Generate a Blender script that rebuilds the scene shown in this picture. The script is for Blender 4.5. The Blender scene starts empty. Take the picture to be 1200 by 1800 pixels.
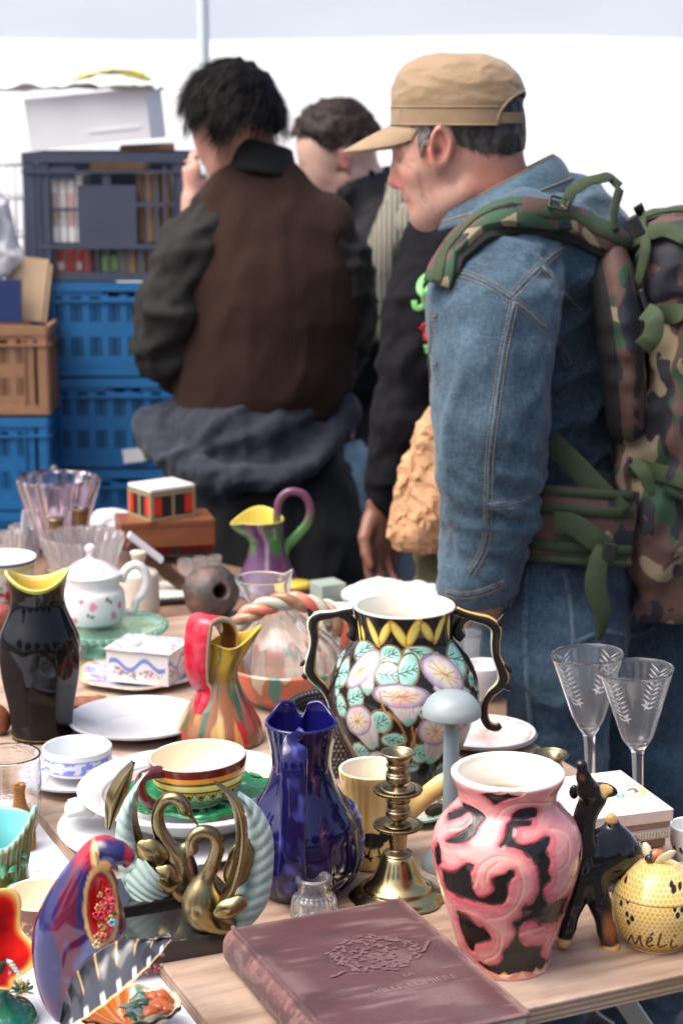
import bpy, bmesh, math, random
import numpy as np
from mathutils import Vector, Matrix, Euler
S = bpy.context.scene
COL = S.collection
R = math.radians
random.seed(7)
RNG = np.random.default_rng(11)
# ------------------------------------------------------------------ camera
CAMZ = 1.65
FP = 3300.0                      # focal length in photo pixels (1200 x 1800)
PITCH = R(12.1)
cam_data = bpy.data.cameras.new("Camera")
cam = bpy.data.objects.new("Camera", cam_data)
COL.objects.link(cam)
cam.location = (0, 0, CAMZ)
cam.rotation_euler = (R(90) - PITCH, 0, 0)
cam_data.sensor_fit = 'VERTICAL'
cam_data.sensor_height = 36.0
cam_data.sensor_width = 24.0
cam_data.lens = 36.0 * FP / 1800.0
cam_data.clip_start = 0.05
cam_data.clip_end = 500
cam_data.dof.use_dof = True
cam_data.dof.focus_distance = 2.06
cam_data.dof.aperture_fstop = 6.6
S.camera = cam
# ------------------------------------------------------------------ sky, sun, exposure
SUN_EL, SUN_AZ = R(60), R(-112)    # azimuth measured from +Y towards +X
w = bpy.data.worlds.new("World")
S.world = w
w.use_nodes = True
nt = w.node_tree
nt.nodes.clear()
wo = nt.nodes.new('ShaderNodeOutputWorld')
bg = nt.nodes.new('ShaderNodeBackground')
sky = nt.nodes.new('ShaderNodeTexSky')
sky.sky_type = 'NISHITA'
sky.sun_disc = False
sky.sun_elevation = SUN_EL
sky.sun_rotation = SUN_AZ
sky.air_density = .7
sky.dust_density = 6.0
sky.ozone_density = 1.0
bg.inputs['Strength'].default_value = 0.15
nt.links.new(sky.outputs[0], bg.inputs['Color'])
nt.links.new(bg.outputs[0], wo.inputs['Surface'])
sl = bpy.data.lights.new("sun", 'SUN')
sl.energy = 1.25
sl.angle = R(55)
sl.color = (1.0, 0.95, 0.88)
so = bpy.data.objects.new("sun", sl)
COL.objects.link(so)
sd = Vector((math.sin(SUN_AZ) * math.cos(SUN_EL), math.cos(SUN_AZ) * math.cos(SUN_EL), math.sin(SUN_EL)))
so.rotation_euler = sd.to_track_quat('Z', 'Y').to_euler()
so.location = (0, 0, 8)
S.view_settings.view_transform = 'Standard'
S.view_settings.look = 'None'
S.view_settings.exposure = 1.1
S.view_settings.gamma = 1.0
S.view_settings.use_curve_mapping = False
S.render.engine = 'CYCLES'
S.cycles.max_bounces = 10
S.cycles.transmission_bounces = 10
S.cycles.transparent_max_bounces = 12
S.cycles.use_denoising = True
S.cycles.sample_clamp_indirect = 6.0
# ------------------------------------------------------------------ geometry of the view
CP, SP = math.cos(PITCH), math.sin(PITCH)
def raydir(px, py):
 u = (px - 600.0) / FP; v = (900.0 - py) / FP
 return np.array([u, CP + v * SP, -SP + v * CP])
def on_z(px, py, z):
 d = raydir(px, py); t = (z - CAMZ) / d[2]
 return np.array([d[0] * t, d[1] * t, z])
def at_y(px, py, y):
 d = raydir(px, py); t = y / d[1]
 return np.array([d[0] * t, y, CAMZ + d[2] * t])
def project(p):
 x, y, z = p[0], p[1], p[2] - CAMZ
 dep = y * CP - z * SP
 return 600 + FP * x / dep, 900 - FP * (y * SP + z * CP) / dep, dep
# ------------------------------------------------------------------ numpy noise
def _hash(i, j, k, seed):
 h = (i.astype(np.uint32) * np.uint32(374761393) + j.astype(np.uint32) * np.uint32(668265263)
  + k.astype(np.uint32) * np.uint32(2246822519) + np.uint32(seed * 3266489917 & 0xffffffff))
 h ^= h >> np.uint32(13); h *= np.uint32(1274126177); h ^= h >> np.uint32(16)
 return h.astype(np.float64) / 4294967295.0
def vnoise(P, seed=1):
 """value noise, P (...,3) -> 0..1"""
 P = np.asarray(P, float)
 I = np.floor(P).astype(np.int64); f = P - I; f = f * f * (3 - 2 * f)
 x, y, z = I[..., 0], I[..., 1], I[..., 2]
 r = 0
 for a in (0, 1):
  wx = f[..., 0] if a else 1 - f[..., 0]
  for b in (0, 1):
   wy = f[..., 1] if b else 1 - f[..., 1]
   for c in (0, 1):
    wz = f[..., 2] if c else 1 - f[..., 2]
    r = r + wx * wy * wz * _hash(x + a, y + b, z + c, seed)
 return r
def fbm(P, seed=1, oct=3):
 P = np.asarray(P, float); a, s, r = 1.0, 0.0, 0
 for o in range(oct):
  r = r + a * vnoise(P * 2.0 ** o + 17.3 * o, seed + o); s += a; a *= .5
 return r / s
# ------------------------------------------------------------------ materials
MATS = {}
def mat(name, base=(.5, .5, .5), rough=.5, metal=0., coat=0., trans=0., ior=1.5, vcol=False,
  nscale=0., namt=0., ncol=None, bump=0., bscale=60., sheen=0., stretch=(1, 1, 1), spec=.5, sss=0., alpha=None, nrough=0.):
 if name in MATS: return MATS[name]
 m = bpy.data.materials.new(name); m.use_nodes = True
 n, l = m.node_tree.nodes, m.node_tree.links
 b = n['Principled BSDF']
 b.inputs['Roughness'].default_value = rough
 b.inputs['Metallic'].default_value = metal
 b.inputs['IOR'].default_value = ior
 b.inputs['Coat Weight'].default_value = coat
 b.inputs['Coat Roughness'].default_value = .04
 b.inputs['Transmission Weight'].default_value = trans
 b.inputs['Specular IOR Level'].default_value = spec
 if sheen:
  b.inputs['Sheen Weight'].default_value = sheen
 if sss:
  b.inputs['Subsurface Weight'].default_value = sss
  b.inputs['Subsurface Radius'].default_value = (.02, .008, .004)
  b.inputs['Subsurface Scale'].default_value = .35
 tc = None
 if nscale or bump:
  tc = n.new('ShaderNodeTexCoord'); mp = n.new('ShaderNodeMapping')
  mp.inputs['Scale'].default_value = stretch
  l.new(tc.outputs['Object'], mp.inputs['Vector'])
 if vcol:
  at = n.new('ShaderNodeAttribute'); at.attribute_name = 'Col'; src = at.outputs['Color']
 else:
  rgb = n.new('ShaderNodeRGB'); rgb.outputs[0].default_value = (*base, 1); src = rgb.outputs[0]
 if nscale:
  nz = n.new('ShaderNodeTexNoise'); nz.inputs['Scale'].default_value = nscale
  nz.inputs['Detail'].default_value = 5; nz.inputs['Roughness'].default_value = .62
  l.new(mp.outputs[0], nz.inputs['Vector'])
  if ncol is not None:
   mx = n.new('ShaderNodeMix'); mx.data_type = 'RGBA'
   cr = n.new('ShaderNodeValToRGB'); cr.color_ramp.elements[0].position = .5 - .22; cr.color_ramp.elements[1].position = .5 + .22
   l.new(nz.outputs['Fac'], cr.inputs[0])
   ma = n.new('ShaderNodeMath'); ma.operation = 'MULTIPLY'; ma.inputs[1].default_value = namt
   l.new(cr.outputs[0], ma.inputs[0]); l.new(ma.outputs[0], mx.inputs[0])
   l.new(src, mx.inputs[6]); mx.inputs[7].default_value = (*ncol, 1)
   src = mx.outputs[2]
  else:
   mr = n.new('ShaderNodeMapRange'); mr.inputs[1].default_value = .25; mr.inputs[2].default_value = .75
   mr.inputs[3].default_value = 1 - namt; mr.inputs[4].default_value = 1 + namt
   l.new(nz.outputs['Fac'], mr.inputs[0])
   vm = n.new('ShaderNodeVectorMath'); vm.operation = 'SCALE'
   l.new(src, vm.inputs[0]); l.new(mr.outputs[0], vm.inputs['Scale']); src = vm.outputs[0]
  if nrough:
   mr2 = n.new('ShaderNodeMapRange'); mr2.inputs[1].default_value = .3; mr2.inputs[2].default_value = .7
   mr2.inputs[3].default_value = max(.02, rough - nrough); mr2.inputs[4].default_value = rough + nrough
   l.new(nz.outputs['Fac'], mr2.inputs[0]); l.new(mr2.outputs[0], b.inputs['Roughness'])
 l.new(src, b.inputs['Base Color'])
 if bump:
  nb = n.new('ShaderNodeTexNoise'); nb.inputs['Scale'].default_value = bscale; nb.inputs['Detail'].default_value = 4
  l.new(mp.outputs[0], nb.inputs['Vector'])
  bp = n.new('ShaderNodeBump'); bp.inputs['Strength'].default_value = bump; bp.inputs['Distance'].default_value = .004
  l.new(nb.outputs['Fac'], bp.inputs['Height']); l.new(bp.outputs[0], b.inputs['Normal'])
 MATS[name] = m
 return m
# ------------------------------------------------------------------ mesh building
def mesh_from(name, V, Q, smooth=True, col=None):
 """V (n,3); Q list of (k,4)/(k,3) int arrays"""
 me = bpy.data.meshes.new(name)
 V = np.asarray(V, np.float32).reshape(-1, 3)
 if not isinstance(Q, (list, tuple)): Q = [Q]
 Q = [np.asarray(q, np.int32) for q in Q if len(q)]
 nl = sum(q.size for q in Q); npol = sum(len(q) for q in Q)
 me.vertices.add(len(V)); me.vertices.foreach_set('co', V.ravel())
 me.loops.add(nl); me.loops.foreach_set('vertex_index', np.concatenate([q.ravel() for q in Q]))
 tot = np.concatenate([np.full(len(q), q.shape[1], np.int32) for q in Q])
 st = np.concatenate([[0], np.cumsum(tot)[:-1]]).astype(np.int32)
 me.polygons.add(npol); me.polygons.foreach_set('loop_start', st); me.polygons.foreach_set('loop_total', tot)
 me.polygons.foreach_set('use_smooth', np.full(npol, bool(smooth)))
 if col is not None:
  c = np.ones((len(V), 4), np.float32); c[:, :3] = np.asarray(col).reshape(-1, 3)
  a = me.color_attributes.new('Col', 'FLOAT_COLOR', 'POINT'); a.data.foreach_set('color', c.ravel())
 me.update(calc_edges=True)
 me.validate()
 return me
def link(name, me, m=None, parent=None):
 o = bpy.data.objects.new(name, me); COL.objects.link(o)
 if m is not None: me.materials.append(m)
 if parent is not None:
  o.parent = parent.root if isinstance(parent, Thing) else parent
 return o
class Bld:
 """collects pieces of one mesh"""
 def __init__(s): s.V, s.Q, s.n, s.C = [], [], 0, []
 def add(s, V, Q, col=None):
  V = np.asarray(V, float).reshape(-1, 3)
  for q in (Q if isinstance(Q, list) else [Q]): s.Q.append(np.asarray(q, int) + s.n)
  s.V.append(V); s.n += len(V)
  if col is not None:
   c = np.asarray(col, float)
   s.C.append(np.tile(c, (len(V), 1)) if c.ndim == 1 else c.reshape(-1, 3))
  return s
 def box(s, c, size, rot=None, bev=0., col=None):
  bm = bmesh.new(); bmesh.ops.create_cube(bm, size=1.0)
  for v in bm.verts: v.co = Vector((v.co.x * size[0], v.co.y * size[1], v.co.z * size[2]))
  if bev: bmesh.ops.bevel(bm, geom=bm.edges[:], offset=bev, segments=2, affect='EDGES', profile=.5)
  M = Matrix.Translation(Vector(c))
  if rot is not None:
   M = M @ (Matrix.Rotation(rot, 4, 'Z') if not hasattr(rot, '__len__') else Euler(rot).to_matrix().to_4x4())
  bm.transform(M)
  return s.bm(bm, col)
 def bm(s, bm, col=None):
  bm.verts.index_update()
  V = [v.co[:] for v in bm.verts]
  by = {}
  for f in bm.faces: by.setdefault(len(f.verts), []).append([v.index for v in f.verts])
  bm.free()
  return s.add(V, [np.array(x) for x in by.values()], col)
 def grid(s, P, wrap=False, col=None, flip=False):
  nv, nu = P.shape[:2]
  s.add(P.reshape(-1, 3), grid_faces(nv, nu, wrap, flip), None if col is None else col)
  return s
 def tube(s, path, rad, n=10, col=None, flat=1., up=(0, 1, 0), seg=6, caps=True):
  P, _ = sweep(path, rad, n, flat, up, seg, caps)
  nv, nu = P.shape[:2]
  return s.add(P.reshape(-1, 3), grid_faces(nv, nu, True), col)
 def build(s, name, m, parent=None, smooth=False):
  col = np.concatenate(s.C) if s.C and sum(map(len, s.C)) == s.n else None
  # group quads by size
  by = {}
  for q in s.Q: by.setdefault(q.shape[1], []).append(q)
  me = mesh_from(name, np.concatenate(s.V), [np.concatenate(x) for x in by.values()], smooth, col)
  return link(name, me, m, parent)
def grid_faces(nv, nu, wrap=False, flip=False):
 i = np.arange(nv - 1)[:, None]; k = nu if wrap else nu - 1
 j = np.arange(k)[None, :]; j2 = (j + 1) % nu
 a = i * nu + j; b = i * nu + j2; c = (i + 1) * nu + j2; d = (i + 1) * nu + j
 q = np.stack([a, b, c, d], -1).reshape(-1, 4)
 return q[:, ::-1] if flip else q
def crom(pts, seg=6):
 """Catmull-Rom through pts (n,k) -> dense"""
 P = np.asarray(pts, float)
 if len(P) < 3:
  t = np.linspace(0, 1, seg + 1)[:, None]; return P[0] * (1 - t) + P[-1] * t
 Q = np.vstack([2 * P[0] - P[1], P, 2 * P[-1] - P[-2]])
 out = []
 t = np.linspace(0, 1, seg, endpoint=False)[:, None]
 for i in range(len(P) - 1):
  a, b, c, d = Q[i:i + 4]
  out.append(.5 * ((2 * b) + (-a + c) * t + (2 * a - 5 * b + 4 * c - d) * t ** 2 + (-a + 3 * b - 3 * c + d) * t ** 3))
 out.append(P[-1:]); return np.vstack(out)
def sweep(path, rad, n=10, flat=1., up=(0, 1, 0), seg=6, caps=True):
 """tube round a path; rad scalar or per point; flat = ratio of the radius along `up` to the other one"""
 P = np.asarray(path, float); k = len(P)
 rad = np.full(k, rad, float) if np.isscalar(rad) else np.asarray(rad, float)
 fl = np.full(k, flat, float) if np.isscalar(flat) else np.asarray(flat, float)
 D = crom(np.column_stack([P, rad, fl]), seg)
 C, r, f = D[:, :3], np.maximum(D[:, 3], 1e-5), D[:, 4]
 T = np.gradient(C, axis=0); T /= np.linalg.norm(T, axis=1)[:, None] + 1e-12
 up = np.asarray(up, float); up = np.tile(up, (len(C), 1)) if up.ndim == 1 else crom(up, seg)
 A = up - (up * T).sum(1)[:, None] * T; A /= np.linalg.norm(A, axis=1)[:, None] + 1e-12
 B = np.cross(T, A)
 th = np.linspace(0, 2 * np.pi, n, endpoint=False)
 G = C[:, None] + (np.cos(th)[None, :, None] * B[:, None] + f[:, None, None] * np.sin(th)[None, :, None] * A[:, None]) * r[:, None, None]
 if caps:
  def cap(c, g): return np.stack([c + (g - c) * s for s in (.02, .55, .85)])
  G = np.concatenate([cap(C[0], G[0]), G, cap(C[-1], G[-1])[::-1]])
 return G, th
def ribbon(path, widths, thick, side, seg=8):
 """flat band: path points, half width vector direction `side` (per point or one), thickness"""
 P = np.asarray(path, float); k = len(P)
 wd = np.full(k, widths, float) if np.isscalar(widths) else np.asarray(widths, float)
 sdv = np.asarray(side, float); sdv = np.tile(sdv, (k, 1)) if sdv.ndim == 1 else sdv
 D = crom(np.column_stack([P, wd, sdv]), seg)
 C, w_, s_ = D[:, :3], D[:, 3], D[:, 4:7]
 T = np.gradient(C, axis=0); T /= np.linalg.norm(T, axis=1)[:, None] + 1e-12
 s_ = s_ - (s_ * T).sum(1)[:, None] * T; s_ /= np.linalg.norm(s_, axis=1)[:, None] + 1e-12
 N = np.cross(T, s_)
 h = thick / 2
 sec = [(-1, h), (-.96, h * 1.3), (.96, h * 1.3), (1, h), (1, -h), (.96, -h * 1.3), (-.96, -h * 1.3), (-1, -h)]
 G = np.stack([C + s_ * w_[:, None] * a + N * b for a, b in sec], 1)
 c0 = np.repeat(G[:1].mean(1, keepdims=True), len(sec), 1); c1 = np.repeat(G[-1:].mean(1, keepdims=True), len(sec), 1)
 return np.concatenate([c0, G, c1])
class Thing:
 """an Empty at the thing's base, its local x to the right and local y away as seen from the camera"""
 def __init__(s, name, label, cat, px=None, py=None, z=None, group=None, at=None, rz=None):
  p = np.asarray(at, float) if at is not None else on_z(px, py, z)
  o = bpy.data.objects.new(name, None); COL.objects.link(o)
  o.empty_display_size = .02
  s.root, s.p = o, p
  s.D = math.hypot(p[0], p[1]); s.az = math.atan2(p[0], p[1])
  o.location = p; o.rotation_euler = (0, 0, -s.az)
  s.ca, s.sa = math.cos(s.az), math.sin(s.az)
  s.cx = project(p)[0]
  tag(o, label, cat, group)
 def L(s, px, py, y=0.):
  """photo pixel -> local point on the upright plane at local depth y"""
  d = raydir(px, py)
  dx = d[0] * s.ca - d[1] * s.sa; dy = d[0] * s.sa + d[1] * s.ca
  t = (s.D + y) / dy
  return np.array([dx * t, y, CAMZ + d[2] * t - s.p[2]])
 def Ls(s, pts, y=0.): return np.array([s.L(p[0], p[1], p[2] if len(p) > 2 else y) for p in pts])
 def world(s, q):
  return np.array([s.p[0] + q[0] * s.ca + q[1] * s.sa, s.p[1] - q[0] * s.sa + q[1] * s.ca, s.p[2] + q[2]])
 def pix(s, q): return project(s.world(q))
 def m(s, n, z=0.):
  """n photo pixels in metres at this thing"""
  return n * project(s.world((0, 0, z)))[2] / FP
 def prof(s, pts):
  out = []
  for y, hw in pts:
   z = s.L(s.cx, y)[2]; out.append((s.m(hw, z), z))
  z0 = out[0][1]
  return np.array(out) - np.array([0, z0])
def tag(o, label, cat, group=None, kind=None):
 o = o.root if isinstance(o, Thing) else o
 if label: o['label'] = label
 if cat: o['category'] = cat
 if group: o['group'] = group
 if kind: o['kind'] = kind
 return o
# ------------------------------------------------------------------ turned shapes with painted and raised decoration
class Lathe:
 """outer profile (r, z) bottom -> rim, then an inner wall; TH 0 faces the camera"""
 def __init__(s, prof, thick=.004, nu=128, seg=8, solid=False, floor=None, foot=True):
  P = crom(np.asarray(prof, float), seg)
  P[:, 0] = np.maximum(P[:, 0], 1e-4)
  s.nout = None
  rows = [np.array([[1e-4, P[0, 1]]]), np.array([[P[0, 0] * .97, P[0, 1]]])] if foot else []
  rows.append(P)
  s.o0 = sum(len(r) for r in rows) - len(P); s.o1 = s.o0 + len(P)
  if not solid:
   T = np.gradient(P, axis=0); N = np.column_stack([T[:, 1], -T[:, 0]]); N /= np.linalg.norm(N, axis=1)[:, None] + 1e-12
   I = P - N * thick
   zf = P[0, 1] + (thick if floor is None else floor)
   I = I[::-1]
   top = (P[-1] + I[0]) / 2 + (P[-1] - P[-2]) / (np.linalg.norm(P[-1] - P[-2]) + 1e-9) * thick * .4
   I = I[(I[:, 1] > zf) & (I[:, 0] > 1e-3)]
   if len(I) == 0: I = np.array([[P[-1, 0] * .8, zf]])
   rows += [top[None], I, np.array([[I[-1, 0] * .93, zf], [1e-4, zf]])]
  else:
   rows.append(np.array([[1e-4, P[-1, 1]]]))
  A = np.concatenate(rows)
  s.r, s.z = A[:, 0], A[:, 1]
  s.nv, s.nu = len(A), nu
  s.ins = np.arange(s.nv) >= s.o1
  s.th = np.linspace(-np.pi, np.pi, nu, endpoint=False)
  s.TH, s.RR = np.meshgrid(s.th, s.r); s.ZZ = np.repeat(s.z[:, None], nu, 1)
  s.IN = np.repeat(s.ins[:, None], nu, 1)
  s.col = None; s.disp = None; s.H = s.z[s.o0:s.o1].max()
 def fill(s, c, cin=None):
  s.col = np.zeros((s.nv, s.nu, 3)); s.col[:] = c
  if cin is not None: s.col[s.ins] = cin
  return s
 def points(s):
  return np.stack([s.RR * np.sin(s.TH), -s.RR * np.cos(s.TH), s.ZZ], -1)
 def build(s, name, m, parent, deform=None, smooth=True):
  if s.disp is not None:
   T = np.stack([np.gradient(s.r), np.gradient(s.z)], -1); T /= np.linalg.norm(T, axis=1)[:, None] + 1e-12
   s.RR = s.RR + s.disp * T[:, 1][:, None]; s.ZZ = s.ZZ - s.disp * T[:, 0][:, None]
  P = s.points()
  if deform is not None: P = deform(P, s)
  b = Bld(); b.grid(P, True, None if s.col is None else s.col.reshape(-1, 3))
  return b.build(name, m, parent, smooth)
class Paint:
 """paints the outer wall of a Lathe with shapes given in photo pixels"""
 def __init__(s, t, la, el=None):
  s.t, s.la = t, la
  z = la.z; s.cx = t.cx
  s.yax = np.array([t.pix((0, 0, zz))[1] for zz in z])
  s.mpp = np.array([t.m(1, zz) for zz in z])
  s.hw = la.r / s.mpp
  s.el = math.atan2(CAMZ - t.p[2] - la.H / 2, t.D) if el is None else el
  o = slice(la.o0, la.o1)
  zo = np.argsort(-s.yax[o]); s.Ky, s.Kh = -s.yax[o][zo], s.hw[o][zo]
  th = la.TH; th = np.where(np.abs(th) > np.pi / 2, np.sign(th) * np.pi - th, th)
  s.U = th * s.hw[:, None]; s.V = np.repeat(s.yax[:, None], la.nu, 1)
  s.out = ~la.IN; s.out[:la.o0] = False
 def uv(s, px, py):
  y = py
  for _ in range(4):
   h = np.interp(-y, s.Ky, s.Kh); a = np.clip((px - s.cx) / h, -.995, .995); th = math.asin(a)
   y = py - h * math.cos(th) * math.sin(s.el)
  h = np.interp(-y, s.Ky, s.Kh)
  return th * h, y
 def pts(s, pp): return np.array([s.uv(*p) for p in pp])
 def poly_mask(s, pp, smooth=True):
  P = s.pts(pp)
  if smooth and len(P) > 3:
   P = crom(np.vstack([P, P[:1]]), 4)[:-1]
  x, y = s.U, s.V; m = np.zeros(x.shape, bool)
  bb = s.out & (x > P[:, 0].min()) & (x < P[:, 0].max()) & (y > P[:, 1].min()) & (y < P[:, 1].max())
  xs, ys = x[bb], y[bb]; r = np.zeros(xs.shape, bool)
  for (x1, y1), (x2, y2) in zip(P, np.roll(P, -1, 0)):
   if y1 == y2: continue
   c = (y1 > ys) != (y2 > ys)
   r ^= c & (xs < (x2 - x1) * (ys - y1) / (y2 - y1) + x1)
  m[bb] = r
  return m
 def line_dist(s, pp, smooth=True):
  P = s.pts(pp)
  if smooth and len(P) > 2: P = crom(P, 5)
  d = np.full(s.U.shape, 1e3)
  for a, b in zip(P[:-1], P[1:]):
   ab = b - a; L2 = (ab ** 2).sum() + 1e-9
   t = np.clip(((s.U - a[0]) * ab[0] + (s.V - a[1]) * ab[1]) / L2, 0, 1)
   d = np.minimum(d, np.hypot(s.U - a[0] - t * ab[0], s.V - a[1] - t * ab[1]))
  d[~s.out] = 1e3
  return d
 def ell(s, cx, cy, rx, ry, rot):
  """normalised distance, <1 inside"""
  u, v = s.uv(cx, cy); c, q = math.cos(R(rot)), math.sin(R(rot))
  x, y = s.U - u, s.V - v
  d = np.hypot((x * c + y * q) / rx, (-x * q + y * c) / ry); d[~s.out] = 9
  return d
 def put(s, m, c):
  if m.dtype == bool: s.la.col[m] = c
  else: s.la.col = s.la.col * (1 - m[..., None]) + np.asarray(c) * m[..., None]
def blur(A, n=1):
 for _ in range(n):
  A = (A + np.roll(A, 1, 1) + np.roll(A, -1, 1)) / 3
  B = np.vstack([A[:1], A, A[-1:]]); A = (B[:-2] + B[1:-1] + B[2:]) / 3
 return A
# ------------------------------------------------------------------ smooth solid modelling
class SDF:
 def __init__(s, lo, hi, h, fine=()):
  s.ax = []
  for a in range(3):
   x = [lo[a]]
   while x[-1] < hi[a]:
    st = h
    for (fa, l0, l1, fh) in fine:
     if fa == a and l0 <= x[-1] < l1: st = fh
    x.append(x[-1] + st)
   s.ax.append(np.array(x, np.float32))
  s.F = np.full([len(x) for x in s.ax], .3, np.float32)
 def _b(s, lo, hi, m):
  return tuple(slice(max(0, int(np.searchsorted(s.ax[a], lo[a] - m)) - 1), int(np.searchsorted(s.ax[a], hi[a] + m)) + 1) for a in range(3))
 def _g(s, sl): return (s.ax[0][sl[0]][:, None, None], s.ax[1][sl[1]][None, :, None], s.ax[2][sl[2]][None, None, :])
 def _op(s, sl, d, k, op):
  f = s.F[sl]
  if op == 'u':
   if k > 0:
    h = np.maximum(k - np.abs(f - d), 0) / k; s.F[sl] = np.minimum(f, d) - h * h * k * .25
   else: s.F[sl] = np.minimum(f, d)
  else:
   d = -d
   if k > 0:
    h = np.maximum(k - np.abs(f - d), 0) / k; s.F[sl] = np.maximum(f, d) + h * h * k * .25
   else: s.F[sl] = np.maximum(f, d)
 def cap(s, a, b, ra, rb=None, k=.01, op='u', sc=(1, 1, 1)):
  rb = ra if rb is None else rb
  a, b, sc = np.asarray(a, float), np.asarray(b, float), np.asarray(sc, float)
  m = max(ra, rb) * max(sc)
  sl = s._b(np.minimum(a, b) - m, np.maximum(a, b) + m, max(k, .004) * 1.5 + .02)
  x, y, z = s._g(sl)
  x, y, z = (x - a[0]) / sc[0], (y - a[1]) / sc[1], (z - a[2]) / sc[2]
  q = (b - a) / sc; L2 = (q ** 2).sum() + 1e-12
  t = np.clip((x * q[0] + y * q[1] + z * q[2]) / L2, 0, 1)
  d = np.sqrt((x - t * q[0]) ** 2 + (y - t * q[1]) ** 2 + (z - t * q[2]) ** 2) - (ra + (rb - ra) * t)
  s._op(sl, d * min(sc), k, op); return s
 def chain(s, pts, rad, k=.01, op='u', sc=(1, 1, 1), seg=0):
  P = np.asarray(pts, float); r = np.full(len(P), rad, float) if np.isscalar(rad) else np.asarray(rad, float)
  if seg:
   D = crom(np.column_stack([P, r]), seg); P, r = D[:, :3], D[:, 3]
  for i in range(len(P) - 1): s.cap(P[i], P[i + 1], r[i], r[i + 1], k, op, sc)
  return s
 def ell(s, c, r, k=.01, op='u', rot=None):
  c, r = np.asarray(c, float), np.asarray(r, float); m = r.max() if rot is not None else r
  sl = s._b(c - m, c + m, max(k, .004) * 1.5 + .02)
  x, y, z = s._g(sl); x, y, z = x - c[0], y - c[1], z - c[2]
  if rot is not None:
   M = np.array(Euler(rot).to_matrix().transposed())
   x, y, z = (M[0, 0] * x + M[0, 1] * y + M[0, 2] * z, M[1, 0] * x + M[1, 1] * y + M[1, 2] * z, M[2, 0] * x + M[2, 1] * y + M[2, 2] * z)
  k0 = np.sqrt((x / r[0]) ** 2 + (y / r[1]) ** 2 + (z / r[2]) ** 2)
  k1 = np.sqrt((x / r[0] ** 2) ** 2 + (y / r[1] ** 2) ** 2 + (z / r[2] ** 2) ** 2)
  d = k0 * (k0 - 1) / np.maximum(k1, 1e-6)
  d = np.where(k0 < .05, -r.min(), d)
  s._op(sl, d, k, op); return s
 def box(s, c, hf, rnd=.005, k=.01, op='u', rot=None):
  c, hf = np.asarray(c, float), np.asarray(hf, float); m = np.linalg.norm(hf) if rot is not None else hf
  sl = s._b(c - m, c + m, max(k, .004) * 1.5 + .02)
  x, y, z = s._g(sl); x, y, z = x - c[0], y - c[1], z - c[2]
  if rot is not None:
   M = np.array(Euler(rot).to_matrix().transposed())
   x, y, z = (M[0, 0] * x + M[0, 1] * y + M[0, 2] * z, M[1, 0] * x + M[1, 1] * y + M[1, 2] * z, M[2, 0] * x + M[2, 1] * y + M[2, 2] * z)
  qx, qy, qz = np.abs(x) - hf[0] + rnd, np.abs(y) - hf[1] + rnd, np.abs(z) - hf[2] + rnd
  d = np.sqrt(np.maximum(qx, 0) ** 2 + np.maximum(qy, 0) ** 2 + np.maximum(qz, 0) ** 2) + np.minimum(np.maximum(qx, np.maximum(qy, qz)), 0) - rnd
  s._op(sl, d, k, op); return s
 def plane(s, n, d, k=.0):
  """keeps the side where n.p < d"""
  n = np.asarray(n, float); sl = tuple(slice(0, len(a)) for a in s.ax)
  x, y, z = s._g(sl); q = x * n[0] + y * n[1] + z * n[2] - d
  s._op(sl, -q, k, 's'); return s
 def mesh(s, smooth=0):
  F = s.F; neg = F < 0
  n = F.shape
  ci = np.zeros([k - 1 for k in n], np.int8)
  for a in (0, 1):
   for b in (0, 1):
    for c in (0, 1): ci += neg[a:n[0] - 1 + a, b:n[1] - 1 + b, c:n[2] - 1 + c]
  act = (ci > 0) & (ci < 8)
  idx = np.full(act.shape, -1, np.int64); I = np.argwhere(act); idx[act] = np.arange(len(I))
  acc = np.zeros((len(I), 3)); cnt = np.zeros(len(I))
  X = s.ax
  corners = [(a, b, c) for a in (0, 1) for b in (0, 1) for c in (0, 1)]
  for c0 in corners:
   for d in range(3):
    if c0[d]: continue
    c1 = list(c0); c1[d] = 1
    i0 = I + c0; i1 = I + c1
    f0 = F[i0[:, 0], i0[:, 1], i0[:, 2]]; f1 = F[i1[:, 0], i1[:, 1], i1[:, 2]]
    m = (f0 < 0) != (f1 < 0)
    t = f0 / np.where(m, f0 - f1, 1)
    for a in range(3):
     p0 = X[a][i0[:, a]]; p1 = X[a][i1[:, a]]
     acc[:, a] += np.where(m, p0 + (p1 - p0) * t, 0)
    cnt += m
  V = acc / cnt[:, None]
  Q = []
  for d in range(3):
   sl0 = [slice(None)] * 3; sl1 = [slice(None)] * 3
   sl0[d] = slice(0, -1); sl1[d] = slice(1, None)
   cr = neg[tuple(sl0)] != neg[tuple(sl1)]
   e = np.argwhere(cr); a, b = [(1, 2), (2, 0), (0, 1)][d]
   e = e[(e[:, a] > 0) & (e[:, b] > 0) & (e[:, a] < n[a] - 1) & (e[:, b] < n[b] - 1)]
   sg = neg[e[:, 0], e[:, 1], e[:, 2]]
   def at(da, db):
    k = e.copy(); k[:, a] += da; k[:, b] += db; return idx[k[:, 0], k[:, 1], k[:, 2]]
   q = np.stack([at(-1, -1), at(0, -1), at(0, 0), at(-1, 0)], 1)
   q[~sg] = q[~sg][:, ::-1]; Q.append(q)
  Q = np.concatenate(Q); Q = Q[(Q >= 0).all(1)]
  for _ in range(smooth): V = relax(V, Q)
  return V, Q
def relax(V, Q, w=.5):
 A = np.zeros_like(V); c = np.zeros(len(V))
 for i in range(4):
  a, b = Q[:, i], Q[:, (i + 1) % 4]
  for k in range(3):
   A[:, k] += np.bincount(a, V[b, k], len(V)) + np.bincount(b, V[a, k], len(V))
  c += np.bincount(a, None, len(V)) + np.bincount(b, None, len(V))
 return V * (1 - w) + w * A / np.maximum(c, 1)[:, None]
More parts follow.
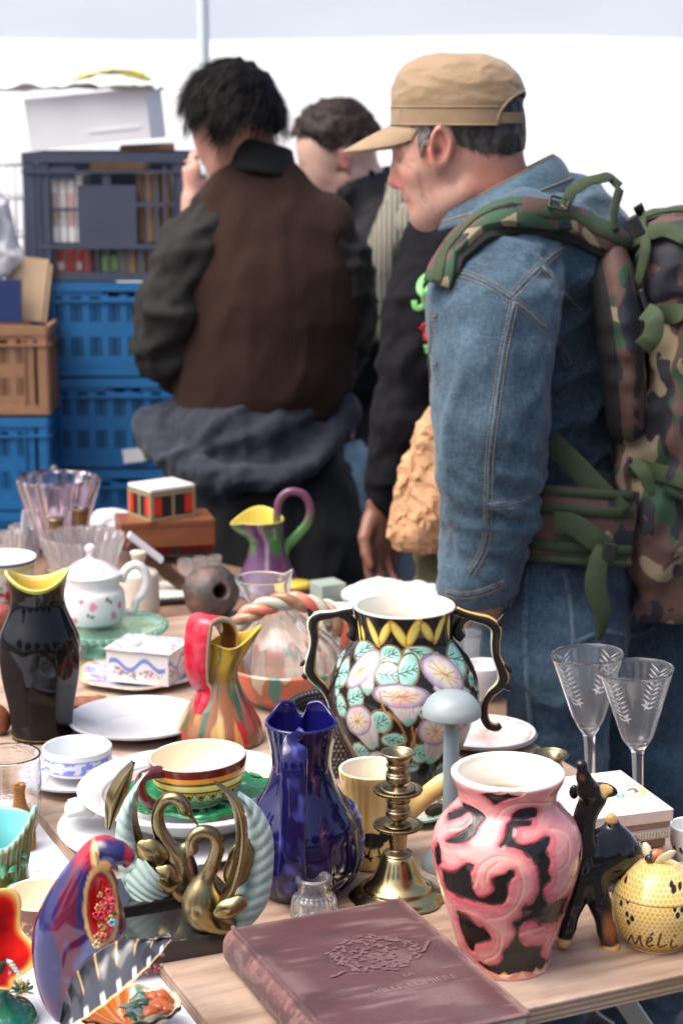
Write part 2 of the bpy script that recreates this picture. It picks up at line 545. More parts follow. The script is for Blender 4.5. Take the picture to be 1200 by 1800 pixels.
def vnormals(V, Q):
 n = np.cross(V[Q[:, 2]] - V[Q[:, 0]], V[Q[:, 3]] - V[Q[:, 1]])
 N = np.zeros_like(V)
 for i in range(Q.shape[1]):
  for k in range(3): N[:, k] += np.bincount(Q[:, i], n[:, k], len(V))
 return N / (np.linalg.norm(N, axis=1)[:, None] + 1e-12)
def sstep(a, b, x):
 t = np.clip((x - a) / (b - a), 0, 1); return t * t * (3 - 2 * t)
def mixc(a, b, t):
 return np.asarray(a) * (1 - t[..., None]) + np.asarray(b) * t[..., None]
# ================================================================== setting
BZ = .80          # board top
CZ = .783         # cloth / lower table top
def sheet(name, pts, z, m, kind='structure'):
 me = mesh_from(name, [(x, y, z) for x, y in pts], [np.array([list(range(len(pts)))])], False)
 o = link(name, me, m); o['kind'] = kind; return o
m_ground = mat('asphalt', (.075, .073, .07), .9, nscale=3, namt=.25, bump=.4, bscale=90)
sheet('ground', [(-60, -40), (60, -40), (60, 80), (-60, 80)], 0, m_ground)
def prism(name, pts, z0, z1, m, parent=None, bev=.002):
 bm = bmesh.new()
 f = bm.faces.new([bm.verts.new((x, y, z0)) for x, y in pts])
 r = bmesh.ops.extrude_face_region(bm, geom=[f])
 for v in r['geom']:
  if isinstance(v, bmesh.types.BMVert): v.co.z = z1
 bmesh.ops.recalc_face_normals(bm, faces=bm.faces[:])
 if bev: bmesh.ops.bevel(bm, geom=bm.edges[:], offset=bev, segments=2, affect='EDGES', profile=.5)
 b = Bld(); b.bm(bm); return b.build(name, m, parent)
# the long trestle table that carries everything
m_wood_dk = mat('old_table_wood', (.20, .12, .075), .6, nscale=5, namt=.6, ncol=(.09, .055, .035), stretch=(9, 1, 1), bump=.2, bscale=30)
TP = [(-1.5, .9), (-.28, .9), (-.05, 1.72), (.22, 2.36), (.25, 2.72), (.17, 2.80), (.17, 3.25), (.05, 3.36), (-.08, 3.45), (-.25, 3.6), (-.6, 3.78), (-1.5, 3.78)]
tb = Thing('trestle_table', 'long brown wooden trestle table under the flea market wares', 'table', at=(-.5, 2.5, 0)); tb.root.rotation_euler = (0, 0, 0)
prism('tabletop', [(x + .5, y - 2.5) for x, y in TP], .752, .778, m_wood_dk, tb)
m_trestle = mat('trestle_metal', (.05, .055, .06), .4, metal=.6)
for lx, ly in ((-1.3, 1.0), (-.35, 1.0), (-1.3, 3.6), (-.15, 3.4), (.15, 2.5)):
 b = Bld(); b.box((lx + .5, ly - 2.5, .375), (.045, .045, .75), bev=.004); b.build('leg', m_trestle, tb)
# plywood board, turned on the table
E1, E2 = np.array([.912, .41]), np.array([-.41, .912]); C0 = np.array([-.086, 1.555])
def bpt(a, b): return C0 + E1 * a + E2 * b
def m_plywood():
 m = mat('plywood', (.50, .36, .24), .62, bump=.12, bscale=80)
 n, l = m.node_tree.nodes, m.node_tree.links
 b = n['Principled BSDF']
 tc = n.new('ShaderNodeTexCoord'); mp = n.new('ShaderNodeMapping'); mp.inputs['Scale'].default_value = (2.2, 26, 26)
 l.new(tc.outputs['Object'], mp.inputs['Vector'])
 nz = n.new('ShaderNodeTexNoise'); nz.inputs['Scale'].default_value = 2.2; nz.inputs['Detail'].default_value = 8; nz.inputs['Distortion'].default_value = .6
 l.new(mp.outputs[0], nz.inputs['Vector'])
 cr = n.new('ShaderNodeValToRGB')
 e = cr.color_ramp.elements; e[0].position = .3; e[0].color = (.21, .13, .085, 1); e[1].position = .62; e[1].color = (.40, .28, .195, 1)
 l.new(nz.outputs['Fac'], cr.inputs[0])
 n2 = n.new('ShaderNodeTexNoise'); n2.inputs['Scale'].default_value = 5; n2.inputs['Detail'].default_value = 4
 l.new(tc.outputs['Object'], n2.inputs['Vector'])
 c2 = n.new('ShaderNodeValToRGB'); q = c2.color_ramp.elements; q[0].position = .42; q[0].color = (0, 0, 0, 1); q[1].position = .66; q[1].color = (.75, .75, .75, 1)
 l.new(n2.outputs['Fac'], c2.inputs[0])
 mx = n.new('ShaderNodeMix'); mx.data_type = 'RGBA'; l.new(c2.outputs[0], mx.inputs[0])
 l.new(cr.outputs[0], mx.inputs[6]); mx.inputs[7].default_value = (.47, .37, .31, 1)
 n5 = n.new('ShaderNodeTexNoise'); n5.inputs['Scale'].default_value = 9; n5.inputs['Detail'].default_value = 7; n5.inputs['Roughness'].default_value = .7; mp5 = n.new('ShaderNodeMapping'); mp5.inputs['Scale'].default_value = (.55, 1.6, 1); l.new(tc.outputs['Object'], mp5.inputs[0]); l.new(mp5.outputs[0], n5.inputs[0])
 c5 = n.new('ShaderNodeValToRGB'); q = c5.color_ramp.elements; q[0].position = .50; q[0].color = (0, 0, 0, 1); q[1].position = .72; q[1].color = (.8, .8, .8, 1); l.new(n5.outputs['Fac'], c5.inputs[0])
 mx5 = n.new('ShaderNodeMix'); mx5.data_type = 'RGBA'; l.new(c5.outputs[0], mx5.inputs[0]); l.new(mx.outputs[2], mx5.inputs[6]); mx5.inputs[7].default_value = (.17, .105, .07, 1); mx = mx5
 # plies on the cut edge: vertical position -> stripes
 sp = n.new('ShaderNodeSeparateXYZ'); l.new(tc.outputs['Object'], sp.inputs[0])
 wv = n.new('ShaderNodeMath'); wv.operation = 'SINE'; mu = n.new('ShaderNodeMath'); mu.operation = 'MULTIPLY'; mu.inputs[1].default_value = 1150
 l.new(sp.outputs[2], mu.inputs[0]); l.new(mu.outputs[0], wv.inputs[0])
 gt = n.new('ShaderNodeMath'); gt.operation = 'LESS_THAN'; gt.inputs[1].default_value = -.0012; l.new(sp.outputs[2], gt.inputs[0])
 mr = n.new('ShaderNodeMapRange'); mr.inputs[1].default_value = -.2; mr.inputs[2].default_value = .5; l.new(wv.outputs[0], mr.inputs[0])
 m3 = n.new('ShaderNodeMath'); m3.operation = 'MULTIPLY'; l.new(gt.outputs[0], m3.inputs[0]); l.new(mr.outputs[0], m3.inputs[1])
 m4 = n.new('ShaderNodeMath'); m4.operation = 'MULTIPLY'; m4.inputs[1].default_value = .75; l.new(m3.outputs[0], m4.inputs[0])
 mx2 = n.new('ShaderNodeMix'); mx2.data_type = 'RGBA'; l.new(m4.outputs[0], mx2.inputs[0]); l.new(mx.outputs[2], mx2.inputs[6]); mx2.inputs[7].default_value = (.20, .12, .07, 1)
 l.new(mx2.outputs[2], b.inputs['Base Color'])
 return m
bd = Thing('plywood_board', 'worn plywood board lying at an angle on the table under the vases and candlesticks', 'board', at=(C0[0], C0[1], BZ))
bd.root.rotation_euler = (0, 0, math.atan2(E1[1], E1[0]))
prism('plywood_sheet', [(0, 0), (.687, 0), (.687, 1.5), (0, 1.5)], -.0195, 0, m_plywood(), bd, .0015)
# light batten pressed along the front edge
b = Bld(); b.box((.3435, .030, .0009), (.68, .055, .0016), bev=.0006)
# white cloth on the near left part of the table
CL = [(-1.49, .89), (-.275, .89), (-.045, 1.70), (-.10, 2.0), (-.40, 2.30), (-1.49, 2.30)]
b = Bld()
gx, gy = np.meshgrid(np.linspace(-1.49, 0, 120), np.linspace(.86, 2.28, 120))
lim = np.interp(gy, [.86, 1.70, 2.0, 2.28], [-.285, -.06, -.12, -.42])
gx = np.minimum(gx, lim)
gz = CZ - .002 + .004 * fbm(np.stack([gx * 9, gy * 9, gx * 0], -1), 5) + .0015 * fbm(np.stack([gx * 40, gy * 40, gx * 0], -1), 8)
b.grid(np.stack([gx, gy, gz], -1))
o = b.build('cloth', mat('white_cloth', (.72, .73, .78), .9, sheen=.2, bump=.25, bscale=300), None, True)
tag(o, 'white cloth spread over the near left corner of the table', 'tablecloth')
# market tent at the back: posts, valance and translucent white walls
def tarp(name, col, tr):
 m = bpy.data.materials.new(name); m.use_nodes = True; n, l = m.node_tree.nodes, m.node_tree.links; n.clear()
 o = n.new('ShaderNodeOutputMaterial'); a = n.new('ShaderNodeBsdfDiffuse'); t = n.new('ShaderNodeBsdfTranslucent'); x = n.new('ShaderNodeMixShader')
 tc = n.new('ShaderNodeTexCoord'); nz = n.new('ShaderNodeTexNoise'); nz.inputs['Scale'].default_value = 1.3
 l.new(tc.outputs['Object'], nz.inputs['Vector'])
 mr = n.new('ShaderNodeMapRange'); mr.inputs[3].default_value = .9; mr.inputs[4].default_value = 1.08
 l.new(nz.outputs['Fac'], mr.inputs[0])
 vm = n.new('ShaderNodeVectorMath'); vm.operation = 'SCALE'; vm.inputs[0].default_value = col; l.new(mr.outputs[0], vm.inputs['Scale'])
 l.new(vm.outputs[0], a.inputs[0]); l.new(vm.outputs[0], t.inputs[0]); x.inputs[0].default_value = tr
 l.new(a.outputs[0], x.inputs[1]); l.new(t.outputs[0], x.inputs[2]); l.new(x.outputs[0], o.inputs[0])
 return m
tw = Thing('market_tent', 'white market tent, wall leant for brightness, pale grey roof band, steel posts behind the people', 'tent', at=(0, 8.5, 0)); tw.root.rotation_euler = (0, 0, 0)
gx, gz = np.meshgrid(np.linspace(-7, 9, 160), np.linspace(.0, 2.4, 20))
gy = 1.35 * gz + .05 * np.sin(gx * 3.1) + .06 * fbm(np.stack([gx * 2, gz * .5, gx * 0], -1), 3)  # tent wall leant back so that it catches more light and turns white
b = Bld(); b.grid(np.stack([gx, gy, gz], -1)); b.build('leaning_wall', tarp('tent_wall', (.90, .90, .91), .5), tw, True)
gx, gt_ = np.meshgrid(np.linspace(-7, 9, 160), np.linspace(0, 1, 12))
b = Bld(); b.grid(np.stack([gx, -.06 - gt_ * 1.2 + .02 * np.sin(gx * 5), 1.955 + gt_ * .55 + .01 * np.sin(gx * 2.2) ], -1))
b.build('roof_band', tarp('tent_roof', (.68, .74, .81), .40), tw, True)
m_post = mat('tent_post', (.62, .72, .74), .45)
for px in (358, -900, 1500):
 x = at_y(px, 60, 7.0)[0]
 b = Bld(); b.tube([(x, -1.5, 0), (x, -1.5, 1.2), (x, -1.5, 2.75)], .020, 12); b.build('post', m_post, tw, True)
# trees across the street, on the photographer's side: they show in the dark glazes
def leaf_tree(n=5200):
 rnd = np.random.default_rng(3); b = Bld()
 cl = rnd.normal(0, 1, (60, 3)); cl /= np.linalg.norm(cl, axis=1)[:, None]; cl = cl * rnd.uniform(.5, 1, (60, 1)) * np.array([2.3, 2.3, 2.1]) + [0, 0, 4.6]
 c = cl[rnd.integers(0, 60, n)] + rnd.normal(0, .38, (n, 3)); a = rnd.normal(0, 1, (n, 3)); a /= np.linalg.norm(a, axis=1)[:, None]; e = np.cross(a, rnd.normal(0, 1, (n, 3))); e /= np.linalg.norm(e, axis=1)[:, None]; s = rnd.uniform(.09, .17, (n, 1))
 V = np.stack([c - a * s, c + e * s * .5, c + a * s, c - e * s * .5], 1).reshape(-1, 3); b.add(V, np.arange(n * 4).reshape(-1, 4)); return b
TREE_L = ('leafy green tree across the street behind the photographer, furthest left', 'leafy green tree behind the photographer, left of the middle', 'leafy green tree straight behind the photographer', 'leafy green tree behind the photographer, right of the middle', 'leafy green tree across the street behind the photographer, furthest right')
tm = None
for i, (x, y) in enumerate(((-8.5, -4.5), (-4.2, -7.5), (0.4, -8.3), (5.0, -7.3), (8.8, -4.2))):
 t = Thing('tree', TREE_L[i], 'tree', at=(x, y, 0), group='trees on the photographer side of the street'); t.root.rotation_euler = (0, 0, i * 1.3); t.root.scale = (.8, .8, .72)
 if tm is None:
  tm = leaf_tree().build('crown', mat('tree_leaves', (.035, .085, .02), .6, nscale=2, namt=.4), t); bb = Bld(); bb.tube([(0, 0, 0), (.05, 0, 1.5), (0, .05, 3.2), (0, 0, 5)], [.22, .17, .13, .05], 12)
  for k in range(6): bb.tube([(0, 0, 2.4 + k * .3), (math.cos(k * 2.1) * .7, math.sin(k * 2.1) * .7, 3.4 + k * .3), (math.cos(k * 2.1) * 1.5, math.sin(k * 2.1) * 1.5, 4.2 + k * .3)], [.08, .05, .02], 8)
  tk = bb.build('trunk', mat('bark', (.09, .065, .045), .9, nscale=9, namt=.4), t, True)
 else:
  for src in (tm, tk): q = src.copy(); COL.objects.link(q); q.parent = t.root
# ================================================================== pottery and brass on the board
GLAZE = dict(rough=.10, coat=.12, spec=.42, vcol=True)
def glaze(name='glaze', **k):
 d = dict(GLAZE); d.update(k); return mat(name, **d)
GOLD = (.62, .38, .10)
def poly8(ox, oy, s): return lambda *pp: [(ox + x / s, oy + y / s) for x, y in pp]
# ---- pink vase
def pink_vase():
 t = Thing('vase', 'black vase covered in raised pink scrolls with a flared pink rim', 'vase', 886, 1690, BZ)
 la = Lathe(t.prof([(1690, 74), (1684, 77), (1663, 79), (1617, 94), (1548, 117), (1500, 128), (1474, 128), (1448, 119), (1425, 100), (1408, 85), (1396, 84), (1380, 88), (1366, 95), (1357, 98)]), .006, 400, 22)
 la.fill((.78, .27, .29), (.86, .80, .68))
 p = Paint(t, la); c = poly8(740, 1280, 2.609)
 blk = [c((270,310),(345,302),(445,295),(440,315),(385,330),(345,350),(330,360),(300,335)),
  c((405,395),(440,375),(505,362),(512,400),(480,415),(405,420)),
  c((180,345),(240,375),(285,410),(270,430),(215,395),(180,370)),
  c((145,400),(180,375),(210,385),(175,420),(150,430)),
  c((240,405),(280,410),(250,470),(215,520),(150,540),(105,530),(170,495),(230,440)),
  c((385,440),(420,425),(490,425),(480,445),(415,455),(410,500),(435,530),(490,530),(560,490),(570,520),(555,560),(575,600),(565,650),(580,680),(545,720),(550,770),(570,790),(480,830),(440,820),(500,790),(525,720),(525,650),(490,590),(440,560),(380,545),(345,550),(375,500)),
  c((95,660),(150,670),(185,640),(240,625),(225,670),(240,740),(270,775),(310,760),(345,790),(330,810),(230,785),(120,745)),
  c((330,680),(375,665),(395,645),(420,665),(410,690),(390,710),(395,770),(370,800),(310,800),(300,770),(330,740),(325,710)),
  c((170,840),(215,870),(265,900),(310,925),(320,960),(280,975),(250,990),(250,1020),(225,1010),(200,960),(180,900)),
  c((400,870),(480,840),(560,800),(640,760),(655,800),(600,870),(550,880),(510,860),(450,890),(440,940),(470,980),(540,980),(540,1020),(570,1060),(610,1050),(610,1075),(530,1105),(470,1100),(420,1110),(380,1125),(300,1095),(270,1065),(330,1080),(370,1050),(375,1010),(420,950),(425,900)),
  c((668,770),(690,780),(660,860),(640,930),(615,1000),(605,960),(625,880)),
  c((600,340),(640,350),(660,390),(620,380)), c((60,560),(80,540),(90,620),(70,640)), c((700,560),(725,540),(722,640),(700,660))]
 m = np.zeros(la.TH.shape)
 for q in blk: m = np.maximum(m, p.poly_mask(q))
 # ragged edges
 N = fbm(np.stack([p.U * .085, p.V * .085, la.TH * 0], -1), 4, 2)
 mb = blur(m, 2); m2 = sstep(.36, .46, blur(m, 5) + (N - .5) * .85)
 near = blur(m2, 14)
 deep = np.clip(near * 2.2, 0, 1)
 streak = fbm(np.stack([p.U * .05 + p.V * .03, p.V * .10, la.TH * 0 + 2], -1), 9)
 pk = mixc((.68, .235, .235), (.48, .05, .085), np.clip(deep * .9 + (streak - .45) * .9, 0, 1))
 pale = fbm(np.stack([p.U * .03, p.V * .03, la.TH * 0 + 7], -1), 12)
 pk = mixc(pk, (.76, .38, .33), np.clip((pale - .55) * 2.0, 0, .5))
 for lv, wd_ in ((.05, .012), (.16, .02), (.30, .03)): pk = mixc(pk, (.46, .06, .09), .36 * np.exp(-((near - lv + (streak - .5) * .05) / wd_) ** 2))
 pk = mixc(pk, (.80, .48, .44), sstep(.02, .0, near) * .25)
 # curled veins drawn in the scrolls
 for q in (c((240,720),(260,640),(310,595),(360,585),(410,600),(440,650),(450,720),(420,800),(360,850),(290,860)),
   c((290,690),(300,650),(340,615)), c((150,820),(220,830),(300,870),(350,910),(360,970),(340,1020),(290,1050)),
   c((130,470),(190,460),(230,420)), c((600,640),(640,600),(650,530),(620,470),(560,450)), c((600,760),(650,700),(680,620)),
   c((330,420),(360,370),(440,340),(560,330)), c((300,420),(250,370),(200,330)), c((560,1000),(590,930),(610,880)), c((430,930),(470,910),(540,890))):
  d = p.line_dist(q); pk = mixc(pk, (.52, .10, .12), .65 * np.exp(-(d / 1.8) ** 2))
  d2 = p.line_dist([(x + 3, y + 3) for x, y in q]); pk = mixc(pk, (.82, .56, .42), .5 * np.exp(-(d2 / 2.2) ** 2))
 o = p.out
 la.col[o] = mixc(pk, (.012, .011, .011), m2)[o]
 edge = np.exp(-((mb - .5) / .16) ** 2); la.col[o] = mixc(la.col, (.55, .20, .14), .35 * edge)[o]
 # lip and foot scallops
 yl = p.V; lip = o & (yl < 1359.5 + 5 * np.abs(np.sin(la.TH * 9)))
 la.col[lip] = mixc(np.full(la.TH.shape + (3,), (.80, .30, .32)), (.92, .66, .60), sstep(1362, 1357, yl))[lip]
 ft = o & (yl > 1676 + 7 * np.abs(np.sin(la.TH * 8))); la.col[ft] = (.82, .38, .36)
 fe = o & (np.abs(yl - 1676 - 7 * np.abs(np.sin(la.TH * 8))) < 2); la.col[fe] = (.60, .30, .10)
 rel = (1 - blur(m2, 2)) * .0016 + (streak - .5) * .0007; rel[~o] = 0
 la.disp = rel
 la.build('body', glaze('pink_glaze', rough=.16, bump=.05, bscale=120), t)
pink_vase()
# ---- two handled black vase painted with bindweed
def flower_vase():
 t = Thing('vase', 'big two handled black vase painted with pale flowers, aqua leaves and a yellow zigzag neck', 'vase', 708, 1388, BZ)
 la = Lathe(t.prof([(1388, 70), (1380, 73), (1360, 78), (1328, 93), (1282, 115), (1230, 131), (1190, 129), (1160, 116), (1140, 99), (1125, 88), (1105, 84), (1085, 86), (1066, 91)]), .006, 420, 20)
 la.fill((.014, .013, .014), (.86, .82, .70))
 p = Paint(t, la); c = poly8(520, 1020, 2.857); k = 2.857
 def E(x, y, rx, ry, rot): X, Y = 520 + x / k, 1020 + y / k; return p.ell(X, Y, rx / k, ry / k, rot)
 N = fbm(np.stack([p.U * .09, p.V * .09, la.TH * 0], -1), 3)
 AQ, AQ2 = np.array((.19, .43, .36)), np.array((.36, .57, .50))
 rel = np.zeros(la.TH.shape)
 leaves = [(340,360,70,40,-10),(250,395,38,28,30),(470,385,50,42,0),(610,370,70,28,5),(790,400,75,62,40),(460,480,60,45,-10),(560,460,45,65,10),(870,495,30,28,0),(300,590,45,50,0),(230,635,38,50,-15),(425,710,52,52,0),(490,795,55,32,-5),(330,855,50,40,20),(620,860,40,50,0),(735,930,45,30,0),(850,740,35,60,15),(240,470,40,55,20),(630,660,18,28,0),(730,715,28,20,0),(905,560,18,40,10),(210,540,24,40,0),(690,400,30,26,0),(880,640,26,40,0),(420,900,45,26,10),(560,930,50,24,0)]
 for i, (x, y, rx, ry, rot) in enumerate(leaves):
  d = E(x, y, rx * 1.05, ry * 1.05, rot)
  m = sstep(1.04, .96, d)
  rel = np.maximum(rel, sstep(1.05, .8, d))
  p.put(sstep(1.20, 1.10, d), (.34, .20, .05)); p.put(sstep(1.10, 1.05, d), (.02, .02, .02))
  la.col = mixc(la.col, mixc(np.tile(AQ, la.TH.shape + (1,)), AQ2, np.clip(N * 1.6 - .3, 0, 1)), m)
  a = R(rot) + (.3 if i % 2 else -.5); ca_, sa_ = math.cos(a), math.sin(a); L = max(rx, ry) * .8; W = min(rx, ry) * .6
  X, Y = 520 + x / k, 1020 + y / k
  vein = [((-1, 0), (1, 0))] + [((q * .6 - .3, 0), (q * .6 + .25, s_ * .8)) for q in (-1, 0, 1) for s_ in (-1, 1)]
  for (x0, y0), (x1, y1) in vein:
   A = [(X + (x0 * L * ca_ - y0 * W * sa_) / k, Y + (x0 * L * sa_ + y0 * W * ca_) / k), (X + (x1 * L * ca_ - y1 * W * sa_) / k, Y + (x1 * L * sa_ + y1 * W * ca_) / k)]
   dd = p.line_dist(A, False); la.col = mixc(la.col, (.02, .09, .075), .9 * sstep(1.3, .5, dd) * m)
 flw = [((335,455),(120,45),-40,[(300,480),(372,430),(392,540),(365,575),(345,560)],(365,575)),
  ((525,585),(135,50),3,[(455,620),(612,622),(596,690),(570,715),(540,715)],(565,715)),
  ((735,475),(138,60),30,[(690,480),(850,545),(850,570),(700,565)],(810,575)),
  ((315,705),(82,70),-45,[(300,760),(385,680),(415,800),(395,835),(370,835)],(398,832)),
  ((690,750),(85,72),25,[(640,790),(770,790),(735,850),(690,900),(650,895)],(668,902)),
  ((820,690),(40,60),10,[(800,740),(850,730),(830,810),(800,800)],(815,810)),
  ((405,880),(50,30),-20,[(400,890),(450,890),(440,930),(410,930)],(430,930))]
 for (cx, cy), (rx, ry), rot, tube, cal in flw:
  tm = p.poly_mask(c(*tube)).astype(float); tm = blur(tm, 1)
  d = E(cx, cy, rx, ry, rot); m = sstep(1.03, .97, d)
  rel = np.maximum(rel, np.maximum(tm, sstep(1.05, .75, d)))
  out = np.maximum(sstep(1.13, 1.05, d), 0); p.put(out, (.30, .16, .05))
  p.put(tm, (.52, .49, .48));
  X, Y = 520 + cx / k, 1020 + cy / k; cl = c(cal)[0]
  # tube pleats
  for q in np.linspace(-.5, .5, 5):
   A = [(X + q * rx * .9 / k * math.cos(R(rot)), Y + q * rx * .9 / k * math.sin(R(rot))), (cl[0] + q * 8, cl[1])]
   la.col = mixc(la.col, (.38, .20, .16), .7 * sstep(1.2, .4, p.line_dist(A, False)) * tm)
  p.put(sstep(1.0, .6, p.ell(cl[0], cl[1] - 3, 13, 9, 0)) * np.maximum(tm, .0), tuple(AQ))
  u, v = p.uv(X, Y); cr_, sr_ = math.cos(R(rot)), math.sin(R(rot))
  lx = ((p.U - u) * cr_ + (p.V - v) * sr_) / (rx / k); ly = (-(p.U - u) * sr_ + (p.V - v) * cr_) / (ry / k)
  ang = np.arctan2(ly, lx); rr = np.hypot(lx, ly)
  pet = mixc(np.full(la.TH.shape + (3,), (.60, .54, .44)), (.33, .31, .43), sstep(.55, 1.0, rr + (N - .5) * .5))
  pet = mixc(pet, (.66, .58, .32), sstep(.6, .1, rr) * .6)
  pet = mixc(pet, (.62, .25, .30), np.clip((fbm(np.stack([p.U * .06, p.V * .06, la.TH * 0 + cx], -1), 6) - .55) * 3, 0, .6))
  pet = mixc(pet, (.25, .32, .60), sstep(.85, 1.0, rr) * sstep(-.2, .6, -lx) * .6)
  la.col = mixc(la.col, pet, m)
  for j in range(9):
   a = j * 2 * math.pi / 9 + .2; r1 = .55 + .25 * ((j * 7) % 3) / 2
   A = [(X, Y), (X + (r1 * math.cos(a) * rx * cr_ - r1 * math.sin(a) * ry * sr_) / k, Y + (r1 * math.cos(a) * rx * sr_ + r1 * math.sin(a) * ry * cr_) / k)]
   la.col = mixc(la.col, (.42, .20, .06), .85 * sstep(1.1, .4, p.line_dist(A, False)) * m)
  p.put(sstep(.10, .03, np.abs(rr - 1)) * .8 * p.out, (.22, .16, .22))
 for q in (c((465,660),(520,720),(545,780),(545,830)), c((575,720),(585,780),(575,830)), c((600,740),(590,800),(600,830)), c((420,560),(440,640),(480,690)), c((250,780),(280,830),(330,900))):
  p.put(.9 * sstep(2.2, 1.2, p.line_dist(q)), (.42, .19, .05))
 for (a, b_, w_) in (((322,240),(345,300),13),((352,212),(415,322),20),((468,222),(420,322),22),((475,225),(548,330),24),((612,210),(556,330),26),((622,220),(676,305),24),((738,192),(684,305),22),((748,185),(764,288),18),((300,215),(330,300),8)):
  A, B_ = np.array(c(a)[0]), np.array(c(b_)[0]); mid = (A + B_) / 2; L = np.linalg.norm(B_ - A) / 2
  rot = math.degrees(math.atan2(B_[1] - A[1], B_[0] - A[0]))
  d = p.ell(mid[0], mid[1], L, w_ / k * .85, rot)
  p.put(sstep(1.32, 1.2, d), (.45, .25, .06)); p.put(sstep(1.0, .92, d), (.72, .58, .10)); p.put(sstep(.6, .2, d) * .6, (.85, .74, .25)); rel = np.maximum(rel, sstep(1.2, .7, d))
 rel[~p.out] = 0; la.disp = blur(rel, 1) * .0010
 la.build('body', glaze('flower_glaze', rough=.09, spec=.3, coat=.05), t)
 # rim roll
 r = t.m(91, .2); z = la.H
 def handle(pts, extra, name):
  b = Bld()
  def piece(q, rad, fl, rim=True):
   Q = t.Ls([c(a)[0] for a in q]); G, th = sweep(Q, [t.m(x / k) for x in rad], 22, fl, (0, 1, 0), 7)
   nv = len(G); cc = np.zeros((nv, 22, 3)); cc[:] = (.014, .013, .014)
   if rim:
    s_ = np.cos(th)[None, :] * np.ones((nv, 1)); y_ = np.sin(th)[None, :]
    cc[(s_ > .70)] = (.60, .37, .10); cc[(s_ < -.74)] = (.82, .76, .58)
   b.grid(G, True, cc.reshape(-1, 3))
  piece(*pts)
  for e in extra: piece(*e)
  b.build('handle', glaze('flower_glaze'), t, True)
 handle(([(288,152),(235,160),(180,172),(110,182),(85,215),(92,290),(84,350),(72,410),(70,455),(100,500),(140,540),(172,600),(192,680),(200,720)],
   [22, 22, 22, 27, 30, 24, 22, 28, 30, 26, 22, 20, 18, 14], .9),
  [([(95,205),(72,165),(58,140)], [24, 15, 6], .8, False), ([(70,405),(38,418),(22,428)], [22, 14, 5], .8, False), ([(80,460),(52,478),(38,490)], [20, 18, 16], .9, False),
   ([(215,168),(265,190),(288,230),(290,265),(268,288)], [18, 22, 24, 26, 24], .9, False)], 'handle')
 handle(([(800,152),(850,172),(905,188),(965,205),(1003,245),(1000,320),(1005,380),(1028,440),(1040,490),(1020,530),(975,570),(948,620),(944,680),(965,725),(1005,738),(1025,725)],
   [22, 22, 24, 27, 28, 24, 22, 26, 30, 26, 22, 21, 22, 22, 22, 18], .9),
  [([(1003,235),(1030,195),(1042,170)], [24, 15, 6], .8, False), ([(1030,430),(1065,450),(1085,465)], [22, 15, 6], .8, False), ([(1035,515),(1062,535),(1078,542)], [20, 18, 14], .9, False),
   ([(875,180),(835,200),(812,235),(812,270),(836,292)], [18, 22, 24, 26, 24], .9, False)], 'handle')
 b = Bld(); th = np.linspace(0, 2 * np.pi, 97)
 return t
flower_vase()
# ---- blue pitcher
def blue_pitcher():
 t = Thing('pitcher', 'glossy cobalt blue pitcher with a curled open lip and a strap handle facing out', 'pitcher', 531, 1563, BZ)
 la = Lathe(t.prof([(1563, 70), (1556, 76), (1540, 88), (1505, 101), (1470, 101), (1440, 95), (1410, 80), (1385, 65), (1362, 56), (1340, 52), (1315, 55), (1290, 61), (1270, 65)]), .005, 256, 14)
 la.fill((.006, .005, .060), (.006, .005, .075))
 p = Paint(t, la)
 rel = np.zeros(la.TH.shape)
 # rough lava glaze band on the flanks
 N = fbm(np.stack([la.TH * 14, la.ZZ * 260, la.TH * 0], -1), 5, 4)
 side = sstep(.26, .12, np.abs(np.abs(la.TH) - 1.75) + (N - .5) * .12) * sstep(1400, 1425, p.V) * sstep(1575, 1560, p.V) * p.out
 la.col = mixc(la.col, mixc(np.full(la.TH.shape + (3,), (.02, .02, .22)), (.55, .60, .85), sstep(.5, .68, N)), side)
 rel += side * (N * .006 + .002)
 # pressed facet beside the handle
 fac = sstep(.16, .0, np.abs(la.TH - .85) - .2) * sstep(1540, 1532, p.V + (la.TH - .6) * 25) * sstep(1440, 1480, p.V)
 rel -= fac * .003 * p.out
 streak = fbm(np.stack([la.TH * 9, la.ZZ * 8, la.TH * 0 + 3], -1), 2)
 la.col = mixc(la.col, (.006, .006, .035), np.clip((streak - .45) * 2.4, 0, .7) * (1 - side) * p.out)
 la.disp = rel
 zr = la.H
 def deform(P, s):
  f = sstep(zr - .05, zr, s.ZZ)
  th = s.TH
  back = np.abs(np.abs(th) - np.pi)          # 0 at the back
  lift = .013 * np.exp(-((back - .55) / .42) ** 2) - .006 * np.exp(-(back / .14) ** 2)
  P[..., 2] += f * (lift - .006 * np.cos(th) * 0)
  pull = f * .010 * np.exp(-(back / .20) ** 2)
  P[..., 1] -= pull
  # curl the two lip ends inwards
  cur = f * np.exp(-((back - .30) / .14) ** 2)
  P[..., 0] *= 1 - .34 * cur
  return P
 la.build('body', glaze('blue_glaze', rough=.07, coat=.25), t, deform)
 q = [t.L(521, 1297, -t.m(50)), t.L(518, 1312, -t.m(92)), t.L(516, 1345, -t.m(112)), t.L(515, 1400, -t.m(118)), t.L(514, 1460, -t.m(118)), t.L(513, 1520, -t.m(112)), t.L(513, 1560, -t.m(96)), t.L(513, 1575, -t.m(80))]
 b = Bld(); G, th = sweep(q, [t.m(x) for x in (20, 22, 23, 22, 22, 24, 27, 24)], 20, .30, (0, -1, 0), 8)
 cc = np.zeros(G.shape); cc[:] = (.006, .005, .065)
 Nn = fbm(G * np.array([120, 120, 60.]), 3); cc = mixc(cc, (.10, .12, .50), np.clip((Nn - .55) * 3, 0, .8))
 b.grid(G, True, cc.reshape(-1, 3)); b.build('handle', glaze('blue_glaze'), t, True)
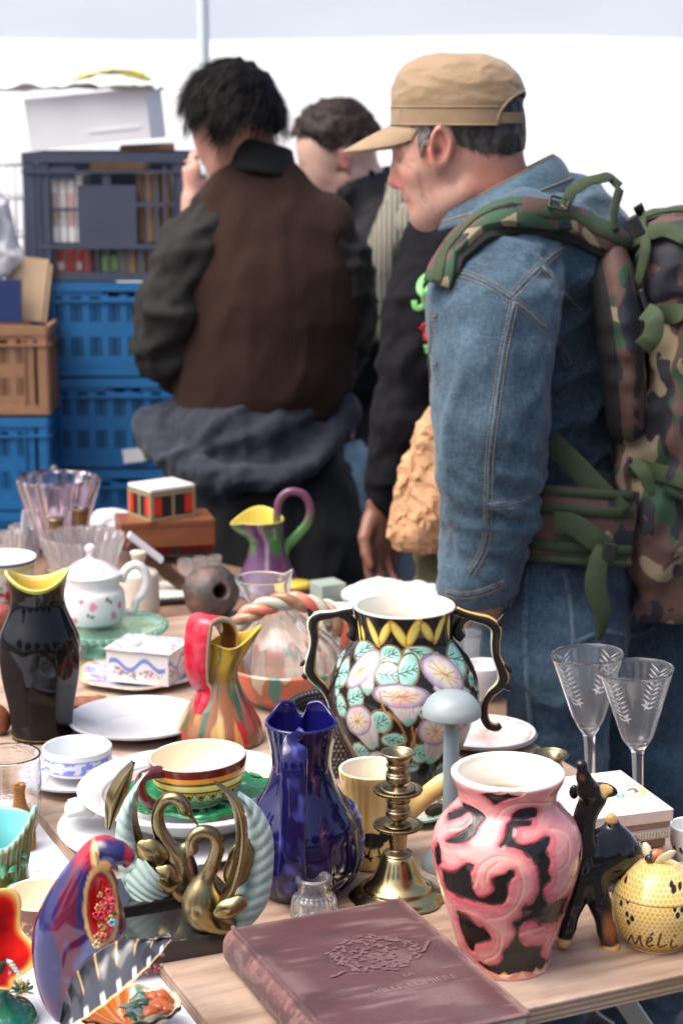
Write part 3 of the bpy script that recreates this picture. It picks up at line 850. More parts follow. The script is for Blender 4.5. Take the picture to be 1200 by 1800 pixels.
blue_pitcher()
# ---- brass
BRASS = mat('brass', (.36, .295, .17), .34, metal=1, nscale=35, namt=.75, ncol=(.20, .15, .08), nrough=.12, bump=.04, bscale=200)
BRASS_B = mat('polished_brass', (.50, .41, .20), .24, metal=1, nscale=20, namt=.5, ncol=(.36, .28, .12), nrough=.08)
def ring(z, r, amp=.02, n=40): pass
def cup_profile(t, yrim, hw, scale=1.):
 pass
def candlestick():
 t = Thing('candlestick', 'tall brass candlestick with two stacked candle cups on a bell shaped foot', 'candlestick', 698, 1578, BZ)
 def deform(P, s):
  rad = np.hypot(P[..., 0], P[..., 1]); w_ = sstep(t.m(70), t.m(84), rad) * (s.ZZ < .012)
  lob = 1 + .045 * w_ * (np.abs(np.cos(4 * s.TH)) - .5) ; P[..., 0] *= lob; P[..., 1] *= lob
  return P
 la = Lathe(t.prof([(1579, 80), (1576, 84), (1572, 80), (1566, 74), (1561, 64), (1562, 61), (1556, 58), (1548, 48), (1536, 40), (1522, 34), (1508, 28), (1502, 24)]), .003, 192, 8, solid=True)
 la.build('foot', BRASS_B, t, deform)
 la = Lathe(t.prof([(1503, 24), (1500, 27), (1497, 24), (1494, 18), (1490, 14), (1478, 16), (1462, 18), (1452, 19), (1449, 24), (1446, 18)]), .003, 96, 6, solid=True)
 o = la.build('stem', BRASS, t); o.location.z = t.L(t.cx, 1503)[2]
 def unit(ydish, ycup, name):
  h = ydish - ycup
  pf = [(ydish + 12, 14), (ydish + 8, 20), (ydish + 3, 34), (ydish - 1, 42), (ydish - 4, 43), (ydish - 4, 40), (ydish - 1, 33), (ydish + 1, 14), (ydish - 4, 9), (ydish - 9, 8), (ydish - 13, 14), (ydish - 19, 21), (ydish - 27, 22), (ydish - 30, 20), (ydish - 32, 22), (ydish - 34, 19), (ydish - 43, 20), (ydish - 45, 22), (ydish - 47, 19), (ydish - 54, 20), (ydish - h + 4, 24), (ydish - h + 1, 29), (ydish - h - 1, 31)]
  q = Lathe(t.prof(pf), .003, 160, 4, foot=True)
  nd = np.abs(q.RR - t.m(41)) < t.m(3)
  q.disp = nd * .0006 * np.sin(q.TH * 60) * (q.ZZ < q.H * .4)
  o = q.build(name, BRASS, t); o.location.z = t.L(t.cx, ydish + 12)[2]; return o
 unit(1452, 1387, 'candle_cup')
 unit(1390, 1325, 'candle_cup')
candlestick()
def candle_cup(px, py, label):
 t = Thing('candle_holder', label, 'candle holder', px, py, BZ, 'low brass candle holders behind the pink vase')
 y = py
 q = Lathe(t.prof([(y, 24), (y - 3, 36), (y - 8, 43), (y - 11, 44), (y - 11, 40), (y - 7, 33), (y - 6, 14), (y - 11, 9), (y - 17, 8), (y - 21, 14), (y - 27, 21), (y - 35, 22), (y - 38, 20), (y - 40, 22), (y - 42, 19), (y - 51, 20), (y - 53, 22), (y - 55, 19), (y - 62, 20), (y - 69, 25), (y - 72, 30), (y - 74, 32)]), .003, 144, 4)
 q.build('cup_and_dish', BRASS, t)
candle_cup(790, 1437, 'low brass candle holder standing at the foot of the grey mushroom')
candle_cup(966, 1400, 'low brass candle holder between the pink vase and the tile stack')
# ---- grey darning mushroom
t = Thing('wooden_mushroom', 'grey blue painted wooden mushroom stand with a worn domed cap', 'mushroom stand', 790, 1522, BZ)
MUSH = mat('grey_blue_paint', (.20, .27, .31), .42, nscale=14, namt=.55, ncol=(.29, .32, .32), bump=.12, bscale=70)
Lathe(t.prof([(1524, 50), (1518, 50), (1508, 46), (1495, 34), (1486, 20), (1480, 15), (1478, 14)]), nu=64, solid=True).build('base', MUSH, t)
def at_px(o, t, y): o.location.z = t.L(t.cx, y)[2]
o = Lathe(t.prof([(1482, 15), (1400, 14), (1330, 14), (1255, 13)]), nu=48, solid=True).build('stem', MUSH, t); at_px(o, t, 1482)
o = Lathe(t.prof([(1256, 14), (1258, 40), (1256, 50), (1251, 52), (1240, 50), (1226, 41), (1217, 28), (1212, 10)]), nu=80, solid=True).build('cap', mat('mushroom_cap', (.22, .295, .31), .4, nscale=16, namt=.5, ncol=(.36, .34, .31), bump=.1, bscale=60), t); at_px(o, t, 1258)
# ---- maroon book
def book():
 z = BZ + .040
 bl, br, fr = on_z(398, 1634, z), on_z(703, 1579, z), on_z(925, 1783, z)
 ex = br - bl; W = np.linalg.norm(ex); ex /= W; ey = np.array([ex[1], -ex[0], 0]); Hh = abs(np.dot(fr - br, ey))
 c = bl + ex * W / 2 + ey * Hh / 2
 t = Thing('book', 'large worn maroon clothbound book with a faded gilt wreath on its cover', 'book', at=(c[0], c[1], BZ)); t.root.rotation_euler = (0, 0, math.atan2(ex[1], ex[0]))
 m = mat('maroon_cloth', (.08, .028, .034), .55, nscale=7, namt=.75, ncol=(.14, .08, .085), bump=.25, bscale=420, sheen=.1)
 pc = mat('book_pages', (.62, .55, .42), .8, nscale=60, namt=.2, stretch=(.2, .2, 20))
 b = Bld(); b.box((.004, .0, .0205), (W - .012, Hh - .010, .034)); b.build('pages', pc, t)
 # cover: boards and rounded spine as one swept shell
 hh = .040; prof = [(W / 2, hh), (W / 2 - .02, hh), (-W / 2 + .020, hh), (-W / 2 + .008, hh - .0006), (-W / 2 + .001, hh - .004), (-W / 2 - .003, hh * .72), (-W / 2 - .004, hh * .5), (-W / 2 - .003, hh * .28), (-W / 2 + .001, .004), (-W / 2 + .008, .0006), (-W / 2 + .02, 0.), (W / 2, 0.)]
 P = crom(prof, 6); N = len(P)
 T = np.gradient(P, axis=0); Nn = np.column_stack([-T[:, 1], T[:, 0]]); Nn /= np.linalg.norm(Nn, axis=1)[:, None] + 1e-9
 I = P + Nn * .0032
 sec = np.vstack([P, I[::-1]])
 ys = np.linspace(-Hh / 2, Hh / 2, 90)
 G = np.stack([np.column_stack([sec[:, 0], np.full(len(sec), y), sec[:, 1]]) for y in ys])
 wob = .0006 * (fbm(G * 30, 4) - .5); G[..., 2] += wob
 mid = np.vstack([(P + I) / 2, ((P + I) / 2)[::-1]]); c0 = G[:1].copy(); c1 = G[-1:].copy(); c0[0, :, 0] = mid[:, 0]; c0[0, :, 2] = mid[:, 1]; c1[0, :, 0] = mid[:, 0]; c1[0, :, 2] = mid[:, 1]
 G = np.concatenate([c0, G, c1])
 col = np.zeros(G.shape); col[:] = (.070, .022, .024)
 d = np.exp(-((G[..., 0] + W / 2) / .012) ** 2) * sstep(.02, .04, G[..., 2])
 nz = fbm(G * np.array([60, 25, 60.]), 6)
 col = mixc(col, (.30, .17, .16), d * .6 * nz)
 big = fbm(G * 11, 9); col = mixc(col, (.092, .046, .048), np.clip((big - .40) * 2.2, 0, .9))
 ed = np.maximum(np.exp(-((np.abs(G[..., 1]) - Hh / 2) / .004) ** 2), np.exp(-((G[..., 0] - W / 2) / .004) ** 2)); col = mixc(col, (.33, .21, .19), ed * nz * .8)
 sc_ = sstep(.60, .66, fbm(np.stack([G[..., 0] * 240, G[..., 1] * 14, G[..., 2] * 30], -1), 25, 2)) + sstep(.64, .70, fbm(G * 130, 27, 3)); col = mixc(col, (.24, .17, .16), np.clip(sc_, 0, 1) * .35); col = mixc(col, (.035, .014, .016), sstep(.60, .70, fbm(G * 24, 29)) * .55)
 hinge = np.exp(-((G[..., 0] + W / 2 - .034) / .0022) ** 2) * (G[..., 2] > .03); col = mixc(col, (.22, .155, .14), hinge * .7)
 frm = np.exp(-((G[..., 0] - W / 2 + .018) / .0013) ** 2) * (G[..., 2] > .03); col = mixc(col, (.20, .12, .12), frm * .5)
 # faded ornament on the spine
 sp = (G[..., 0] < -W / 2 + .003); orn = sstep(.55, .62, fbm(np.stack([G[..., 1] * 160, G[..., 2] * 90, G[..., 0] * 0], -1), 15)) * sp; col = mixc(col, (.24, .12, .10), orn * .55)
 b = Bld(); b.grid(G, True, col.reshape(-1, 3))
 b.build('cover', mat('book_cover', rough=.6, spec=.25, vcol=True, nscale=180, namt=.16, bump=.3, bscale=500, sheen=.1), t, True)
 # faded gilt wreath: leaves on an oval, an urn of blooms inside, drawn flat on the cover
 gm = mat('faded_gilt', (.155, .09, .085), .55, nscale=120, namt=.8, ncol=(.10, .055, .055))
 b = Bld(); rnd = random.Random(3); zt = hh + .0007
 cx, cy = .018, .030; zl = [zt + .0001]
 def leaf(x, y, a, l, w_):
  ca_, sa_ = math.cos(a), math.sin(a)
  zl[0] += 4e-6
  V = [(x + (u * ca_ - v * sa_), y + (u * sa_ + v * ca_), zl[0]) for u, v in ((0, 0), (l * .35, w_), (l * .8, w_ * .7), (l, 0), (l * .8, -w_ * .7), (l * .35, -w_))]
  b.add(V, np.array([[0, 1, 2, 3], [0, 3, 4, 5]]))
 for i in range(130):
  a = -math.pi * .5 + i / 130 * 2 * math.pi; rx, ry = .040 + rnd.uniform(-.008, .006), .034 + rnd.uniform(-.008, .006)
  leaf(cx + rx * math.cos(a), cy + ry * math.sin(a), a + math.pi / 2 + rnd.uniform(-.9, .9), rnd.uniform(.004, .009), rnd.uniform(.0012, .0026))
 for i in range(55):
  a = rnd.uniform(0, 6.28); rr = .022 * math.sqrt(rnd.random())
  leaf(cx + rr * math.cos(a) * 1.1, cy + rr * math.sin(a) + .002, rnd.uniform(0, 6.28), rnd.uniform(.003, .007), rnd.uniform(.001, .0024))
 for i in range(10): leaf(cx - .042 - i * .0016, cy - .026 - i * .0006, 3.3 + rnd.uniform(-.3, .3), .006, .0016)
 for i in range(10): leaf(cx + .042 + i * .0016, cy - .018 + i * .002, .7 + rnd.uniform(-.3, .3), .006, .0016)
 b.build('gilt_wreath', gm, t)
 def text(s_, x, y, size, name):
  cu = bpy.data.curves.new(name, 'FONT'); cu.body = s_; cu.size = size; cu.align_x = 'CENTER'
  o = bpy.data.objects.new(name, cu); COL.objects.link(o)
  dg = bpy.context.evaluated_depsgraph_get(); me = bpy.data.meshes.new_from_object(o.evaluated_get(dg)); bpy.data.objects.remove(o)
  q = link(name, me, mat('faded_lettering', (.25, .17, .155), .5, nscale=160, namt=.8, ncol=(.13, .07, .068)), t); q.location = (x, y, zt); return q
 text('LA', cx + .010, cy - .058, .010, 'title_lettering')
 text('VILLE LUMIERE', cx + .008, cy - .080, .0135, 'title_lettering')
 leaf_b = b
book()
# ================================================================== swans, deer, honey pot, tiles, glasses
GLASS = mat('clear_glass', (.99, .99, .99), .02, trans=.975, ior=1.33)
GLASS_R = mat('old_pressed_glass', (.98, .98, .98), .04, trans=.93, ior=1.38, bump=.05, bscale=40)
WHITE = mat('white_porcelain', (.68, .67, .66), .12, coat=.5, nscale=9, namt=.05)
CREAM = mat('cream_glaze', (.80, .72, .52), .14, coat=.5, nscale=9, namt=.05)
BLACKG = mat('black_gloss', (.010, .010, .011), .08, coat=.7)
SWAN = mat('swan_brass', rough=.27, metal=1, vcol=True, nscale=30, namt=.22, nrough=.1)
VERD = mat('swan_verdigris', rough=.55, vcol=True, nscale=40, namt=.12, bump=.1, bscale=160)
SLABM = mat('black_marble_base', (.012, .012, .013), .16, coat=.3, nscale=6, namt=.6, ncol=(.03, .03, .032), nrough=.08)
def wing(t, inner, outer, name, y0, y1, split, ridges, thick=.004, tipcol=None, bulge=.010):
 """feathered wing between an inner and an outer edge; brass up to `split`, verdigris beyond"""
 n, k = 70, 44
 A, B_ = crom(np.array(inner, float), 12), crom(np.array(outer, float), 12)
 def rs(P):
  u = np.r_[0, np.cumsum(np.linalg.norm(np.diff(P, axis=0), axis=1))]; u /= u[-1]
  q = np.linspace(0, 1, n); return np.column_stack([np.interp(q, u, P[:, 0]), np.interp(q, u, P[:, 1])])
 A, B_ = rs(A), rs(B_)
 w_ = np.linspace(0, 1, k)
 u = np.linspace(0, 1, n)[:, None]
 px = A[:, None, :] * (1 - w_)[None, :, None] + B_[:, None, :] * w_[None, :, None]
 G = np.zeros((n, k, 3)); a0, a1 = t.L(600, 1500), t.L(600, 1501)
 sx = t.m(1, .05)
 base = t.L(t.cx, t.y0)
 for i in range(n):
  for j in range(k): G[i, j] = t.L(px[i, j, 0], px[i, j, 1], y0 + (y1 - y0) * w_[j])
 ph = (u * ridges + w_[None] * 1.3) % 1.0
 groove = np.abs(ph - .5) * 2
 rel = (groove ** .6) * .0034 * sstep(split - .05, split + .1, w_)[None] * .7
 yoff = -np.sin(np.pi * w_)[None] * bulge - rel
 F = G.copy(); F[..., 1] += yoff
 K = G.copy(); K[..., 1] += yoff * .6 + thick * (np.sin(np.pi * np.clip(w_, .0, 1)) * .8 + .3)[None]
 col = np.zeros(F.shape); col[:] = (.30, .41, .375)
 nz = fbm(F * 90, 4)
 col = mixc(col, (.42, .53, .49), np.clip(groove * .6 + (nz - .5) * .8, 0, 1)); col = mixc(col, (.20, .33, .30), sstep(.35, .0, groove) * .95)  # highlight on feather ridges and shade in grooves painted into the verdigris
 vb = Bld(); bb = Bld()
 s = int(split * k)
 loop = lambda f, g: np.concatenate([f, g[:, ::-1]], 1)
 if s > 1:
  cb = np.zeros((n, 2 * s, 3)); cb[:] = (.30, .235, .115)
  L = loop(F[:, :s], K[:, :s]); cb = mixc(cb, (.20, .15, .07), np.clip((fbm(L * 60, 8) - .45) * 2.5, 0, .8)); bb.grid(L, True, cb.reshape(-1, 3))
  bb.build('wing', SWAN, t, True)
 if s < k - 2:
  L = loop(F[:, s - 1 if s else 0:], K[:, s - 1 if s else 0:]); C = loop(col[:, s - 1 if s else 0:], col[:, s - 1 if s else 0:])
  vb.grid(L, True, C.reshape(-1, 3)); vb.build('wing_feathers', VERD, t, True)
def swan(px, py, label, neck, nrad, body, slab, wings, shells, mirror):
 t = Thing('swan_bookend', label, 'bookend', px, py, BZ, 'pair of swan bookends'); t.y0 = py
 # slab
 zt = slab[0]; c = t.L(*slab[1])
 b = Bld(); b.box((slab[2][0], slab[2][1], zt / 2), (slab[3][0], slab[3][1], zt), rot=slab[4], bev=.0015); b.build('base', SLABM, t)
 P = np.array([t.L(x, y, yy) for x, y, yy in neck])
 lo = P.min(0) - .05; hi = P.max(0) + .05
 B = SDF(lo, hi, .0017)
 r = [t.m(q) for q in nrad]
 B.chain(P, r, .004, seg=5)
 for (x, y, yy), rr, rot in body:
  B.ell(t.L(x, y, yy), [t.m(q) for q in rr], .010, rot=rot)
 # beak
 h, bk = P[0], np.array(t.L(*mirror[0]))
 B.cap(h, bk, t.m(mirror[1]), t.m(2.2), .004)
 B.ell(h, [t.m(11), t.m(9), t.m(11)], .004)
 V, Q = B.mesh(1)
 col = np.zeros(V.shape); col[:] = (.31, .25, .13); nz = fbm(V * 70, 5)
 col = mixc(col, (.20, .155, .085), np.clip((nz - .42) * 2.6, 0, .8))
 me = mesh_from('body', V, Q, True, col); link('body', me, SWAN, t)
 for w_ in wings: wing(t, *w_)
 for (x, y, yy), rr, rot, lob in shells:
  # small scalloped shell of breast feathers
  n = 40; th = np.linspace(0, 2 * np.pi, n, endpoint=False); rad = np.linspace(.02, 1, 9)
  c0 = t.L(x, y, yy); G = np.zeros((9, n, 3))
  for i, q in enumerate(rad):
   lb = 1 + .10 * np.abs(np.sin(th * lob / 2)) * q
   gx, gz = np.cos(th) * t.m(rr[0]) * q * lb, np.sin(th) * t.m(rr[1]) * q * lb
   G[i] = np.column_stack([c0[0] + gx * math.cos(rot) - gz * math.sin(rot), np.full(n, c0[1] - .007 * (1 - q ** 2)), c0[2] + gx * math.sin(rot) + gz * math.cos(rot)])
  K = G.copy(); K[..., 1] += .003
  L = np.concatenate([G, K[::-1]]); cc = np.zeros(L.shape); cc[:] = (.34, .26, .12)
  b = Bld(); b.grid(L, True, cc.reshape(-1, 3)); b.build('breast_feathers', SWAN, t, True)
 return t
swan(300, 1606, 'brass swan bookend at the back, its head turned down to the right, verdigris wings raised',
 [(326, 1422, -.008), (318, 1408, -.008), (304, 1402, -.006), (288, 1408, -.004), (278, 1428, 0), (278, 1450, 0), (287, 1474, 0), (301, 1497, 0), (313, 1520, 0), (322, 1545, 0), (318, 1575, 0)],
 [9, 8.5, 8, 8, 8.5, 9.5, 12, 15, 19, 22, 16],
 [((318, 1545, 0), (26, 24, 42), (0, .35, 0)), ((326, 1500, 0), (11, 10, 26), (0, .3, 0))],
 (.024, (300, 1606), (-.006, .022), (.125, .075), .32),
 [([(244, 1360), (243, 1400), (243, 1440), (256, 1480), (280, 1510), (312, 1528)], [(262, 1354), (240, 1376), (214, 1418), (203, 1470), (212, 1540), (238, 1592)], 'wing', .004, -.006, .30, 11),
 ([(238, 1340), (228, 1385), (210, 1425), (198, 1455)], [(232, 1336), (205, 1362), (186, 1400), (184, 1452)], 'wing', .030, .034, .99, 3),
 ([(306, 1556), (298, 1575), (280, 1590)], [(248, 1500), (222, 1545), (238, 1594)], 'wing', -.010, -.010, .0, 6)],
 [((268, 1500, -.012), (30, 22), -.7, 5), ((292, 1545, -.016), (22, 26), .5, 5)],
 ((349, 1452, -.010), 6))
swan(372, 1668, 'brass swan bookend in front, its slender neck arching left under one tall brass wing',
 [(338, 1492, -.010), (337, 1478, -.010), (347, 1464, -.010), (362, 1461, -.010), (377, 1468, -.008), (383, 1488, -.006), (377, 1512, -.004), (364, 1540, 0), (352, 1570, 0), (349, 1598, 0), (360, 1618, 0)],
 [8, 8, 8, 8, 8.5, 9, 10, 13, 19, 24, 20],
 [((360, 1592, 0), (34, 30, 44), (0, -.2, 0)), ((384, 1620, .0), (34, 26, 22), (0, .4, 0))],
 (.022, (372, 1668), (-.040, .012), (.140, .075), .32),
 [([(378, 1374), (404, 1410), (414, 1460), (410, 1510), (394, 1560), (372, 1590)], [(377, 1371), (415, 1396), (433, 1440), (432, 1505), (412, 1575), (384, 1612)], 'wing', -.004, -.014, .99, 3),
 ([(412, 1392), (432, 1430), (436, 1490), (424, 1545), (410, 1590), (400, 1628)], [(420, 1390), (452, 1414), (478, 1462), (480, 1530), (468, 1590), (430, 1640)], 'wing', .010, .004, .0, 12)],
 [((420, 1520, .000), (22, 46), -.3, 6), ((405, 1596, -.026), (30, 17), .45, 5)],
 ((329, 1507, -.016), 5))
# ---- black deer
def deer():
 t = Thing('deer_figurine', 'glossy black ceramic deer with gilt hooves and ears looking up', 'figurine', 1035, 1655, BZ)
 t.y0 = 1655
 s = t.m(1)
 L = lambda x, y, d=0: t.L(x, y, d)
 a, b_ = L(960, 1690), L(1180, 1310)
 B = SDF(np.array([a[0], -.075, -.004]), np.array([b_[0], .10, b_[2]]), .0019)
 m = lambda *q: [t.m(x) for x in q]
 B.chain([L(1022, 1347, -.02), L(1025, 1366, -.016), L(1033, 1388, -.008), L(1044, 1402, .0)], m(8, 12, 19, 21), .004)
 B.ell(L(1021, 1344, -.021), m(10, 9, 9), .004)
 B.chain([L(1040, 1405, 0), L(1026, 1440, -.004), L(1022, 1480, -.004), L(1026, 1520, -.002), L(1030, 1548, 0)], m(19, 17, 22, 29, 26), .006, seg=3)
 B.chain([L(1030, 1528, 0), L(1056, 1506, .018), L(1078, 1498, .030), L(1096, 1500, .042)], m(32, 43, 43, 34), .012)
 B.chain([L(1022, 1540, -.012), L(1010, 1585, -.016), L(997, 1630, -.020), L(989, 1654, -.022)], m(21, 16, 13, 14), .006)
 B.chain([L(1042, 1545, -.006), L(1054, 1590, -.010), L(1065, 1635, -.012), L(1072, 1664, -.013)], m(23, 18, 15, 17), .006)
 B.chain([L(1104, 1500, .050), L(1118, 1525, .044), L(1140, 1548, .040), L(1160, 1570, .045), L(1165, 1620, .05)], m(24, 20, 13, 11, 10), .006)
 B.chain([L(1078, 1500, .07), L(1088, 1560, .074), L(1096, 1625, .076)], m(22, 14, 11), .006)
 B.cap(L(1080, 1470, .03), L(1074, 1440, .030), t.m(14), t.m(11), .010)
 # ears
 B.ell(L(1062, 1388, .006), m(24, 8, 13), .004, rot=(0, .25, 0))
 B.ell(L(1066, 1388, -.004), m(15, 7, 7), .003, 's', rot=(0, .25, 0))
 B.ell(L(1008, 1392, .012), m(9, 7, 14), .004)
 V, Q = B.mesh(1)
 col = np.zeros(V.shape); col[:] = (.010, .009, .010)
 def near(p, r0, r1): d = np.linalg.norm(V - p, axis=1); return sstep(r1, r0, d)
 col = mixc(col, (.30, .10, .03), np.clip(sstep(L(0, 1520)[2], L(0, 1545)[2], V[:, 2]) * sstep(L(1058, 1500)[0], L(1070, 1500)[0], V[:, 0]) * sstep(L(0, 1590)[2], L(0, 1560)[2], -V[:, 2] * -1) * sstep(L(1170, 1500)[0], L(1140, 1500)[0], V[:, 0]) * .9, 0, 1))
 for q, r_ in ((L(989, 1658, -.022), 18), (L(1072, 1668, -.013), 20)): col = mixc(col, (.72, .44, .16), near(q, t.m(r_ - 1), t.m(r_)))
 col = mixc(col, (.66, .42, .15), near(L(1066, 1388, -.004), t.m(14), t.m(17)) * (V[:, 1] < .004))
 col = mixc(col, (.62, .34, .12), near(L(1074, 1438, .028), t.m(10), t.m(13)))
 col = mixc(col, (.16, .06, .03), near(L(1020, 1372, -.03), t.m(8), t.m(16)) * .8)
 me = mesh_from('body', V, Q, True, col); link('body', me, glaze('deer_glaze', rough=.08), t)
deer()
# ---- honey pot
def honey_pot():
 t = Thing('honey_pot', 'yellow honeycomb patterned honey pot with a bee on its lid', 'pot', 1151, 1655, BZ)
 la = Lathe(t.prof([(1655, 50), (1650, 53), (1636, 65), (1615, 75), (1592, 80), (1574, 79), (1564, 76)]), .004, 420, 26)
 GY = np.array((.70, .50, .15))
 def comb(la, p):
  h = 8.6
  u, v = p.U + 600, p.V
  row = np.floor(v / (h * .82)); uo = u + (row % 2) * h / 2
  du = (uo % h) - h / 2; dv = (v - (row + .5) * h * .82)
  d = np.hypot(du, dv); m = sstep(3.9, 2.6, d)
  nz = fbm(np.stack([p.U * .05, p.V * .05, la.TH * 0], -1), 3)
  pale = mixc(np.full(la.TH.shape + (3,), (.80, .66, .36)), (.74, .55, .22), nz)
  return mixc(pale, (.60, .36, .055), m * (.55 + .6 * nz))
 la.fill(GY, (.8, .7, .5)); p = Paint(t, la); la.col = comb(la, p)
 la.col[la.IN] = (.8, .7, .5)
 la.col = mixc(la.col, (.50, .30, .05), .75 * sstep(1625, 1650, p.V) * p.out)
 la.col[(p.V > 1653) & ~la.IN] = (.80, .72, .50)
 bee = lambda x, y, r, rot=0: p.put(sstep(1.15, .85, p.ell(x, y, r * .8, r, rot)), (.015, .016, .022))
 for x, y, r in ((1094,1580,4.5),(1101,1587,5),(1090,1592,5),(1101,1610,5),(1110,1617,5.5),(1104,1624,5),(1182,1596,4.5),(1187,1606,5.5),(1194,1596,4.5),(1220,1600,5),(1214,1610,5),(1208,1598,4)): bee(x, y, r)
 S1 = lambda *q: q
 for st in ([(1104,1664),(1107,1652),(1110,1646),(1114,1656),(1118,1660),(1122,1650),(1125,1646),(1126,1656),(1129,1663)],
   [(1137,1657),(1143,1653),(1145,1649),(1141,1647),(1137,1653),(1137,1660),(1141,1663),(1147,1660)], [(1143,1643),(1146,1640)],
   [(1160,1640),(1157,1652),(1156,1660),(1161,1662),(1169,1658)], [(1179,1649),(1177,1658),(1181,1662),(1187,1658)], [(1183,1642),(1184.5,1641)]):
  p.put(.95 * sstep(2.6, 1.5, p.line_dist(st)), (.05, .028, .012))
 la.build('pot', glaze('honey_glaze', rough=.15), t)
 zl = t.L(t.cx, 1565)[2]
 lb = Lathe(t.prof([(1566, 76), (1562, 77), (1553, 72), (1540, 62), (1527, 48), (1517, 30), (1512, 12)]), .004, 420, 20)
 lb.fill(GY)
 t2 = t; p2 = Paint(t, lb)
 # the lid's rows sit higher: shift its pixel rows
 lb_z = lb.z + zl; p2.yax = np.array([t.pix((0, 0, z))[1] for z in lb_z]); p2.V = np.repeat(p2.yax[:, None], lb.nu, 1)
 o = slice(lb.o0, lb.o1); zo = np.argsort(-p2.yax[o]); p2.Ky, p2.Kh = -p2.yax[o][zo], p2.hw[o][zo]
 lb.col = comb(lb, p2)
 fl = fbm(np.stack([lb.TH * 6, lb.ZZ * 20, lb.TH * 0], -1), 2)
 lb.col = mixc(lb.col, (.55, .36, .08), .6 * sstep(.35, .0, np.abs((lb.TH * 14 / (2 * np.pi)) % 1 - .5)) * sstep(1530, 1515, p2.V))
 for x, y, r in ((1099,1541,7),(1109,1535,5),(1103,1549,5),(1173,1552,4.5),(1178,1561,6),(1187,1554,5),(1190,1532,5),(1197,1536,5)): p2.put(sstep(1.15, .85, p2.ell(x, y, r * .85, r, 10)), (.015, .016, .022))
 o = lb.build('lid', glaze('honey_glaze'), t); o.location.z = zl
 # bee
 m = lambda *q: [t.m(x) for x in q]
 B = SDF(t.L(1120, 1530, -.04), t.L(1200, 1470, .04), .0012); B.ax
 B = SDF(np.array([-.04, -.03, t.L(t.cx, 1532)[2]]), np.array([.04, .03, t.L(t.cx, 1475)[2]]), .0011)
 B.ell(t.L(1153, 1502, 0), m(13, 10, 10), 0); B.ell(t.L(1141, 1509, -.006), m(9, 8, 8), .002); B.ell(t.L(1147, 1516, -.002), m(6, 6, 8), .004)
 V, Q = B.mesh(1); col = np.zeros(V.shape); col[:] = (.55, .16, .05); dk = sstep(t.L(1149, 1500)[0], t.L(1144, 1500)[0], V[:, 0]); col = mixc(col, (.03, .032, .04), dk)
 me = mesh_from('bee', V, Q, True, col); be = link('bee', me, glaze('honey_glaze'), t)
 for c0, c1, r_ in ((t.L(1140, 1510, 0), t.L(1132, 1481, .008), 8), (t.L(1152, 1516, -.008), t.L(1186, 1496, -.010), 7)):
  b = Bld(); P = [c0 + (c1 - c0) * q for q in (0, .3, .7, 1)]
  G, th = sweep(P, m(3, r_, r_, 3), 14, .35, (0, 1, 0), 6); b.grid(G, True); b.build('bee_wing', mat('bee_wing_glaze', (.55, .50, .30), .15, coat=.5, nscale=60, namt=.3), be, True)
 b = Bld(); b.tube(t.Ls([(1084, 1556), (1074, 1560), (1070, 1566)]), m(7, 7, 4), 12); b.build('lug', CREAM, t, True)
honey_pot()
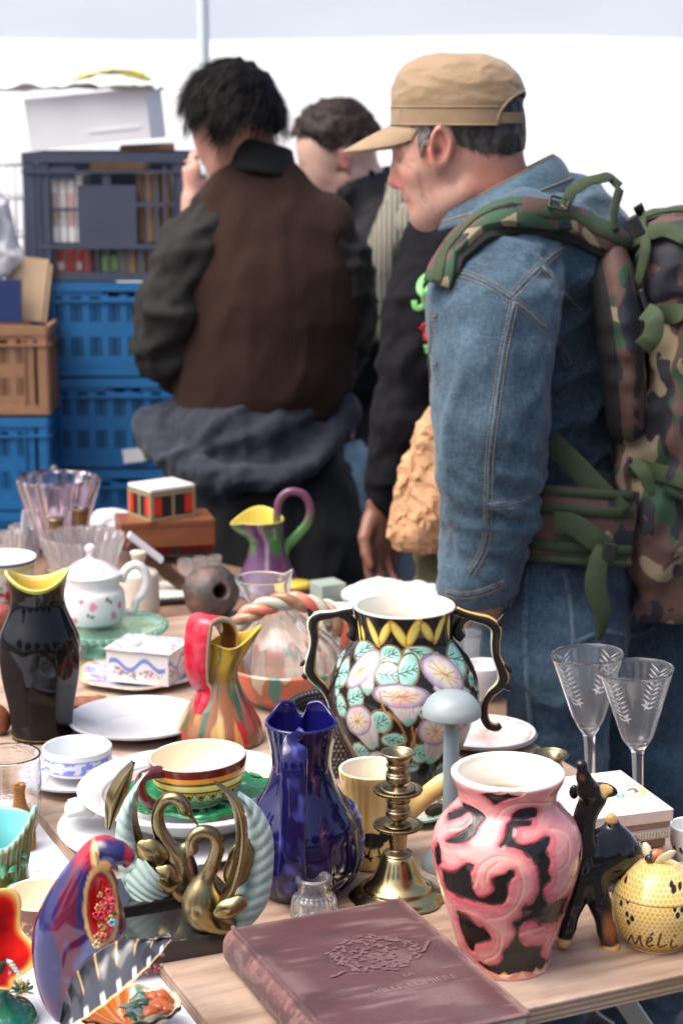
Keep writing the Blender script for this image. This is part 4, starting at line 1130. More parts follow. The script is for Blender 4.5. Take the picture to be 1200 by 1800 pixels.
# ---- tile stack
def tiles():
 zt = BZ + .088
 A, B_, Cc = on_z(1091, 1352, zt), on_z(1184, 1420, zt), on_z(1040, 1437, zt)
 ev = (B_ - A); W = np.linalg.norm(ev); ev /= W; eu = np.array([-ev[1], ev[0], 0]) ;
 if np.dot(eu, Cc - B_) < 0: eu = -eu
 rz = math.atan2(ev[1], ev[0]); ctr = (A + B_) / 2 + eu * W / 2
 zs = BZ; rnd = random.Random(5)
 specs = [('wooden_block', .012, (.50, .33, .20), 'thin pinkish wooden block at the very bottom of the tile stack', 'block', (-.006, .004)),
   ('tile', .012, (.62, .50, .38), 'cream edged tile second from the bottom of the stack', 'tile', (-.004, -.006)),
   ('cork_board', .014, (.42, .27, .15), 'brown cork slab in the middle of the tile stack', 'slab', (.004, .0)),
   ('cork_board', .012, (.36, .25, .15), 'darker brown slab under the ivory carved tile', 'slab', (.0, -.005)),
   ('carved_tile', .014, (.66, .60, .46), 'ivory tile with a carved edge under the white tile', 'tile', (-.003, .0)),
   ('tile', .008, (.52, .34, .26), 'thin pink clay tile right under the painted white tile', 'tile', (-.002, .001))]
 for i, (nm, h, c, lab, cat, (ox, oy)) in enumerate(specs):
  t = Thing(nm, lab, cat, at=(ctr[0] + eu[0] * ox + ev[0] * oy, ctr[1] + eu[1] * ox + ev[1] * oy, zs), group='stack of tiles behind the deer'); t.root.rotation_euler = (0, 0, rz + rnd.uniform(-.04, .04))
  m = mat('stack_%s' % 'abcdef'[i], c, .6, nscale=22, namt=.5, ncol=tuple(x * .55 for x in c), bump=.35, bscale=120, stretch=(1, 1, 4))
  w_ = W * (.93 if i != 2 else .97)
  b = Bld(); b.box((0, 0, h / 2), (w_, w_, h - .0006), bev=.0016)
  b.build('slab', m, t)
  if i == 4:
   b = Bld()
   for k in range(34):
    q = -w_ / 2 + (k + .5) * w_ / 34
    for (x, y) in ((q, -w_ / 2 - .0004), (q, w_ / 2 + .0004), (w_ / 2 + .0004, q), (-w_ / 2 - .0004, q)): b.box((x, y, h / 2), (.0022, .0022, h * .55), bev=.0007)
   b.build('carving', m, t)
  zs += h
 h = zt - zs
 t = Thing('painted_tile', 'white glazed tile painted with a reclining haloed figure, on top of the stack', 'tile', at=(ctr[0], ctr[1], zs), group='stack of tiles behind the deer')
 t.root.rotation_euler = (0, 0, rz)
 # glazed face as a fine grid painted in its own plane
 n = 300; g = np.linspace(-W / 2, W / 2, n); X, Y = np.meshgrid(g, g)
 # local coords: +x along ev, +y along perpendicular (sign s)
 perp = np.array([-math.sin(rz), math.cos(rz), 0]); sgn = 1 if np.dot(perp, eu) > 0 else -1
 def loc(px, py):
  q = on_z(px, py, zt) - ctr; return np.dot(q, ev), np.dot(q, perp)
 col = np.zeros((n, n, 3)); col[:] = (.78, .76, .73)
 def stroke(pp, w_, c, a=1.):
  nonlocal col
  P = crom(np.array([loc(*q) for q in pp]), 5) if len(pp) > 2 else np.array([loc(*q) for q in pp])
  d = np.full(X.shape, 9.)
  for p0, p1 in zip(P[:-1], P[1:]):
   ab = p1 - p0; tt = np.clip(((X - p0[0]) * ab[0] + (Y - p0[1]) * ab[1]) / ((ab ** 2).sum() + 1e-12), 0, 1)
   d = np.minimum(d, np.hypot(X - p0[0] - tt * ab[0], Y - p0[1] - tt * ab[1]))
  col = mixc(col, c, a * sstep(w_, w_ * .5, d))
 c = poly8(780, 1100, 2.857)
 stroke(c((915,800),(960,800),(1000,820),(1000,845),(950,855),(900,845)), .0028, (.75, .50, .04))
 stroke(c((760,860),(800,850),(850,845)), .0035, (.72, .52, .08)); stroke(c((770,880),(830,880)), .003, (.72, .52, .08))
 stroke(c((925,825),(945,815),(965,822),(960,835)), .0026, (.22, .12, .09)); stroke(c((955,820),(970,830)), .003, (.20, .10, .07))
 stroke(c((900,825),(925,835),(950,838)), .0006, (.3, .2, .16)); stroke(c((915,822),(918,830)), .0006, (.25, .18, .15))
 stroke(c((870,850),(880,862),(900,855),(890,840)), .0022, (.10, .36, .36)); stroke(c((860,845),(875,855)), .002, (.10, .3, .3))
 stroke(c((790,870),(805,865)), .002, (.12, .3, .34))
 for q in (((880,870),(920,868),(960,850),(1020,870)), ((860,890),(900,880),(940,890),(990,880),(1040,880)), ((850,900),(880,905),(920,880),(940,875)), ((930,862),(980,865),(1010,880))):
  stroke(c(*q), .0008, (.42, .44, .50), .9)
 for k in range(3): stroke([(985 + k * 5, 1404 - k * 2), (1008 + k * 5, 1424 - k * 2)], .0007, (.10, .16, .55))
 for k in range(3): stroke([(962 + k * 4, 1398 - k * 2), (985 + k * 5, 1404 - k * 2)], .0007, (.10, .16, .55))
 dk = Bld(); G = np.stack([X, Y, np.full(X.shape, h - .0005)], -1)
 wear = np.maximum(np.abs(X), np.abs(Y)) / (W / 2); nz = fbm(np.stack([X * 200, Y * 200, X * 0], -1), 2)
 col = mixc(col, (.55, .38, .30), sstep(.965, .995, wear + (nz - .5) * .03) * .7)
 G[..., 2] -= .0015 * sstep(.97, 1.0, wear)
 dk.grid(G, False, col.reshape(-1, 3)); dk.build('painted_face', glaze('tile_glaze', rough=.12), t, True)
 b = Bld(); b.box((0, 0, (h - .0022) / 2), (W * .998, W * .998, h - .0024), bev=.0015); b.build('tile_body', mat('tile_clay', (.66, .55, .47), .7, nscale=30, namt=.4, ncol=(.62, .44, .36), bump=.2), t)
tiles()
# ---- wine glasses
def wine_glass(px, py, prof, label):
 t = Thing('wine_glass', label, 'wine glass', px, py, BZ, 'pair of etched wine glasses at the back edge'); t.root.rotation_euler[1] = R(-3)
 P = t.prof(prof)
 la = Lathe(P, .0013, 128, 7)
 la.build('bowl_and_stem', GLASS, t) if False else None
 # outer from foot to rim, inner only down to the bowl's bottom
 y0 = prof[0][0]
 out = crom(P, 7); zb = t.L(t.cx, prof[-5][0] - 3)[2] - t.L(t.cx, y0)[2]
 T = np.gradient(out, axis=0); N = np.column_stack([T[:, 1], -T[:, 0]]); N /= np.linalg.norm(N, axis=1)[:, None] + 1e-12
 inn = (out - N * .0014)[::-1]; inn = inn[inn[:, 1] > zb]
 prof2 = np.vstack([[[1e-4, 0]], out, [(out[-1] + inn[0]) / 2 + [0, .0006]], inn, [[1e-4, inn[-1, 1] - .001]]])
 th = np.linspace(-np.pi, np.pi, 112, endpoint=False)
 G = np.stack([prof2[:, :1] * np.sin(th), -prof2[:, :1] * np.cos(th), np.repeat(prof2[:, 1:], 112, 1)], -1)
 b = Bld(); b.grid(G, True); o = b.build('goblet', GLASS, t, True)
 # etched fern sprays: thin frosted leaflets on the wall
 H = out[-1, 1]
 def wall(u, z):   # angle, height -> point just outside the wall
  r_ = np.interp(z, out[:, 1][out[:, 1] > zb], out[:, 0][out[:, 1] > zb]) + .00025
  return np.array([r_ * math.sin(u), -r_ * math.cos(u), z])
 def leaflet(u, z, du, dz, wd):
  q = [(0, 0), (.4, .5), (1, 0), (.4, -.5)]; L = math.hypot(du * .035, dz)
  V = [wall(u + du * a - dz / L * wd * b_ * 20, z + dz * a + du * .035 / L * wd * b_) for a, b_ in q]
  eb.add(V, np.array([[0, 1, 2, 3]]))
 for u0 in (-.75, .9, 2.4, -2.3):
  eb = Bld()
  for i in range(9):
   z = H * .985 - .012 - i * .0055; u = u0 + .03 * i
   leaflet(u, z, .34, .010 - .0006 * i, .0022); leaflet(u, z, -.34, .010 - .0006 * i, .0022)
  for k in range(5): a = k * 1.256; leaflet(u0 + .35, H - .055, .22 * math.cos(a), .008 * math.sin(a), .003)
  eb.build('etched_fern', mat('frosted_etch', (.62, .64, .64), .5, trans=.25), o)
gp = lambda y, x: [(y, x)]
wine_glass(1038, 1406, [(1406, 40), (1403, 39), (1399, 22), (1394, 11), (1380, 8.5), (1340, 9), (1305, 10), (1290, 12), (1282, 17), (1268, 25), (1250, 32), (1200, 48), (1149, 64)], 'etched wine glass half hidden behind the other one, nearer the vase')
wine_glass(1122, 1436, [(1436, 43), (1433, 42), (1428, 24), (1423, 12), (1410, 9), (1370, 9.5), (1330, 10.5), (1317, 13), (1310, 18), (1299, 26), (1280, 33), (1226, 50), (1175, 67)], 'etched wine glass standing in front, beside the white tile')
# ---- ribbed salt glass
t = Thing('ink_bottle', 'small ribbed pressed glass bottle standing behind the maroon book', 'bottle', 552, 1612, BZ)
la = Lathe(t.prof([(1612, 40), (1608, 41), (1590, 41), (1578, 39), (1571, 33), (1566, 29), (1553, 29), (1549, 33), (1543, 33)]), .006, 220, 8, floor=.008)
la.disp = -.0026 * (np.abs(np.sin(la.TH * 11)) < .6) * (~la.IN) * sstep(t.L(0, 1570)[2], t.L(0, 1580)[2], la.ZZ)
la.build('bottle_glass', GLASS_R, t)
# ================================================================== left half of the table
# ---- black vase with a yellow lip
t = Thing('vase', 'tall glossy black vase with a wavy yellow lined lip at the left edge', 'vase', 75, 1292, BZ)
la = Lathe(t.prof([(1292, 54), (1286, 55), (1240, 60), (1190, 70), (1150, 74), (1115, 69), (1080, 54), (1055, 46), (1035, 48), (1018, 53)]), .005, 200, 12)
la.fill((.004, .004, .005), (.70, .47, .08))
rim = la.ZZ > la.H - .004
la.col[rim & ~la.IN] = (.30, .30, .04); la.col[rim & la.IN] = (.72, .66, .22)
la.disp = -.0028 * np.abs(np.cos(la.TH * 4)) * sstep(la.H * .66, la.H * .45, la.ZZ) * (~la.IN) * sstep(0, .02, la.ZZ)
def df(P, s):
 f = sstep(s.H - .045, s.H, s.ZZ); P[..., 2] += -f * .0095 * np.cos(2 * s.TH) + f * .002; P[..., 0] *= 1 + .07 * f; return P
la.build('body', glaze('black_glaze', rough=.06, spec=.3, coat=.05), t, df)
def plate(px, py, hw, hpx, label, name='plate', z=BZ, paint=None, m=None, group=None, rim=.62, lob=None, cat='plate', thick=.003, nu=160, base=(.60, .61, .625)):
 t = Thing(name, label, cat, px, py, z, group)
 r, h = t.m(hw), t.m(hpx)
 la = Lathe(np.array([(r * .5, 0), (r * .54, .0005), (r * rim, h * .25), (r * .82, h * .62), (r * .97, h * .97), (r, h)]), thick, nu, 6)
 la.fill(base)
 if paint: paint(la, t)
 def df(P, s):
  if lob: k = 1 + lob[1] * np.cos(lob[0] * s.TH) * sstep(r * .5, r, s.RR); P[..., 0] *= k; P[..., 1] *= k
  return P
 la.build('dish', m or glaze('plate_glaze', rough=.13), t, df); return t
def crest(la, t):
 x, y = la.RR * np.sin(la.TH), -la.RR * np.cos(la.TH); r = t.m(120)
 gx, gy = x - r * .20, y + r * .22
 d = np.hypot(gx / (r * .26), gy / (r * .22)); m = sstep(.14, .05, np.abs(d - 1)) * la.IN
 n = fbm(np.stack([x * 300, y * 300, x * 0], -1), 3); la.col = mixc(la.col, (.25, .50, .62), m * n * 1.3 * (1 - 0))
 la.col = mixc(la.col, (.55, .20, .10), sstep(.5, .2, np.hypot(gx / (r * .14), gy / (r * .10))) * sstep(.45, .55, n) * la.IN)
 la.col = mixc(la.col, (.65, .35, .12), sstep(1, .6, np.hypot((gx + r * .28) / (r * .05), gy / (r * .05))) * la.IN)
 la.col = mixc(la.col, (.55, .68, .66), sstep(.03, .0, np.abs(la.RR / r - .985)) * .7)
plate(242, 1283, 121, 22, 'large white plate with a small crest, between the black vase and the red pitcher', paint=crest)
def onion(la, t):
 x, y = la.RR * np.sin(la.TH), -la.RR * np.cos(la.TH); r = t.m(99)
 n = fbm(np.stack([x * 160, y * 160, x * 0], -1), 8); m = sstep(.12, .04, np.abs(la.RR / r - .80)) * sstep(.48, .56, n) * la.IN
 la.col = mixc(la.col, (.10, .16, .55), m)
plate(138, 1376, 99, 18, 'white saucer with a blue painted rim under the low white bowl', 'saucer', paint=onion, cat='saucer')
t = Thing('low_bowl', 'low straight sided white bowl with a blue flower band', 'bowl', 137, 1350, BZ + .016)
la = Lathe(t.prof([(1350, 56), (1346, 59), (1330, 61), (1315, 61), (1312, 61)]), .0035, 220, 9)
la.fill((.78, .77, .75), (.72, .75, .76)); p = Paint(t, la)
v = (p.V - 1326) / 12; n = fbm(np.stack([p.U * .10, p.V * .16, la.TH * 0], -1), 21)
band = sstep(1320, 1322, p.V) * sstep(1346, 1344, p.V) * p.out
la.col = mixc(la.col, (.12, .18, .58), band * np.clip(sstep(.50, .57, n) + sstep(1.2, .4, np.abs(p.V - 1322)) + sstep(1.2, .4, np.abs(p.V - 1344)) + .18, 0, .9))
la.build('bowl_wall', glaze('plate_glaze'), t)
# ---- white dinner plate, oval dish, green leaf plate, striped cup
plate(305, 1462, 200, 16, 'wide white plate at the bottom, under the oval dish', rim=.66)
t = Thing('oval_dish', 'deep white oval dish with shell handles and a thin gold line', 'dish', 340, 1432, BZ + .010)
r = t.m(200)
la = Lathe(np.array([(.55 * r, 0), (.60 * r, .002), (.66 * r, .008), (.78 * r, .026), (.90 * r, .034), (1.0 * r, .036)]), .0035, 200, 8)
la.fill((.62, .625, .63))
for q, c in ((.74, (.55, .38, .12)), (.775, (.12, .10, .10))): la.col = mixc(la.col, c, .85 * sstep(.012, .004, np.abs(la.RR / r - q)) * la.IN)
la.col = mixc(la.col, (.06, .06, .06), .8 * sstep(.0012, .0005, np.abs(la.ZZ - .006)) * ~la.IN * (la.RR > .6 * r))
la.build('dish_body', glaze('plate_glaze'), t)
for sgn in (-1, 1):
 b = Bld()
 for k in range(5):
  a = (k - 2) * .22; p0 = np.array([sgn * r * .86, -.02 + a * .02, .018]); p1 = p0 + np.array([sgn * .034 * math.cos(a), .034 * math.sin(a) - .004, .004])
  b.tube([p0, (p0 + p1) / 2 + [0, 0, .003], p1], [.005, .0065, .003], 10)
 b.build('handle', WHITE, t, True)
def leafpaint(la, t):
 x, y = la.RR * np.sin(la.TH), -la.RR * np.cos(la.TH); n = fbm(np.stack([x * 70, y * 70, x * 0], -1), 3, 4)
 v = np.abs(np.sin(la.TH * 5 + 6 * la.RR / t.m(130))) ; la.col = mixc(la.col, (.004, .10, .03), np.clip(sstep(.16, .0, v) * .5 + (n - .5) * 3.2, 0, 1)); la.col = mixc(la.col, (.06, .34, .15), np.clip((n - .56) * 4, 0, .8))
 la.disp = (n - .5) * .012 * np.where(la.IN, -1, 1) * sstep(t.m(20), t.m(60), la.RR)
plate(348, 1408, 128, 16, 'glossy green leaf moulded plate under the striped cup', 'leaf_plate', z=BZ + .040, paint=leafpaint, lob=(7, .05), base=(.010, .17, .055), m=glaze('leaf_glaze', rough=.08, bump=.3, bscale=60))
t = Thing('cup', 'cream lined cup with brown, orange and yellow bands and a maroon handle', 'cup', 352, 1408, BZ + .046)
la = Lathe(t.prof([(1408, 38), (1404, 40), (1400, 47), (1388, 64), (1372, 77), (1352, 84), (1336, 86), (1328, 86)]), .0035, 320, 20)
la.fill((.70, .70, .55), (.80, .72, .54)); p = Paint(t, la)
vv = p.V
for a, b_, c in ((0, 1341, (.13, .018, .015)), (1341, 1350, (.75, .31, .03)), (1350, 1354, (.10, .08, .02)), (1354, 1365, (.74, .63, .15)), (1365, 1367.5, (.05, .05, .03))): la.col[(vv >= a) & (vv < b_) & ~la.IN] = c
tri = np.abs(((p.U + 900) / 21) % 1 - .5) * 2; zig = 1368 + 18 * tri
m = (vv >= 1367.5) & (vv < zig) & ~la.IN; la.col[m] = (.74, .33, .04)
la.col[(np.abs(vv - zig) < 1.3) & (vv > 1367) & ~la.IN] = (.03, .03, .02)
dots = np.hypot(((p.U + 900) % 21) - 0, (vv - 1376)); dots = np.minimum(dots, np.hypot(((p.U + 900) % 21) - 21, (vv - 1376))); la.col[(dots < 3.2) & ~la.IN] = (.03, .03, .02)
arc = np.abs(np.hypot((((p.U + 900 + 10.5) % 21) - 10.5), (vv - 1377)) - 13); la.col[(arc < 1.0) & (vv > zig + 3) & ~la.IN] = (.05, .06, .05)
o = la.build('cup_body', glaze('cup_glaze', rough=.12), t);
b = Bld(); G, th = sweep(t.Ls([(285, 1354, -.035), (268, 1356, -.045), (253, 1364, -.05), (249, 1382, -.052), (258, 1402, -.05), (274, 1412, -.042), (292, 1404, -.035)]), [t.m(q) for q in (11, 10, 10, 10, 10, 9, 9)], 16, 1.3)
b.grid(G, True); b.build('handle', mat('maroon_glaze', (.13, .016, .016), .1, coat=.6, nscale=40, namt=.4), t, True)
t.root.rotation_euler = (0, R(-2.5), t.root.rotation_euler[2])
# ---- yellow wood-look mug
t = Thing('milk_mug', 'yellow wood grain glazed mug with a straight side handle and a small black bird', 'mug', 654, 1512, BZ)
la = Lathe(t.prof([(1512, 52), (1506, 57), (1490, 60), (1465, 60), (1440, 56), (1415, 53), (1385, 55), (1360, 59), (1351, 60)]), .004, 300, 16)
la.fill((.72, .46, .16), (.84, .76, .60)); p = Paint(t, la)
n = fbm(np.stack([p.U * .10, p.V * .012, la.TH * 0], -1), 14, 4); wv = np.sin(p.U * .45 + 9 * n)
la.col[~la.IN] = mixc(np.full(la.TH.shape + (3,), (.76, .54, .22)), (.55, .27, .06), np.clip((n - .36) * 1.6 + .22 * wv, 0, 1))[~la.IN]
for e in ((655, 1478, 20, 13, 10), (675, 1468, 10, 11, 0)): p.put(sstep(1.1, .95, p.ell(*e)), (.015, .014, .014))
for q in ([(640,1470),(630,1458),(634,1466)], [(640,1472),(628,1466)], [(650,1492),(647,1505)], [(664,1490),(668,1504)], [(640,1505),(654,1507)], [(662,1504),(676,1507)], [(680,1460),(682,1448)], [(672,1460),(668,1450)], [(640,1498),(652,1512)], [(673,1498),(667,1512)]): p.put(sstep(2.2, 1.2, p.line_dist(q, False)), (.015, .014, .014))
la.build('mug_body', glaze('mug_glaze', rough=.12), t)
b = Bld(); P = t.Ls([(695, 1446, .0), (720, 1425, -.004), (748, 1400, -.006), (775, 1378, -.006), (790, 1366, -.005)]); G, th = sweep(P, [t.m(q) for q in (17, 17, 17, 17, 12)], 18, .9)
cc = mixc(np.full(G.shape, (.76, .52, .20)), (.52, .25, .06), np.clip((fbm(G * np.array([60, 60, 60.]), 5) - .4) * 2.4, 0, 1)); b.grid(G, True, cc.reshape(-1, 3)); b.build('handle', glaze('mug_glaze'), t, True)
# ---- leaf and flower dish under the mug handle
def fdish(la, t):
 x, y = la.RR * np.sin(la.TH), -la.RR * np.cos(la.TH); r = t.m(100)
 la.col[:] = (.02, .018, .018)
 for (cx, cy, rr, c) in ((.30, -.55, .42, (.32, .62, .55)), (-.05, -.1, .40, (.62, .50, .52)), (.62, .0, .34, (.36, .64, .56)), (-.5, -.5, .38, (.35, .62, .55)), (.2, .5, .4, (.62, .55, .5)), (-.55, .3, .35, (.36, .62, .55))):
  d = np.hypot(x / r - cx, y / r - cy) / rr; la.col = mixc(la.col, (.42, .26, .08), sstep(1.12, 1.06, d)); la.col = mixc(la.col, c, sstep(1.0, .95, d))
  a = np.arctan2(y / r - cy, x / r - cx); la.col = mixc(la.col, (.06, .14, .12), .6 * sstep(.12, .03, np.abs(np.sin(a * 3.5))) * sstep(.95, .9, d))
 la.col = mixc(la.col, (.40, .28, .12), sstep(.03, .01, np.abs(la.RR / r - .985)))
plate(735, 1425, 90, 14, 'black dish painted with aqua leaves and a lilac flower, under the mug handle', 'painted_dish', paint=fdish, lob=(5, .07), cat='dish', nu=240)
# ---- dark woven basket behind the pitcher
t = Thing('woven_basket', 'round dark grey woven basket behind the blue pitcher', 'basket', 590, 1345, BZ)
la = Lathe(t.prof([(1345, 62), (1335, 68), (1290, 76), (1250, 80), (1238, 82)]), .004, 360, 22)
wv = np.sin(la.TH * 60) * np.where((np.floor(la.ZZ / .0062) % 2) > 0, 1, -1); hz = np.abs((la.ZZ / .0062) % 1 - .5) * 2
la.fill((.10, .085, .075), (.05, .042, .038)); la.col = mixc(la.col, (.36, .34, .31), sstep(.35, .0, hz) * .85 * ~la.IN); la.col = mixc(la.col, (.03, .026, .024), sstep(-.2, -.8, wv) * .6)
la.disp = .0012 * wv + .0012 * (1 - hz)
la.build('weave', mat('basket_weave', rough=.6, vcol=True), t)
b = Bld(); th = np.linspace(0, 2 * np.pi, 61); rr = t.m(82); b.tube(np.column_stack([rr * np.sin(th), -rr * np.cos(th), np.full(61, la.H)]), t.m(5), 8, seg=2, caps=False); b.build('rim', mat('basket_rim', (.035, .025, .022), .4), t, True)
# ---- red marbled pitcher
def red_pitcher():
 t = Thing('pitcher', 'marbled brown, green and red pitcher with a mustard spout and a red strap handle', 'pitcher', 387, 1300, BZ)
 la = Lathe(t.prof([(1300, 74), (1294, 77), (1270, 72), (1240, 56), (1212, 40), (1188, 30), (1160, 29), (1135, 34), (1120, 38)]), .004, 240, 16)
 la.fill((.25, .11, .05), (.60, .40, .05)); P3 = la.points()
 n = fbm(np.stack([la.TH * 3.2, la.ZZ * 9, la.TH * 0], -1), 31, 4); n2 = fbm(np.stack([la.TH * 4.5 + 9, la.ZZ * 11, la.TH * 0], -1), 41, 4); n3 = fbm(np.stack([la.TH * 3, la.ZZ * 16 + 5, la.TH * 0], -1), 51, 4)
 c = np.full(la.TH.shape + (3,), (.25, .10, .045)); c = mixc(c, (.55, .45, .36), sstep(.52, .6, n)); c = mixc(c, (.05, .10, .06), sstep(.55, .62, n2)); c = mixc(c, (.45, .03, .04), sstep(.57, .63, n3) * sstep(.09, .03, la.ZZ)); c = mixc(c, (.55, .36, .10), sstep(.60, .66, 1 - n2) * .7)
 top = sstep(la.H - .075, la.H - .03, la.ZZ + (n - .5) * .05); c = mixc(c, (.46, .30, .03), top); c = mixc(c, (.16, .10, .03), top * sstep(.5, .62, n2) * .8)
 la.col[~la.IN] = c[~la.IN]
 tip = .035
 def df(P, s):
  f = sstep(s.H - .05, s.H, s.ZZ); sp = np.exp(-((s.TH - 1.45) / .55) ** 2); bk = np.exp(-((np.abs(s.TH + 1.7)) / .9) ** 2)
  P[..., 0] += f * (.016 * sp + .008); P[..., 2] += f * (.016 * sp - .012 * np.exp(-((s.TH - .1) / .8) ** 2) - .01 * bk); P[..., 1] *= 1 - .25 * f
  P[..., 0] += sstep(.04, s.H, s.ZZ) * .006; return P
 la.build('body', glaze('marble_glaze', rough=.08), t, df)
 q = [t.L(404, 1140, .012), t.L(402, 1112, .014), t.L(390, 1092, .006), t.L(370, 1086, -.006), t.L(353, 1096, -.014), t.L(347, 1130, -.018), t.L(346, 1172, -.018), t.L(352, 1198, -.016), t.L(362, 1215, -.018), t.L(356, 1238, -.024), t.L(350, 1256, -.030)]
 G = ribbon(q, [t.m(w_) for w_ in (14, 18, 22, 24, 25, 25, 24, 20, 15, 15, 8)], .007, np.array([[.80, -.60, 0]] * 11), 8)
 cc = np.zeros(G.shape); cc[:] = (.46, .012, .035); nn = fbm(G * 60, 3); cc = mixc(cc, (.62, .10, .13), np.clip((nn - .5) * 2, 0, .7))
 nrm = 0
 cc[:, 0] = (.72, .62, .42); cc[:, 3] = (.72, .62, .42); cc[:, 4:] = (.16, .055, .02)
 b = Bld(); b.grid(G, True, cc.reshape(-1, 3)); b.build('handle', glaze('marble_glaze'), t, True)
red_pitcher()
# ---- marbled rope handled basket with the glass carafe in it
t = Thing('ceramic_basket', 'marbled ceramic basket with a twisted rope handle around the glass carafe', 'basket', 505, 1232, BZ)
la = Lathe(t.prof([(1232, 60), (1225, 70), (1205, 92), (1180, 104), (1165, 108)]), .006, 160, 10)
n = fbm(np.stack([la.TH * 4, la.ZZ * 30, la.TH * 0], -1), 7, 4); n2 = fbm(np.stack([la.TH * 5 + 4, la.ZZ * 26, la.TH * 0], -1), 17, 4)
la.fill((.40, .16, .07)); la.col = mixc(la.col, (.66, .16, .09), sstep(.5, .58, n)); la.col = mixc(la.col, (.10, .26, .20), sstep(.54, .6, n2)); la.col = mixc(la.col, (.62, .46, .34), sstep(.56, .62, 1 - n))
la.build('bowl', glaze('marble_glaze'), t)
b = Bld(); path = crom(t.Ls([(398, 1165, -.03), (396, 1130, -.035), (425, 1090, -.045), (465, 1066, -.05), (510, 1056, -.05), (555, 1066, -.045), (590, 1088, -.04), (612, 1125, -.03), (616, 1165, -.02)]), 12)
T = np.gradient(path, axis=0); T /= np.linalg.norm(T, axis=1)[:, None]; A = np.array([0, 1, 0.]); A = A - (T @ np.array([0, 1, 0.]))[:, None] * T; A /= np.linalg.norm(A, axis=1)[:, None]; Bv = np.cross(T, A); ph = np.linspace(0, 2 * np.pi * 4.2, len(path))
for k, c in enumerate(((.62, .14, .09), (.30, .15, .08), (.40, .42, .34))):
 a = ph + k * 2 * np.pi / 3; C = path + (np.cos(a)[:, None] * A + np.sin(a)[:, None] * Bv) * t.m(8)
 G, th = sweep(C, t.m(9.5), 10, 1, (0, 1, 0), 1); cc = mixc(np.full(G.shape, c), (.55, .40, .28), np.clip((fbm(G * 60, k + 3) - .45) * 3, 0, .8)); b.grid(G, True, cc.reshape(-1, 3))
b.build('rope_handle', glaze('marble_glaze'), t, True)
t = Thing('carafe', 'clear ribbed glass carafe with a pinched pouring lip leaning in the marbled basket', 'carafe', 515, 1226, BZ + .008)
la = Lathe(t.prof([(1226, 62), (1215, 74), (1190, 84), (1160, 87), (1130, 80), (1105, 60), (1085, 44), (1062, 38), (1040, 40), (1015, 47)]), .0018, 180, 9)
la.disp = .0004 * np.cos(la.TH * 16) * sstep(la.H * .75, la.H * .5, la.ZZ)
def df(P, s):
 f = sstep(s.H - .05, s.H, s.ZZ); sp = np.exp(-((s.TH - 1.6) / .35) ** 2); P[..., 2] += f * (.012 * sp); P[..., 0] += f * .008 * sp
 u = sstep(s.H * .35, s.H, s.ZZ); P[..., 0] -= .045 * u ** 1.2; return P
la.build('carafe_glass', GLASS_R, t, df)
# ---- round clay pot with a hole
t = Thing('clay_pot', 'round dark clay pot with a hole in its side, lying behind the carafe', 'pot', 372, 1080, BZ)
B = SDF((-.09, -.09, -.005), (.09, .09, .13), .0025); c = t.L(372, 1040); r = t.m(50)
B.ell((0, 0, c[2]), (r, r, r * .95), 0); hdir = t.L(402, 1034, -.05); B.cap(hdir * [1, 1, 1] + [0, -.02, 0], (0, 0, c[2]), t.m(13), t.m(13), .004, 's')
V, Q = B.mesh(1); V += vnormals(V, Q) * ((fbm(V * 60, 3) - .5) * .006)[:, None]; col = mixc(np.full(V.shape, (.045, .040, .042)), (.16, .085, .055), np.clip((fbm(V * 40, 9) - .42) * 2.5, 0, .9))
link('pot_shell', mesh_from('pot_shell', V, Q, True, col), mat('rough_clay', rough=.55, vcol=True, bump=.2), t)
# ---- green, yellow and purple pitcher with a long looped handle
t = Thing('pitcher', 'slim purple and green pitcher with a yellow lined spout and a high looped handle', 'pitcher', 470, 1040, BZ - .02)
la = Lathe(t.prof([(1040, 62), (1034, 62), (1015, 52), (990, 40), (965, 32), (945, 31), (925, 37), (910, 42)]), .003, 160, 12)
la.fill((.05, .03, .06), (.72, .58, .10)); n = fbm(np.stack([la.TH * 2.5, la.ZZ * 10, la.TH * 0], -1), 3, 4); n2 = fbm(np.stack([la.TH * 3 + 3, la.ZZ * 12, la.TH * 0], -1), 13, 4)
c = np.full(la.TH.shape + (3,), (.09, .035, .10)); c = mixc(c, (.05, .20, .035), sstep(.48, .6, n) * sstep(la.H * .45, la.H * .7, la.ZZ)); c = mixc(c, (.20, .02, .05), sstep(.52, .62, n2)); c = mixc(c, (.22, .22, .28), sstep(.58, .66, n2)); la.col[~la.IN] = c[~la.IN]
def df(P, s):
 f = sstep(s.H - .05, s.H, s.ZZ); sp = np.exp(-((s.TH + 1.5) / .5) ** 2); P[..., 0] -= f * (.012 * sp + .012); P[..., 2] += f * (-.008 * sp + .016 * np.exp(-((np.abs(s.TH) - 3.14) / .9) ** 2) - .004); return P
la.build('body', glaze('pitcher_glaze', rough=.1), t, df)
b = Bld(); G, th = sweep(t.Ls([(488, 935), (487, 900), (494, 875), (512, 864), (534, 870), (545, 892), (541, 918), (522, 942), (502, 962), (494, 985), (492, 1000)]), [t.m(q) for q in (8, 7, 7, 7, 7, 7, 8, 9, 10, 10, 6)], 12, .8)
cc = mixc(np.full(G.shape, (.06, .17, .04)), (.14, .05, .10), sstep(t.L(500, 930)[2], t.L(500, 890)[2], G[..., 2])); b.grid(G, True, cc.reshape(-1, 3)); b.build('handle', glaze('pitcher_glaze'), t, True)
